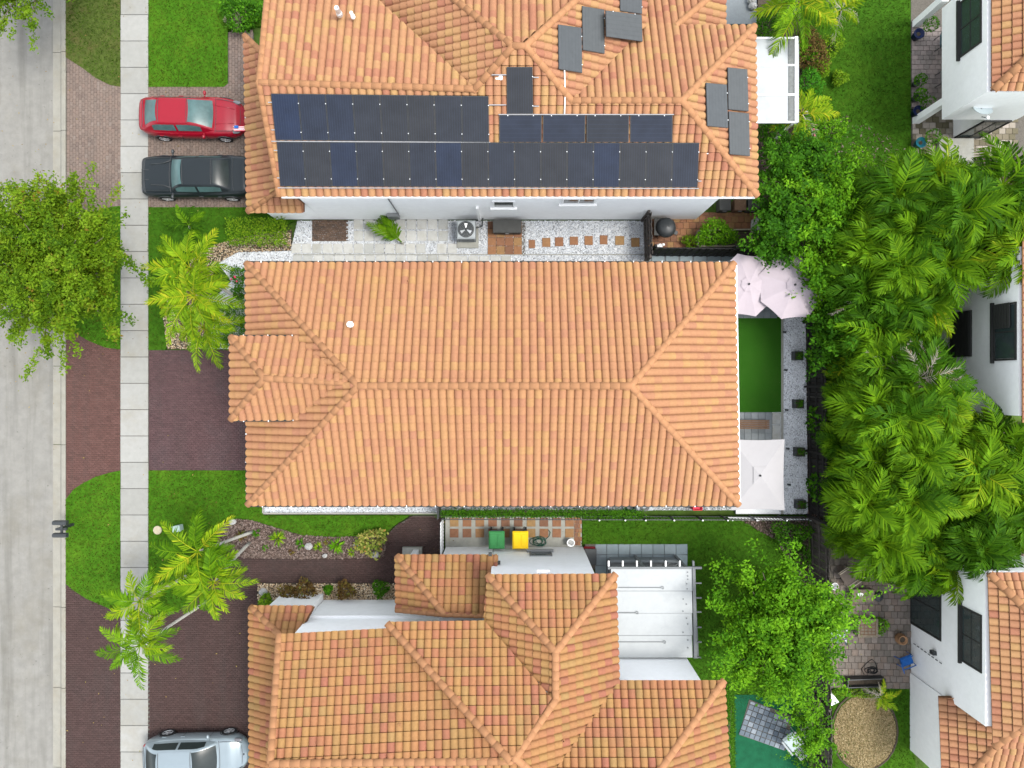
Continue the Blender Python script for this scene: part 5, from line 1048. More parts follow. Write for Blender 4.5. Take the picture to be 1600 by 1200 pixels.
# lower yard bed
bedp = [('tuft', 378, 836, 26, 0.42, m_leaf_red, 'small brown tuft at the trunk end of the mulch bed'), ('tuft', 436, 840, 60, 0.55, m_leaf_lime, 'bright green grassy tuft in the mulch bed'), ('tuft', 470, 849, 22, 0.35, m_leaf_hedge, 'small green tuft left of the grey stone in the mulch bed'), ('tuft', 498, 853, 26, 0.34, m_leaf_lime, 'small lime tuft right of the grey stone in the mulch bed'), ('tuft', 528, 850, 60, 0.55, m_leaf_gard, 'green grassy tuft near the middle of the mulch bed')]
for k_, x, y, n, L_, m, lab in bedp: tuft('grass_tuft', lab, P(x, y), n, L_, m)
for i, (x, y, n_, L_, m, lab) in enumerate(((402, 832, 20, 0.3, m_leaf_hedge, 'small dark tuft near the head of the mulch bed'), (455, 862, 16, 0.25, m_leaf_red, 'small bronze tuft by the driveway edge of the mulch bed'), (550, 862, 18, 0.28, m_leaf_lime, 'small lime tuft below the crotons in the mulch bed'), (512, 845, 16, 0.24, m_leaf_red, 'tiny bronze tuft between two green ones in the mulch bed'), (415, 855, 14, 0.22, m_leaf_hedge, 'tiny green tuft on the driveway side of the bright grassy one'))): tuft('grass_tuft', lab, P(x, y), n_, L_, m)
shrub('shrub', 'variegated croton shrub with pale and orange leaves at the end of the mulch bed', P(582, 846, 0.4), (0.65, 0.65, 0.45), m_leaf_yel, 420, 0.17)
shrub('shrub', 'small variegated croton beside the larger one in the mulch bed', P(565, 851, 0.3), (0.35, 0.35, 0.3), m_leaf_yel, 180, 0.15)
for i, (x, y, r_, m, lab) in enumerate(((450, 926, 0.38, m_leaf_red, 'dark red croton at the left of the planter bed'), (478, 922, 0.5, m_leaf_red, 'large bronze croton in the planter bed'), (540, 921, 0.42, m_leaf_red, 'bronze croton in the middle of the planter bed'), (595, 919, 0.38, m_leaf_hedge, 'green croton at the right of the planter bed'), (415, 938, 0.3, m_leaf_lime, 'small bright shrub at the planter bed corner'), (512, 922, 0.2, m_leaf_hedge, 'tiny green plant in the planter bed pebbles'))):
    shrub('shrub', lab, P(x, y, 0.4), (r_, r_, r_), m, int(500 * r_ + 90), 0.15, z0=0.1)
shrub('hedge', 'long narrow dark hedge along the south boundary of the middle house', P(845, 800.5, 0.4), (4.6, 0.18, 0.4), m_leaf_hedge, 4200, 0.08, 'hedge', box=True)
shrub('shrub', 'wide feathery green plant in the timber planter on the side terrace', P(1118, 366, 0.7), (0.95, 0.6, 0.5), m_leaf_gard, 1500, 0.12, z0=0.3)
shrub('shrub', 'low yellow green plant at the left end of the timber planter', P(1082, 378, 0.3), (0.5, 0.35, 0.3), m_leaf_lime, 500, 0.1)
shrub('shrub', 'dark mixed shrub in the soil bed at the back corner of the lower lawn', P(1236, 834, 0.6), (0.9, 0.6, 0.55), m_leaf_dark, 900, 0.12)
shrub('shrub', 'dark shrub below the back corner bed, against the weathered fence', P(1250, 868, 0.5), (0.4, 0.8, 0.5), m_leaf_dark, 600, 0.12)
shrub('shrub', 'dark shrub beside the turf corner chair', P(1262, 1185, 0.5), (0.6, 0.7, 0.5), m_leaf_hedge, 600, 0.11)
shrub('shrub', 'shrub strip between turf corner and fence', P(1250, 1110, 0.5), (0.4, 0.6, 0.5), m_leaf_gard, 500, 0.11)
shrub('shrub', 'green plants along the lower edge of the paved patio', P(1345, 1082, 0.3), (1.3, 0.22, 0.3), m_leaf_lime, 700, 0.1)
shrub('shrub', 'small trailing plant beside the woven table on the patio', P(1378, 977, 0.3), (0.3, 0.4, 0.3), m_leaf_gard, 220, 0.12)
shrub('hedge', 'narrow green hedge strip between the lower house roof and the turf corner', P(1141, 1150, 0.2), (0.2, 2.4, 0.2), m_leaf_hedge, 1500, 0.08, 'hedge', box=True)

# a few fallen leaves on the paving under the street tree and round the front yards
fx, fy = [], []
for (x0, y0, x1, y1, n) in ((0, 200, 235, 640, 110), (0, 0, 235, 200, 30), (105, 640, 390, 1200, 60), (232, 140, 390, 330, 25), (640, 806, 910, 860, 25), (1298, 860, 1420, 1070, 60), (930, 850, 1075, 885, 14)):
    for k in range(n): p = P(random.uniform(x0, x1), random.uniform(y0, y1)); fx.append((p.x, p.y, 0.058 if p.x > -20.9 else -0.07))
tag(leaf_mesh('fallen_leaves', np.array(fx), 0.075, mat('dry_leaf', (0.2, 0.12, 0.04), 0.9, 0.2, 5, palette=pal((0.10, 0.06, 0.025), (0.22, 0.14, 0.05), (0.30, 0.22, 0.07), (0.14, 0.18, 0.03))), None, up=2.0), kind='stuff')

# ------------------------------------------------------------------ fences and gates
def fence(name, label, p, q, h, pitch, bw, m, post=2.4, side=1, gap_boards=False):
    p, q = P(*p), P(*q); d = (q - p); L = d.length; x = d / L; nrm = Vector((x.y, -x.x, 0)) * side
    t = thing(name, label, 'fence', p)
    n = int(L / pitch); ang = math.atan2(x.y, x.x); mes = []
    for k in range(5):
        mb = MB().box((0, 0, h / 2), (bw, 0.025, h * (1 - 0.012 * k)), t=k / 5); o = mb.build('board', m, None); mes.append(o.data); bpy.data.objects.remove(o)
    for i in range(n):
        o = link('board', random.choice(mes), t); pos = x * (pitch * (i + 0.5)) + nrm * (0.03 if i % 2 else 0.055); o.location = pos; o.rotation_euler = (0, 0, ang + random.uniform(-.02, .02))
    for z in (0.35, h * 0.55, h - 0.25): MB().beam(p + Vector((0, 0, z)) - nrm * 0.01, q + Vector((0, 0, z)) - nrm * 0.01, 0.05, 0.09).build('rail', m, t)
    np_ = max(2, int(L / post) + 1)
    for i in range(np_): c = p + d * (i / (np_ - 1)); MB().box((c.x - nrm.x * .06, c.y - nrm.y * .06, (h + 0.06) / 2), (0.1, 0.1, h + 0.06)).build('post', m, t)
    return t
fence('board_fence', 'tall dark board fence along the back of the middle garden', (1256, 404), (1262.5, 804), 2.0, 0.215, 0.19, m_fence, side=-1)
fence('board_fence', 'dark board fence between the side terrace and the two lilac umbrellas', (1012, 398.5), (1250, 400), 1.9, 0.17, 0.15, m_fence, side=1)
fence('board_gate', 'short dark board gate closing the gravel side yard', (1004.5, 345), (1006.5, 412), 1.8, 0.17, 0.15, m_fence2, side=-1)
fence('board_fence', 'weathered dark board fence beside the lower paved patio', (1264, 808), (1270, 1260), 2.0, 0.19, 0.165, m_fence2, side=-1)
pf = thing('picket_fence', 'thin dark metal picket fence with pale post caps along the lower lawn', 'fence', P(693, 805.5))
a, b = P(693, 805.5), P(1255, 806.5); n = 118
pk = MB().box((0, 0, 0.5), (0.022, 0.022, 1.0)).build('picket', m_dark, None); pme = pk.data; bpy.data.objects.remove(pk)
for i in range(n): o = link('picket', pme, pf); c = a + (b - a) * ((i + 0.5) / n) - a; o.location = c
for z in (0.15, 0.95): MB().beam(a + Vector((0, 0, z)), b + Vector((0, 0, z)), 0.035, 0.04).build('rail', m_dark, pf)
for x in (932, 971, 1002, 1045, 1088, 1126, 1170, 1215):
    c = P(x, 806); ps = MB().box((c.x, c.y, 0.55), (0.06, 0.06, 1.1)).build('post', m_dark, pf); MB().lathe([(0.038, 1.1), (0.038, 1.13), (0.0, 1.16)], 8, (c.x, c.y, 0)).build('post_cap', m_trimw, ps)
gt = thing('garden_gate', 'white picket gate between the dark lower driveway and the bin yard', 'gate', P(693, 835))
for i in range(10): c = P(693, 810 + 5.2 * i); MB().box((c.x, c.y, 0.62), (0.03, 0.09, 1.2)).build('picket', m_trimw, gt)
for z in (0.25, 1.05): MB().beam(P(693, 809) + Vector((-.03, 0, z)), P(693, 858) + Vector((-.03, 0, z)), 0.03, 0.07).build('rail', m_trimw, gt)
gt2 = thing('garden_gate', 'dark narrow gate across the south passage of the middle house', 'gate', P(689, 796))
for i in range(4): c = P(689, 788 + 4.0 * i); MB().box((c.x, c.y, 0.8), (0.03, 0.10, 1.6)).build('board', m_dark, gt2)
for z in (0.3, 1.4): MB().beam(P(689, 786) + Vector((.03, 0, z)), P(689, 802) + Vector((.03, 0, z)), 0.03, 0.07).build('rail', m_dark, gt2)
ew = thing('edging', 'pale concrete edging round the white gravel strip south of the middle house', 'edging', P(550, 801)); MB().beam(P(412, 802, .05), P(688, 802, .05), 0.07, 0.12).build('kerb', m_conc, ew); MB().beam(P(411.5, 787, .05), P(411.5, 801.5, .05), 0.07, 0.12).build('kerb', m_conc, ew)
wr = thing('wall_rail', 'low pale rail along the back corner of the lower lawn', 'rail', P(1200, 811)); MB().beam(P(1138, 808.8, 0.5), P(1262, 812, 0.5), 0.05, 0.05).build('rail', m_trimw, wr)
for x in (1140, 1180, 1220, 1260): c = P(x, 810); MB().box((c.x, c.y, 0.24), (0.05, 0.05, 0.48)).build('post', m_trimw, wr)

# ------------------------------------------------------------------ cars
def lerp_k(keys, x):
    if x <= keys[0][0]: return keys[0][1]
    for (a, va), (b, vb) in zip(keys[:-1], keys[1:]):
        if x <= b: s = (x - a) / (b - a); s = s * s * (3 - 2 * s) * 0.4 + s * 0.6; return va + (vb - va) * s
    return keys[-1][1]
def car(name, label, spec, paint, loc, rz, glass, extra=None):
    t = thing(name, label, 'car')
    Wk, Tk, L = spec['w'], spec['t'], spec['L']; N = 44
    xs = [-L / 2 + L * i / N for i in range(N + 1)]
    def sec(x):
        w_ = lerp_k(Wk, x); tp = lerp_k(Tk, x); e = max(0, (abs(x) - L / 2 + 0.5) / 0.5); zb = 0.2 + 0.14 * e
        h = tp - zb
        return [(0, zb), (0.80 * w_, zb), (0.955 * w_, zb + 0.10 * h), (0.99 * w_, zb + 0.32 * h), (1.0 * w_, zb + 0.52 * h), (0.985 * w_, zb + 0.70 * h), (0.985 * w_ - 0.035, zb + 0.80 * h), (0.90 * w_, zb + 0.93 * h), (0.74 * w_, zb + 0.985 * h), (0.40 * w_, zb + 1.0 * h + 0.012), (0, zb + h + 0.02)]
    mb = MB(); K = None; vs = []
    for x in xs:
        s = sec(x); full = s + [(-y, z) for y, z in s[-2:0:-1]]; K = len(full); vs += [(x, y, z) for y, z in full]
    fs = []
    for i in range(N):
        for k in range(K): j = (k + 1) % K; fs.append((i * K + k, (i + 1) * K + k, (i + 1) * K + j, i * K + j))
    fs.append(tuple(range(K))); fs.append(tuple(N * K + k for k in range(K - 1, -1, -1)))
    mb.add(vs, fs); body = mb.build('body', paint, t, smooth=True)
    # cabin
    H, xr, xf, r0, r1 = spec['H'], spec['xr'], spec['xf'], spec['r0'], spec['r1']; rw, bw = spec['rw'], spec['bw']
    def Gp(x, s, off=0.0):
        belt = lerp_k(Tk, x) - 0.03
        if x < r0: k = (x - xr) / (r0 - xr); k = math.sin(k * math.pi / 2) ** 0.9 if k > 0 else 0
        elif x > r1: k = (xf - x) / (xf - r1); k = math.sin(k * math.pi / 2) ** 0.9 if k > 0 else 0
        else: k = 1.0
        mid = (r0 + r1) / 2; Hx = H - 0.03 * ((x - mid) / (r1 - r0)) ** 2
        h = belt + (Hx - belt) * k; e = max(0, min(1, (x - xr) / (xf - xr))); tap = 1 - 0.10 * abs(2 * e - 1) ** 3
        b = bw * tap; a = (rw + (bw - rw) * (1 - k) * 0.9) * tap
        if abs(s) <= 0.7: u = s / 0.7; y = a * u; z = h + 0.035 * (1 - u * u) - 0.02 * abs(u) ** 6
        else: u = (abs(s) - 0.7) / 0.3; y = math.copysign(a + (b - a) * u, s); z = h - 0.02 + (belt - 0.02 - h) * u
        if off:
            y += math.copysign(off, s) if abs(s) > 0.7 else 0; z += off if abs(s) <= 0.7 else off * 0.4
            if x < r0: x -= off * 0.4
            if x > r1: x += off * 0.4
        return (x, y, z)
    def patch(nm, x0, x1, s0, s1, m, off, nx=10, ns=12, par=t, skew=0.0, curve=0.0):
        mb = MB(); vs = []
        for i in range(nx + 1):
            for j in range(ns + 1):
                s = s0 + (s1 - s0) * j / ns; x = x0 + (x1 - x0) * i / nx; v = 2 * j / ns - 1; x += curve * (1 - v * v) * (1)
                sh = skew * (i / nx - 0.5) * 2; vs.append(Gp(x, s * (1 + sh), off))
        mb.add(vs, [(i * (ns + 1) + j, (i + 1) * (ns + 1) + j, (i + 1) * (ns + 1) + j + 1, i * (ns + 1) + j + 1) for i in range(nx) for j in range(ns)]); return mb.build(nm, m, par, smooth=True)
    patch('cabin', xr, xf, -1, 1, paint, 0, 30, 26)
    patch('windscreen', r1 + 0.05, xf - 0.10, -0.62, 0.62, glass, 0.009, 10, 12, curve=0.05)
    patch('rear_window', xr + 0.12, r0 - 0.06, -0.58, 0.58, spec.get('rear_m', glass), 0.009, 8, 12, curve=-0.05)
    patch('roof', r0 + 0.02, r1 - 0.0, -0.66, 0.66, paint if not spec.get('roof_m') else spec['roof_m'], 0.006, 8, 12)
    md = (r0 + r1) / 2 + 0.08
    for sd in (-1, 1):
        patch('side_window', md + 0.05, min(xf - 0.28, r1 + 0.55), sd * 0.745, sd * 0.93, glass, 0.008, 8, 4); patch('side_window', max(xr + 0.35, r0 - 0.35), md - 0.05, sd * 0.745, sd * 0.93, glass, 0.008, 8, 4)
        wx_ = lerp_k(Wk, r1 + 0.5)
        mr = MB(); mr.ell((r1 + 0.62, sd * (wx_ + 0.08), lerp_k(Tk, r1 + .5) + 0.02), (0.07, 0.11, 0.075), 10, 7); mr.box((r1 + 0.62, sd * (wx_ - 0.04), lerp_k(Tk, r1 + .5) - 0.0), (0.05, 0.12, 0.04)); mr.build('mirror', spec.get('mirror_m', paint), t, smooth=True)
        for x in (md + 0.0, md - 0.85): MB().box((x, sd * (lerp_k(Wk, x) + 0.004), 0.74), (0.19, 0.03, 0.035)).build('door_handle', spec.get('handle_m', paint), t)
        for x in (md - 0.0, md - 0.95, r1 + 0.62): MB().box((x, sd * (lerp_k(Wk, x) - 0.002), 0.52), (0.012, 0.012, 0.5)).build('door_gap', m_dark, t)
        for x in (spec['ax_r'], spec['ax_f']):
            wy_ = lerp_k(Wk, x); wr_ = spec.get('wr', 0.335)
            wo_ = bpy.data.objects.new('wheel', None); COL.objects.link(wo_); wo_.parent = t; wo_.location = (x, sd * (wy_ - 0.075), wr_)
            ty = MB(); ty.lathe([(wr_ - 0.10, -0.1), (wr_ - 0.02, -0.10), (wr_, -0.07), (wr_, 0.07), (wr_ - 0.02, 0.10), (wr_ - 0.10, 0.10)], 24); o = ty.build('tyre', m_rubber, None); o.parent = wo_; o.rotation_euler = (R(90), 0, 0)
            rm = MB(); rm.lathe([(wr_ - 0.10, -0.085), (wr_ - 0.10, 0.085), (wr_ - 0.13, 0.06), (0.0, 0.055)], 24)
            o = rm.build('rim', m_dark, None); o.parent = wo_; o.rotation_euler = (R(-90 * sd), 0, 0)
            sp = MB()
            for k in range(5): a = 2 * math.pi * k / 5; sp.beam((0.03 * math.cos(a), 0.03 * math.sin(a), 0.075), ((wr_ - .11) * math.cos(a), (wr_ - .11) * math.sin(a), 0.085), 0.05, 0.03)
            sp.lathe([(wr_ - 0.09, 0.088), (wr_ - 0.125, 0.092), (wr_ - .13, 0.07)], 24); sp.lathe([(0.05, 0.06), (0.045, 0.10), (0, 0.10)], 12)
            o = sp.build('spokes', m_alu, None); o.parent = wo_; o.rotation_euler = (R(-90 * sd), 0, 0)
            ar = MB(); ar.tube([(x + (wr_ + 0.045) * math.cos(a), sd * (wy_ + 0.0), wr_ + (wr_ + 0.045) * math.sin(a)) for a in [math.pi * k / 14 for k in range(15)]], 0.02, 6); ar.build('wheel_arch', m_dark, t, smooth=True)
    lf = spec['lights']
    for sd in (-1, 1):
        for (nm, x, y, z, dx, dy, dz, m) in lf: MB().ell((x, sd * y, z), (dx, dy, dz), 12, 8).build(nm, m, t, smooth=True)
    MB().box((L / 2 - 0.06, 0, 0.42), (0.1, 0.9, 0.14)).build('grille', m_dark, t); MB().box((-L / 2 - 0.002, 0, 0.62), (0.02, 0.4, 0.13)).build('number_plate', m_trimw, t)
    MB().beam((xf - 0.06, 0.55, lerp_k(Tk, xf) + 0.02), (xf - 0.2, 0.02, lerp_k(Tk, xf - .2) + 0.07), 0.02, 0.015).build('wiper', m_dark, t)
    def across(x, k=0.86, dz=0.016):
        w_ = lerp_k(Wk, x); tp = lerp_k(Tk, x); return [(x - 0.05 * (s * s), s * k * w_, tp + 0.02 - 0.045 * abs(s) ** 3 * k + dz - 0.012) for s in [q / 8 - 1 for q in range(17)]]
    for x in (xf + 0.06, L / 2 - 0.22): MB().tube(across(x), 0.011, 5).build('bonnet_gap', m_dark, t)
    for x in (xr - 0.05,): MB().tube(across(x, 0.8), 0.011, 5).build('boot_gap', m_dark, t)
    for sd in (-1, 1): MB().tube([(x, sd * 0.80 * lerp_k(Wk, x), lerp_k(Tk, x) + 0.002) for x in [xf + 0.06 + (L / 2 - 0.28 - xf) * q / 8 for q in range(9)]], 0.011, 5).build('bonnet_gap', m_dark, t)
    for x, s0 in ((r1 + 0.02, 0.66), (r0 + 0.0, 0.64)): MB().tube([Gp(x, s0 * (q / 6 - 1), 0.008) for q in range(13)], 0.012, 5).build('window_seal', m_dark, t)
    if extra: extra(t, Gp, lambda x: lerp_k(Tk, x))
    t.location = loc; t.rotation_euler = (0, 0, rz)
    return t
def paint(n, c, rough=0.3, coat=0.3, spec=0.35): return mat(n, c, rough, 0.03, 2.0, coat=coat, spec=spec, obj=True)
g_dark0 = mat('dark_car_glass', (0.015, 0.022, 0.022), 0.3, 0.3, 2.0, spec=0.3, obj=True)
p_red = paint('red_car_paint', (0.24, 0.003, 0.014), 0.3, 0.2, 0.3); p_dark = paint('charcoal_car_paint', (0.010, 0.015, 0.018), 0.35, 0.12, 0.25); p_silver = mat('silver_car_paint', (0.24, 0.29, 0.315), 0.3, 0.03, 2.0, metal=0.35, coat=0.6, obj=True)
g_teal = mat('sky_teal_windscreen', (0.06, 0.115, 0.115), 0.32, 0.35, 1.6, spec=0.3, obj=True); g_dark = mat('dark_car_glass', (0.015, 0.022, 0.022), 0.3, 0.3, 2.0, spec=0.3, obj=True)  # teal of the reflected sky is put into the glass base colour
m_head = mat('headlamp', (0.13, 0.13, 0.14), 0.15, 0.1, 6, spec=0.6); m_tail = mat('tail_lamp', (0.25, 0.006, 0.01), 0.2, 0.1, 6, spec=0.6)
sedan = dict(L=4.85, H=1.44, xr=-2.02, xf=1.15, r0=-1.20, r1=0.05, rw=0.57, bw=0.82, ax_r=-1.42, ax_f=1.40,
    w=[(-2.425, .40), (-2.38, .56), (-2.26, .70), (-2.0, .81), (-1.5, .895), (0, .915), (1.3, .90), (1.8, .85), (2.12, .73), (2.3, .55), (2.425, .36)],
    t=[(-2.425, .66), (-2.38, .86), (-2.2, 1.02), (-1.9, 1.05), (-1.0, .98), (0.4, .95), (1.0, .99), (1.5, .93), (2.0, .80), (2.3, .62), (2.425, .5)],
    lights=[('headlight', 1.98, .66, .73, .26, .10, .07, m_head), ('tail_light', -2.18, .58, .86, .12, .13, .07, m_tail)])
def red_extra(t, Gp, T):
    for y in (-0.32, 0.32): MB().tube([(1.15, y * 1.3, T(1.15) + 0.012), (1.6, y * 1.15, T(1.6) + 0.012), (1.98, y, T(1.98) + 0.008)], 0.012, 5).build('bonnet_crease', p_red, t, smooth=True)
    MB().box((2.40, 0, .58), (0.05, .16, .1)).build('badge', m_alu, t)
car('parked_car', 'glossy red sedan parked nose towards the upper house', sedan, p_red, (-14.6, 12.2, 0.02), R(-1.0), g_teal, red_extra)
muscle = dict(rear_m=g_dark, L=5.0, H=1.43, xr=-1.72, xf=1.02, r0=-0.95, r1=0.30, rw=0.62, bw=0.86, ax_r=-1.50, ax_f=1.48, wr=0.35, mirror_m=m_dark, handle_m=m_dark,
    w=[(-2.5, .74), (-2.44, .84), (-2.0, .92), (-1.2, .955), (0, .93), (1.0, .945), (1.8, .93), (2.3, .88), (2.46, .80), (2.5, .72)],
    t=[(-2.5, .8), (-2.46, .98), (-2.3, 1.05), (-1.7, 1.06), (-.5, 1.0), (1.0, 1.02), (1.6, 1.0), (2.2, .93), (2.44, .85), (2.5, .70)],
    lights=[('headlight', 2.44, .58, .70, .06, .18, .08, m_head), ('tail_light', -2.46, .45, .86, .05, .35, .07, m_tail)])
def musc_extra(t, Gp, T):
    for y in (-0.5, 0.5): MB().tube([(0.98, y * 1.25, T(.98) + 0.03), (1.35, y, T(1.35) + 0.03), (1.95, y * 0.92, T(1.95) + 0.02)], 0.022, 6).build('bonnet_crease', m_dark, t, smooth=True)
    for y in (-0.22, 0.22): MB().box((2.2, y, T(2.2) + 0.02), (0.35, 0.03, 0.02)).build('bonnet_scoop', m_dark, t)
    MB().box((-1.45, 0.0, T(-1.45) + 0.14), (0.10, 0.09, 0.04)).build('rear_tag', m_trimw, t)
    MB().box((-1.0, 0, 1.452), (0.01, 1.0, 0.012)).build('roof_seam', m_dark, t)
car('parked_car', 'charcoal black coupe parked nose towards the sidewalk', muscle, p_dark, (-14.4, 9.48, 0.02), R(180), g_teal, musc_extra)
hatch = dict(L=4.75, H=1.48, xr=-2.1, xf=1.18, r0=-1.32, r1=0.10, rw=0.58, bw=0.82, ax_r=-1.42, ax_f=1.42,
    w=[(-2.375, .42), (-2.33, .58), (-2.2, .71), (-1.95, .81), (-1.45, .885), (0, .90), (1.4, .89), (1.85, .82), (2.12, .70), (2.28, .52), (2.375, .36)],
    t=[(-2.375, .7), (-2.3, .95), (-2.1, 1.06), (-1.7, 1.05), (-.5, .98), (.6, .98), (1.1, 1.0), (1.6, .93), (2.05, .78), (2.3, .62), (2.375, .5)],
    lights=[('headlight', 1.92, .68, .74, .28, .09, .08, m_head), ('tail_light', -2.12, .60, .90, .13, .10, .10, m_tail)])
def hatch_extra(t, Gp, T): MB().lathe([(0.05, 0.0), (0.05, 0.012), (0, 0.014)], 12, (2.2, 0, T(2.2) + 0.02)).build('badge', m_dark, t)
car('parked_car', 'pale silver compact car at the bottom edge on the dark driveway', hatch, p_silver, (-14.45, -16.95, 0.022), R(1.5), g_dark, hatch_extra)

# ------------------------------------------------------------------ garden things
def umbrella(name, label, c, r, zt, n, m, rot, tilt=(0, 0), square=None, drop=0.27):
    c = Vector(c); t = thing(name, label, 'umbrella', (c.x, c.y, 0.06))
    pl = []
    for k in range(n):
        a = rot + 2 * math.pi * k / n
        pl.append(Vector((r * math.cos(a), r * math.sin(a), 0)) if not square else Vector((square[0] * (1, -1, -1, 1)[k], square[1] * (1, 1, -1, -1)[k], 0)))
    def cp(k, s, ed=0.0):
        k0, k1 = int(k) % n, (int(k) + 1) % n; f_ = k - int(k); e = pl[k0] * (1 - f_) + pl[k1] * f_
        sag = 0.05 * math.sin(math.pi * f_) * s; v = e * s * (1 - 0.03 * math.sin(math.pi * f_))
        return Vector((c.x + v.x, c.y + v.y, zt - drop * s ** 1.15 - sag * 0.8 + tilt[0] * v.x + tilt[1] * v.y))
    def pane(i, s0, s1, dz=0.0):
        mb = MB(); vs = []; NS, NF = 6, 6
        for a in range(NS + 1):
            for b in range(NF + 1): vs.append(cp(i + min(b / NF, 0.999999) * 1.0, s0 + (s1 - s0) * a / NS) + Vector((0, 0, dz)))
        w_ = NF + 1; fs = [(a * w_ + b, (a + 1) * w_ + b, (a + 1) * w_ + b + 1, a * w_ + b + 1) for a in range(NS) for b in range(NF)]
        m0 = len(vs); vs += [v - Vector((0, 0, 0.012)) for v in vs[:m0]]; fs += [tuple(m0 + k for k in f[::-1]) for f in fs]
        for b in range(NF): fs.append((NS * w_ + b, m0 + NS * w_ + b, m0 + NS * w_ + b + 1, NS * w_ + b + 1))
        mb.add(vs, fs); return mb.build('canopy_panel', m, t)
    for i in range(n): pane(i, 0.14, 1.0)
    for i in range(n):
        o = pane(i, 0.0, 0.24, 0.03); o.name = 'vent_flap'
    for i in range(n): MB().beam(cp(i, 0.05) - Vector((0, 0, .03)), cp(i, 0.99) - Vector((0, 0, .03)), 0.02, 0.02).build('rib', m_greym, t)
    MB().tube([(c.x, c.y, 0.06), (c.x, c.y, zt - 0.05)], 0.025, 10).build('pole', m_greym, t); MB().lathe([(0.0, 0.0), (0.05, 0.01), (0.045, 0.05), (0.02, 0.09), (0, 0.1)], 10, (c.x, c.y, zt + 0.03)).build('finial', m_dark, t)
    MB().bbox((c.x, c.y, 0.11), (0.5, 0.5, 0.1), 0.02).build('base', m_dark, t)
    return t
umbrella('garden_umbrella', 'pale lilac octagonal umbrella half under the roof corner, left of the pair', P(1170, 444, 2.55), 1.42, 2.55, 8, m_umb, R(22.5 - 6), (0.0, 0.02))
umbrella('garden_umbrella', 'pale lilac octagonal umbrella on the right, overlapping its neighbour and touched by leaves', P(1242, 445, 2.75), 1.52, 2.75, 8, m_umb, R(22.5 + 4), (0.02, -0.02))
umbrella('garden_umbrella', 'white rectangular umbrella at the lower corner of the middle garden', P(1187.5, 743, 2.6), 1, 2.6, 4, m_umbw, 0, (0, 0), square=(1.16, 1.54), drop=0.26)
# timber bench on the deck
bn = thing('bench', 'low slatted timber bench on the grey deck by the white umbrella', 'bench', P(1176, 663))
for k in range(5): MB().beam(P(1153, 657.5 + 2.9 * k, 0.45), P(1202, 657.5 + 2.9 * k, 0.45), 0.065, 0.04).build('slat', m_timber, bn)
for x, y in ((1156, 658), (1199, 658), (1156, 669), (1199, 669)): c = P(x, y, 0.4); MB().box((c.x, c.y, 0.25), (0.06, 0.06, 0.38)).build('leg', m_timber, bn)
for x in (1157, 1197): MB().beam(P(x, 657, 0.41), P(x, 670, 0.41), 0.05, 0.05).build('bearer', m_timber, bn)
# square planters along the back fence
for i, (x, y, w_) in enumerate(((1247, 556, 'first'), (1248, 631, 'second'), (1249.5, 706, 'third'), (1251, 788, 'fourth'))):
    c = P(x, y, 0.3); t = thing('planter', f'{w_} square black planter from the umbrellas down along the dark back fence', 'planter', (c.x, c.y, 0.02), 'planters along the back fence')
    mb = MB(); 
    for s_ in (-1, 1): mb.box((c.x + s_ * 0.19, c.y, 0.22), (0.03, 0.41, 0.4)); mb.box((c.x, c.y + s_ * 0.19, 0.22), (0.35, 0.03, 0.4))
    mb.build('box', m_dark, t); MB().box((c.x, c.y, 0.2), (0.35, 0.35, 0.3)).build('soil', m_soil, t)
    X = RNG.normal(0, 0.12, (60, 3)); leaf_mesh('foliage', np.stack([c.x + X[:, 0] * .8, c.y + X[:, 1] * .8, 0.42 + np.abs(X[:, 2]) * .6], 1), 0.10, m_leaf_dark, t)
for i, (x, y) in enumerate(((1223, 519), (1225, 578), (1226.5, 640), (1228, 700), (1230, 756))):
    c = P(x, y); t = thing('path_light', f'{ORD[i]} small black spotlight from the top in the white back gravel', 'spotlight', (c.x, c.y, 0.02), 'spotlights in the back gravel')
    MB().tube([(c.x, c.y, 0.0), (c.x, c.y, 0.14)], 0.015, 6).build('stake', m_dark, t); MB().tube([(c.x - 0.06, c.y, 0.15), (c.x + 0.09, c.y - 0.02, 0.2)], [0.04, 0.055], 10).build('lamp_head', m_dark, t)
# air conditioner on its pad
c = P(730, 365); ac = thing('air_conditioner', 'grey air conditioning condenser with a round fan grille in the gravel side yard', 'air conditioner', (c.x, c.y, 0.02))
pd = P(731, 373); MB().bbox((pd.x, pd.y + 0.05, 0.06), (1.0, 1.0, 0.1), 0.015).build('pad', m_conc, ac)
m_ac = mat('ac_grey', (0.36, 0.39, 0.40), 0.5, 0.05, 6)
MB().bbox((c.x, c.y, 0.51), (0.84, 0.84, 0.8), 0.06).build('cabinet', m_ac, ac)
MB().lathe([(0.37, 0.91), (0.37, 0.93), (0.33, 0.935), (0.33, 0.915), (0.0, 0.914)], 28, (c.x, c.y, 0)).build('fan_well', m_dark, ac)
for k in range(3):
    a = R(90 + 120 * k); a2 = a + 0.42; mb = MB(); mb.add([(c.x + .06 * math.cos(a - .2), c.y + .06 * math.sin(a - .2), .925), (c.x + .28 * math.cos(a - .28), c.y + .28 * math.sin(a - .28), .93), (c.x + .28 * math.cos(a + .28), c.y + .28 * math.sin(a + .28), .95), (c.x + .06 * math.cos(a + .3), c.y + .06 * math.sin(a + .3), .94)], [(0, 1, 2, 3)]); mb.build('fan_blade', m_alu, ac)
gr_ = MB()
for k in range(1, 6): gr_.tube([(c.x + .065 * k * math.cos(a), c.y + .065 * k * math.sin(a), 0.97) for a in [2 * math.pi * j / 20 for j in range(21)]], 0.003, 4)
gr_.build('fan_guard', m_ac, ac)
ls = MB()
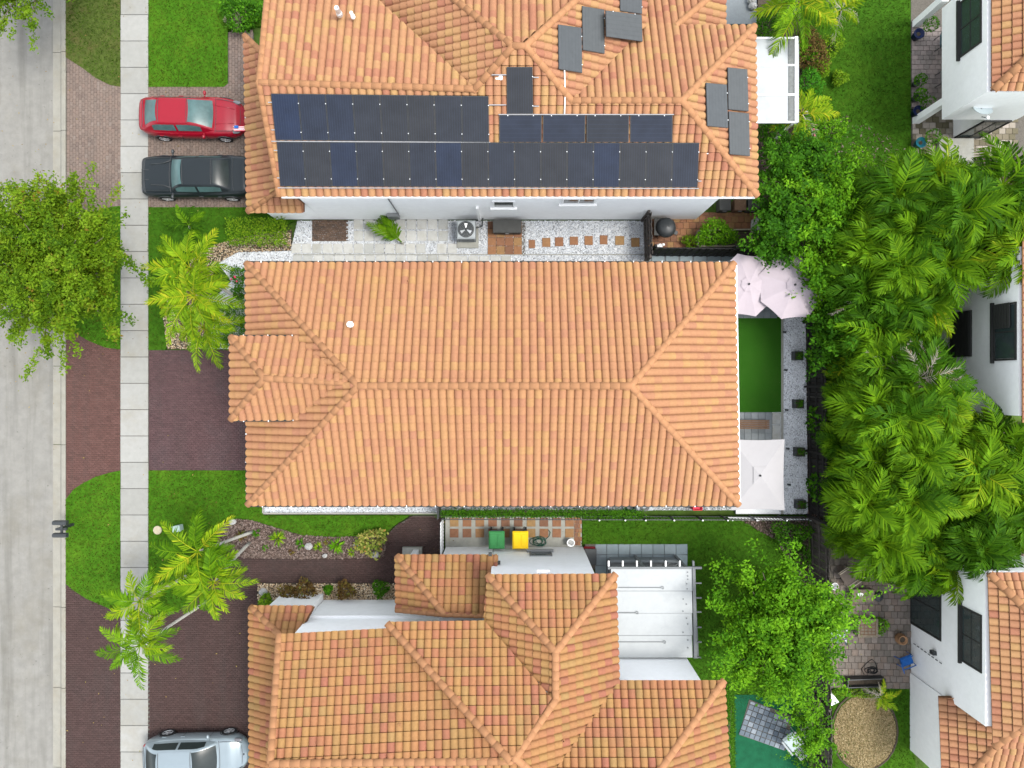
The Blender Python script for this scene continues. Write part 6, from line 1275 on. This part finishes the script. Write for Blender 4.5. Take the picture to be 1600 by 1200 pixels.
for k in range(9):
    for sd in (-1, 1): ls.box((c.x, c.y + sd * 0.425, 0.2 + 0.07 * k), (0.74, 0.012, 0.025)); ls.box((c.x + sd * 0.425, c.y, 0.2 + 0.07 * k), (0.012, 0.74, 0.025))
ls.build('louvre', m_greym, ac)
MB().tube([(c.x + 0.43, c.y + .2, 0.3), (c.x + 0.7, c.y + 0.3, 0.2), (c.x + 0.75, c.y + 0.75, 0.3)], 0.03, 8).build('pipe', m_dark, ac)
# storage box
def deckbox(label, x0, y0, x1, y1, z, m):
    a, b = P(x0, y0, z), P(x1, y1, z); cx, cy = (a.x + b.x) / 2, (a.y + b.y) / 2; t = thing('storage_box', label, 'storage box', (cx, cy, 0.05))
    MB().bbox((cx, cy, z / 2), (b.x - a.x - 0.08, a.y - b.y - 0.08, z - 0.08), 0.02).build('box', m, t); MB().bbox((cx, cy, z - 0.0), (b.x - a.x, a.y - b.y, 0.08), 0.025).build('lid', m, t)
    MB().box((cx, cy - (a.y - b.y) / 2 - 0.01, z - 0.1), (0.16, 0.03, 0.05)).build('latch', m_greym, t); return t
m_boxg = mat('grey_resin', (0.062, 0.063, 0.06), 0.6, 0.15, 6)
deckbox('dark grey storage box on the terracotta pad in the side yard', 770, 343, 815, 364, 0.6, m_boxg)
# grill
c = P(1040, 356, 0.8); gl = thing('grill', 'black covered kettle grill at the left end of the side terrace', 'grill', (c.x, c.y, 0.05))
MB().lathe([(0.0, 0.55), (0.3, 0.62), (0.44, 0.78), (0.46, 0.86), (0.42, 1.0), (0.28, 1.1), (0.0, 1.14)], 20, (c.x, c.y, 0)).build('bowl', m_dark, gl, smooth=True)
MB().box((c.x - 0.28, c.y + 0.05, 0.84), (0.5, 0.8, 0.06)).build('side_shelf', m_boxg, gl)
for dx, dy in ((-.25, .25), (.25, .25), (-.25, -.25), (.25, -.25)): MB().box((c.x + dx, c.y + dy, 0.33), (0.05, 0.05, 0.6)).build('leg', m_dark, gl)
MB().lathe([(0.0, -0.04), (0.1, -0.04), (0.1, 0.04), (0.0, 0.04)], 14, (c.x + 0.5, c.y - .18, 0.6)).build('knob', m_dark, gl); MB().beam((c.x - .15, c.y, 1.18), (c.x + .15, c.y, 1.18), 0.03, 0.03).build('handle', m_dark, gl)
# timber planter on the side terrace
pn = thing('planter_bed', 'pale timber raised planter on the side terrace', 'planter', P(1132, 374))
for (a, b) in (((1089, 362), (1172, 360)), ((1172, 360), (1172, 386)), ((1089, 386), (1172, 386)), ((1089, 362), (1089, 386))): MB().beam(P(*a, 0.3), P(*b, 0.3), 0.06, 0.5).build('board', mat('pale_timber', (0.30, 0.27, 0.2), 0.85, 0.2, 8), pn)
MB().prism(G(rect(1090, 363, 1171, 385), 0.3), 0.06, 0.42).build('soil', m_soil, pn)
for i, (x, y) in enumerate(((1133, 318), (1157, 318), (1178, 318))):
    deckbox(('dark left crate of the three under the upper roof corner', 'red brown middle crate of the three under the upper roof corner', 'dark right crate of the three under the upper roof corner')[i], x - 9, y - 9, x + 9, y + 11, 0.7, m_boxg if i != 1 else m_timber)
c = P(1184, 354); tag(MB().ell((c.x, c.y, 0.25), (0.42, 0.42, 0.3), 12, 8, jit=0.12).build('boulder', m_stone), 'pale rounded boulder at the right end of the side terrace', 'boulder')
c = P(1028, 386); tag(MB().ell((c.x, c.y, 0.35), (0.16, 0.1, 0.1), 8, 6, jit=0.2).ell((c.x + .16, c.y + .03, 0.42), (0.08, 0.07, 0.07), 8, 6).tube([(c.x - .1, c.y, 0.05), (c.x - .1, c.y, 0.35)], 0.03, 6).tube([(c.x + .1, c.y, 0.05), (c.x + .1, c.y, 0.35)], 0.03, 6).build('ornament', m_trimw), 'small white garden ornament at the fence corner', 'ornament')
# wheelie bins
def wbin(label, x, y, m):
    c = P(x, y, 1.0); t = thing('wheelie_bin', label, 'bin', (c.x, c.y, 0.05))
    mb = MB(); vs = []
    for (z, sx, sy) in ((0.1, 0.24, 0.27), (0.95, 0.32, 0.36)): vs += [(c.x + sx * a, c.y + sy * b, z) for a, b in ((-1, -1), (1, -1), (1, 1), (-1, 1))]
    mb.add(vs, [(3, 2, 1, 0), (4, 5, 6, 7)] + [(i, (i + 1) % 4, 4 + (i + 1) % 4, 4 + i) for i in range(4)]); mb.build('body', m, t)
    ld = MB(); ld.bbox((c.x, c.y - 0.01, 1.0), (0.72, 0.80, 0.09), 0.05); lid = ld.build('lid', m, t)
    for dx in (-.17, .17): MB().bbox((c.x + dx, c.y - 0.02, 1.05), (0.26, 0.56, 0.03), 0.012).build('lid_panel', m, lid)
    MB().tube([(c.x - .26, c.y + .42, 0.95), (c.x + .26, c.y + .42, 0.95)], 0.02, 8).build('handle', m_dark, t)
    for dx in (-.27, .27): MB().tube([(c.x + dx - .03, c.y + .3, 0.15), (c.x + dx + .03, c.y + .3, 0.15)], 0.11, 14).build('wheel', m_rubber, t)
wbin('dark green wheelie bin against the white wall of the lower house', 776, 843.5, m_green_bin); wbin('bright yellow wheelie bin next to the green one', 813, 843.5, m_yellow)
# hoses
def coil(label, c, r, m, loops=5, tail=None, z=0.04):
    c = Vector(c); pts = []
    for k in range(loops * 14): a = 2 * math.pi * k / 14; rr = r * (0.75 + 0.3 * math.sin(k * 0.37)); pts.append((c.x + rr * math.cos(a) + 0.06 * math.sin(k * .21), c.y + rr * 0.6 * math.sin(a), z + 0.012 * (k / 14)))
    if tail: pts += [tuple(P(x, y, z)) for x, y in tail]
    return tag(MB().tube(pts, 0.016, 6).build('garden_hose', m, None, smooth=True), label, 'hose')
coil('dark green garden hose coiled beside the yellow bin', P(842, 845), 0.36, m_hose, 5, [(852, 843), (858, 838), (860, 832), (857, 828)], 0.07)
coil('black hose coiled on the paved patio below the woven table', P(1361, 1046), 0.26, m_rubber, 5, [(1368, 1035), (1362, 1030), (1354, 1036), (1346, 1045), (1350, 1054)], 0.06)
coil('dark green hose in the south passage of the middle house', P(985, 793), 0.3, m_hose, 4, [(1000, 797), (1018, 796)], 0.05)
c = P(892, 848, 0.4); pt_ = thing('flower_pot', 'round white pot at the corner of the bin yard', 'pot', (c.x, c.y, 0.05)); MB().lathe([(0.0, 0.05), (0.12, 0.05), (0.17, 0.4), (0.185, 0.42), (0.15, 0.42), (0.14, 0.36), (0.0, 0.36)], 16, (c.x, c.y, 0)).build('pot', m_trimw, pt_); MB().ell((c.x, c.y, .38), (.12, .12, .05), 10, 6, jit=.2).build('soil', m_stone, pt_)
# mailboxes on a shared post
b0 = P(115, 819); mbx = thing('mailbox_post', 'black street mailbox stand with a slanted post seen from above', 'mailbox', (b0.x, b0.y, 0.03))
MB().box((b0.x, b0.y, 0.58), (0.11, 0.11, 1.16)).build('post', m_dark, mbx); MB().box((b0.x + 0.15, b0.y, 1.12), (0.5, 0.1, 0.1)).build('cross_arm', m_dark, mbx)
MB().box((b0.x + 0.2, b0.y + .04, 1.18), (0.1, 0.74, 0.05)).build('bearer', m_dark, mbx)
for i, dy in enumerate((0.32, -0.24)):
    t = thing('mailbox', ('upper black mailbox of the pair over the kerb', 'lower black mailbox of the pair over the kerb')[i], 'mailbox', (b0.x + 0.22, b0.y + dy, 1.21), 'kerbside mailboxes')
    pr = [(-.10, 0), (.10, 0), (.10, .12), (.07, .19), (0, .22), (-.07, .19), (-.10, .12)]; mb = MB(); vs = [(b0.x - .09, b0.y + dy + y, 1.21 + z) for y, z in pr] + [(b0.x + .53, b0.y + dy + y, 1.21 + z) for y, z in pr]
    mb.add(vs, [tuple(range(6, -1, -1)), tuple(range(7, 14))] + [(k, (k + 1) % 7, 7 + (k + 1) % 7, 7 + k) for k in range(7)]); mb.build('box', m_dark, t); MB().box((b0.x - .1, b0.y + dy, 1.3), (0.02, 0.17, 0.17)).build('door', m_greym, t)
c = P(247, 828); tag(MB().lathe([(0, 0.03), (0.2, 0.03), (0.2, 0.07), (0.17, 0.085), (0, 0.085)], 18, (c.x, c.y, 0)).build('valve_cover', mat('tan_plastic', (0.42, 0.37, 0.26), 0.7, 0.15, 8)), 'round tan valve cover in the lower lawn', 'cover')
c = P(281, 824); ub = thing('utility_box', 'pale blue green utility box in the lower lawn', 'utility box', (c.x, c.y, 0.03)); MB().bbox((c.x, c.y, 0.2), (0.36, 0.26, 0.34), 0.03, rz=0.2).build('box', mat('pale_teal', (0.38, 0.50, 0.45), 0.6, 0.1, 8), ub); MB().bbox((c.x, c.y, 0.385), (0.39, 0.29, 0.03), 0.01, rz=0.2).build('lid', mat('pale_teal', (0.38, 0.50, 0.45)), ub)
for i, (x, y, r_, lab) in enumerate(((483, 853, 0.2, 'rounded blue grey stone in the mulch bed'), (380, 468, 0.16, 'grey boulder by the corner of the middle house'), (586, 866, 0.2, 'pale rough stone at the end of the mulch bed'), (364, 815, 0.18, 'pale limestone block at the head of the mulch bed'), (556, 852, 0.12, 'small brown stone beside the crotons'), (412, 924, 0.22, 'grey boulder in the corner of the planter bed'), (508, 868, 0.13, 'small grey stone at the driveway edge of the mulch bed'))):
    c = P(x, y, 0.1); tag(MB().ell((c.x, c.y, 0.1 + r_ * 0.4), (r_, r_ * 0.8, r_ * 0.6), 10, 7, jit=0.15).build('stone', m_stone), lab, 'stone')
# south passage things
c = P(1007, 791, 0.5); hb = thing('hose_reel', 'pale grey hose reel box in the south passage', 'hose reel', (c.x, c.y, 0.03)); MB().bbox((c.x, c.y, 0.3), (0.75, 0.4, 0.5), 0.04).build('box', m_ac, hb); MB().lathe([(0.1, 0.56), (0.22, 0.56), (0.22, 0.6), (0.1, 0.6)], 18, (c.x, c.y, 0)).build('reel', m_dark, hb)
c = P(1090, 790, 0.5); rb = thing('crate', 'red plastic crate in the south passage under the eave', 'crate', (c.x, c.y, 0.03))
for sd in (-1, 1): MB().box((c.x, c.y + sd * .2, .3), (0.42, 0.03, 0.5)).build('side', m_red, rb); MB().box((c.x + sd * .2, c.y, .3), (0.03, 0.36, 0.5)).build('side', m_red, rb)
MB().box((c.x, c.y, .4), (0.36, 0.36, 0.05)).build('bottom', m_red, rb)
c = P(921, 870, 0.6); rc = thing('cooler', 'red cool box beside the white wall at the tiled terrace', 'cool box', (c.x, c.y, 0.08)); MB().bbox((c.x + .05, c.y, 0.32), (0.5, 0.7, 0.5), 0.05).build('box', m_red, rc); MB().bbox((c.x + .05, c.y, 0.6), (0.54, 0.74, 0.07), 0.02).build('lid', m_dark, rc)
# sofa under the pergola edge
sf = thing('outdoor_sofa', 'dark outdoor sofa half under the lower patio cover', 'sofa', P(1005, 886))
for k in range(5): c = P(962 + 21 * k, 885, 0.4); MB().bbox((c.x, c.y, 0.36), (0.60, 0.62, 0.2), 0.04).build('cushion', m_greym, sf); MB().bbox((c.x, c.y + 0.33, 0.55), (0.6, 0.14, 0.5), 0.03).build('back_cushion', m_deck, sf)
c = P(1005, 885, 0.2); MB().box((c.x, c.y, 0.17), (3.2, 0.7, 0.16)).build('base', m_dark, sf)
for x0, x1 in (((1040, 884), (1056, 872)), ((1050, 887), (1064, 876))): MB().beam(P(*x0, 0.9), P(*x1, 0.3), 0.06, 0.06).build('brace', m_greym, sf)
# small striped flag on a stick by the red car
c = P(372, 201, 0.9); fl = thing('flag', 'small red and white striped flag with blue corner at the nose of the red car', 'flag', (c.x, c.y, 0.02))
MB().tube([(c.x - .16, c.y + .05, 0.02), (c.x - .16, c.y + .05, 1.05)], 0.01, 6).build('stick', m_trimw, fl)
for k in range(7): MB().box((c.x + 0.1, c.y - 0.12 + 0.04 * k, 0.98 - .02 * k), (0.5, 0.04, 0.012)).build('stripe', m_red if k % 2 == 0 else m_trimw, fl)
MB().box((c.x - .06, c.y + .06, 0.945), (0.18, 0.13, 0.03)).build('canton', m_blue, fl)
# lower patio furniture
def metal_chair(name, label, c, rz, frame, seat_m, w_=0.6, sling=True):
    t = thing(name, label, 'chair'); 
    for sd in (-1, 1):
        MB().tube([(-.28, sd * w_ / 2, 0.0), (-.28, sd * w_ / 2, 0.4), (.28, sd * w_ / 2, 0.42), (.5, sd * w_ / 2, 0.95)], 0.018, 6).build('side_frame', frame, t); MB().tube([(.3, sd * w_ / 2, 0.4), (.34, sd * w_ / 2, 0.0)], 0.018, 6).build('leg', frame, t); MB().tube([(-.28, sd * (w_ / 2 + .03), 0.42), (-.26, sd * (w_ / 2 + .03), 0.62), (.36, sd * (w_ / 2 + .03), 0.64)], 0.022, 6).build('armrest', frame, t)
    MB().tube([(.5, -w_ / 2, 0.95), (.5, w_ / 2, 0.95)], 0.018, 6).build('top_bar', frame, t)
    MB().box((0, 0, 0.41), (0.54, w_ - 0.05, 0.03)).build('seat', seat_m, t)
    bk = MB(); bk.beam((.3, 0, 0.45), (.49, 0, 0.92), w_ - 0.05, 0.025, up=(1, 0, 0)); bk.build('backrest', seat_m, t)
    t.location = (c[0], c[1], c[2] if len(c) > 2 else 0.05); t.rotation_euler = (0, 0, rz); return t
m_beige = mat('beige_metal', (0.38, 0.34, 0.27), 0.5, 0.1, 6); m_sling = mat('brown_sling', (0.12, 0.10, 0.085), 0.85, 0.15, 10)
metal_chair('patio_chair', 'beige framed patio chair half under the palm fronds', P(1318, 898), R(35), m_beige, m_sling, 0.75)
def table(name, label, x0, y0, x1, y1, h, m, slats=0):
    a, b = P(x0, y0, h), P(x1, y1, h); cx, cy = (a.x + b.x) / 2, (a.y + b.y) / 2; t = thing(name, label, 'table', (cx, cy, 0.05)); w_, d_ = b.x - a.x, a.y - b.y
    top = MB().bbox((cx, cy, h), (w_, d_, 0.05), 0.01).build('top', m, t)
    for sx in (-1, 1):
        for sy in (-1, 1): MB().box((cx + sx * (w_ / 2 - .05), cy + sy * (d_ / 2 - .05), h / 2), (0.05, 0.05, h - 0.05)).build('leg', m, t)
    for k in range(slats):
        MB().box((cx - w_ * .36 + w_ * .72 * k / max(1, slats - 1), cy, h + 0.032), (0.03, d_ * 0.75, 0.012)).build('slat', m_timber, top); MB().box((cx, cy - d_ * .34 + d_ * .68 * k / max(1, slats - 1), h + 0.04), (w_ * 0.75, 0.03, 0.012)).build('slat', m_timber, top)
    return t
m_mud = mat('mud_brown', (0.16, 0.135, 0.10), 0.8, 0.25, 7)
table('patio_table', 'low brown patio table with scattered things below the metal chair', 1331, 921, 1366, 941, 0.45, m_mud); table('patio_table', 'square woven patio table in the middle of the patio', 1340, 967, 1372, 996, 0.5, m_mud, 5)
sm_ = thing('clutter', 'pale crumpled packet lying on the low patio table', 'packet', P(1344, 930, 0.5)); MB().ell(P(1344, 929, 0.5), (0.16, 0.07, 0.04), 8, 6, jit=.3).build('packet', m_trimw, sm_)
c = P(1373, 932, 0.1); tag(MB().ell((c.x, c.y, 0.12), (0.2, 0.24, 0.1), 12, 7, jit=0.1).build('bag', m_dark), 'black bag lying on the patio pavers', 'bag')
c = P(1304, 916, 0.3); bk_ = thing('bucket', 'small pale bucket at the fence end of the patio', 'bucket', (c.x, c.y, 0.05)); MB().lathe([(0.0, 0.06), (0.13, 0.06), (0.17, 0.35), (0.15, 0.35), (0.12, 0.1), (0, 0.1)], 16, (c.x, c.y, 0)).build('body', m_trimw, bk_); MB().tube([(c.x + .17 * math.cos(a), c.y + .05, 0.35 + .17 * math.sin(a)) for a in [math.pi * k / 8 for k in range(9)]], 0.01, 5).build('handle', m_greym, bk_)
c = P(1310, 993, 0.3); tp = MB(); 
for k in range(60):
    a, b = random.uniform(-.35, .35), random.uniform(-.3, .3); q = Vector((c.x + a, c.y + b, 0.1 + random.uniform(0, .3))); u_ = Vector((random.uniform(-.15, .15), random.uniform(-.15, .15), random.uniform(-.08, .08))); v_ = Vector((random.uniform(-.12, .12), random.uniform(-.12, .12), random.uniform(-.05, .05))); tp.add([q, q + u_, q + u_ + v_, q + v_], [(0, 1, 2, 3)], random.random())
tag(tp.build('tarpaulin', mat('blue_white_tarp', (0.5, 0.6, 0.65), 0.5, 0.1, 8, palette=pal((0.03, 0.04, 0.06), (0.16, 0.26, 0.36), (0.45, 0.55, 0.6), (0.7, 0.74, 0.76)))), 'crumpled blue and white tarpaulin under the tree edge on the patio', 'tarpaulin')
c = P(1409, 999, 0.4); cp_ = thing('flower_pot', 'large round terracotta urn on the patio beside the house wall', 'pot', (c.x, c.y, 0.05)); MB().lathe([(0.0, 0.05), (0.14, 0.05), (0.24, 0.22), (0.26, 0.38), (0.2, 0.5), (0.22, 0.54), (0.17, 0.54), (0.15, 0.45), (0, 0.42)], 20, (c.x, c.y, 0)).build('urn', mat('urn_clay', (0.3, 0.17, 0.09), 0.7, 0.2, 6), cp_, smooth=True); MB().ell((c.x, c.y, .44), (.14, .14, .03), 10, 6).build('soil', m_soil, cp_)
metal_chair('folding_chair', 'blue folding chair beside the house wall on the patio', P(1409, 1027), R(200), m_blue, m_blue, 0.4)
tr_ = thing('trough', 'long black planter trough at the foot of the patio', 'planter', P(1350, 1066))
for (a, b) in (((1322, 1060), (1380, 1058)), ((1322, 1072), (1380, 1070)), ((1322, 1060), (1322, 1072)), ((1380, 1058), (1380, 1070))): MB().beam(P(*a, 0.25), P(*b, 0.25), 0.04, 0.4).build('side', m_dark, tr_)
MB().prism(G([(1322, 1060), (1380, 1058), (1380, 1070), (1322, 1072)], 0.25), 0.06, 0.2).build('soil', m_soil, tr_)
# turf corner lounger and stools
lg = thing('lounge_chair', 'grey cushioned reclining chair on the diagonal stone pad', 'chair'); m_cush = mat('pale_cushion', (0.40, 0.47, 0.48), 0.85, 0.08, 6)
for sd in (-1, 1): MB().bbox((0.0, sd * .36, 0.5), (0.8, 0.09, 0.07), 0.02).build('armrest', m_ac, lg); MB().tube([(-.35, sd * .36, 0.0), (-.33, sd * .36, 0.47)], 0.02, 6).build('leg', m_ac, lg); MB().tube([(.35, sd * .36, 0.0), (.33, sd * .36, 0.47)], 0.02, 6).build('leg', m_ac, lg)
MB().bbox((-0.02, 0, 0.44), (0.62, 0.58, 0.12), 0.04).build('seat_cushion', m_cush, lg); bk = MB(); bk.beam((-.30, 0, 0.48), (-.62, 0, 0.85), 0.58, 0.12, up=(1, 0, 0)); bk.build('back_cushion', m_cush, lg)
for k in range(6): MB().box((0.62, -.2 + .08 * k, 0.36), (0.6, 0.06, 0.03)).build('leg_slat', m_ac, lg)
MB().box((0.62, 0, 0.33), (0.06, 0.5, 0.03)).build('bearer', m_ac, lg)
lg.location = P(1232, 1152) + Vector((0, 0, 0.09)); lg.rotation_euler = (0, 0, R(-52))
metal_chair('garden_chair', 'small grey metal chair by the shrubs of the turf corner', P(1255, 1136), R(110), m_alu, m_greym, 0.42)
tag(MB().add([P(1298, 1080, 0.4), P(1310, 1096, 0.05), P(1299, 1102, 0.05), P(1298, 1081, 0.45), P(1311, 1097, 0.09), P(1299, 1103, 0.09)], [(0, 2, 1), (3, 4, 5), (0, 1, 4, 3), (1, 2, 5, 4), (2, 0, 3, 5)]).build('sunshade_corner', m_trimw), 'white triangular cloth corner beside the dry straw circle', 'cloth')
# upper terrace pots and chairs
def pot(label, x, y, m, r_=0.24, h=0.42, leaf=m_leaf_hedge, lr=0.32, nl=160, off=(0.15, 0.1)):
    c = P(x, y, 0.2); t = thing('flower_pot', label, 'pot', (c.x, c.y, 0.05))
    MB().lathe([(0.0, 0.05), (r_ * .7, 0.05), (r_, h), (r_ * 1.05, h + .02), (r_ * .88, h + .02), (r_ * .8, h - .05), (0, h - .05)], 18, (c.x, c.y, 0)).build('pot', m, t, smooth=True); MB().lathe([(r_ * .79, h - .06), (0, h - .04)], 14, (c.x, c.y, 0)).build('soil', m_soil, t)
    X = RNG.normal(0, 1, (nl, 3)); X /= np.linalg.norm(X, axis=1)[:, None]; leaf_mesh('foliage', np.stack([c.x + off[0] + X[:, 0] * lr, c.y + off[1] + X[:, 1] * lr, h + .35 + X[:, 2] * lr], 1), 0.12, leaf, t)
m_navy = mat('navy_glaze', (0.012, 0.02, 0.07), 0.3, 0.2, 6); m_tealp = mat('teal_glaze', (0.015, 0.13, 0.17), 0.3, 0.2, 6)
pot('navy pot with a bush beside the upper terrace pillar at the top', 1432, 56, m_navy, off=(0.35, 0.25)); pot('navy pot with a bush beside the lower terrace pillar', 1431, 176, m_navy, off=(0.25, 0.2)); pot('teal pot with a fern on the mossy upper patio', 1435, 225, m_tealp, off=(0.35, 0.15))
pot('small potted shrub on the terrace edge, upper of two', 1430, 131, m_dark, 0.16, 0.3, m_leaf_hedge, 0.26, 130, (0, 0)); pot('small potted shrub on the terrace edge, lower of two', 1430, 154, m_dark, 0.18, 0.3, m_leaf_hedge, 0.28, 150, (0, 0))
metal_chair('terrace_chair', 'dark terrace chair partly under the corner house, upper of two', P(1470, 72), R(180), m_dark, m_tealp, 0.55); metal_chair('terrace_chair', 'dark terrace chair partly under the corner house, lower of two', P(1471, 128), R(180), m_dark, m_greym, 0.55)
# thing at the top behind the upper house
c = P(1168, 22, 0.1); tag(MB().prism([(P(1134, -60).x, P(0, -60).y), (P(1182, 0).x, P(0, -60).y), (P(1182, 0).x, P(0, 38).y), (P(1134, 0).x, P(0, 38).y)], -0.1, 0.03).build('patio_strip', m_deck), kind='structure')
c = P(1176, 8, 0.2); tag(MB().ell((c.x, c.y, 0.22), (0.2, 0.2, 0.2), 10, 7, jit=.1).ell((c.x - .05, c.y - .3, 0.18), (0.16, 0.16, 0.16), 10, 7, jit=.1).build('stone', m_stone), 'two blue grey stones at the top behind the upper house', 'stone') if False else None
for i, (x, y) in enumerate(((1172, 4), (1174, 13))): c = P(x, y); tag(MB().ell((c.x, c.y, 0.2), (0.2, 0.16, 0.18), 10, 7, jit=.12).build('stone', m_stone), ('blue grey stone at the very top behind the upper house', 'blue grey stone just below the topmost one behind the upper house')[i], 'stone')
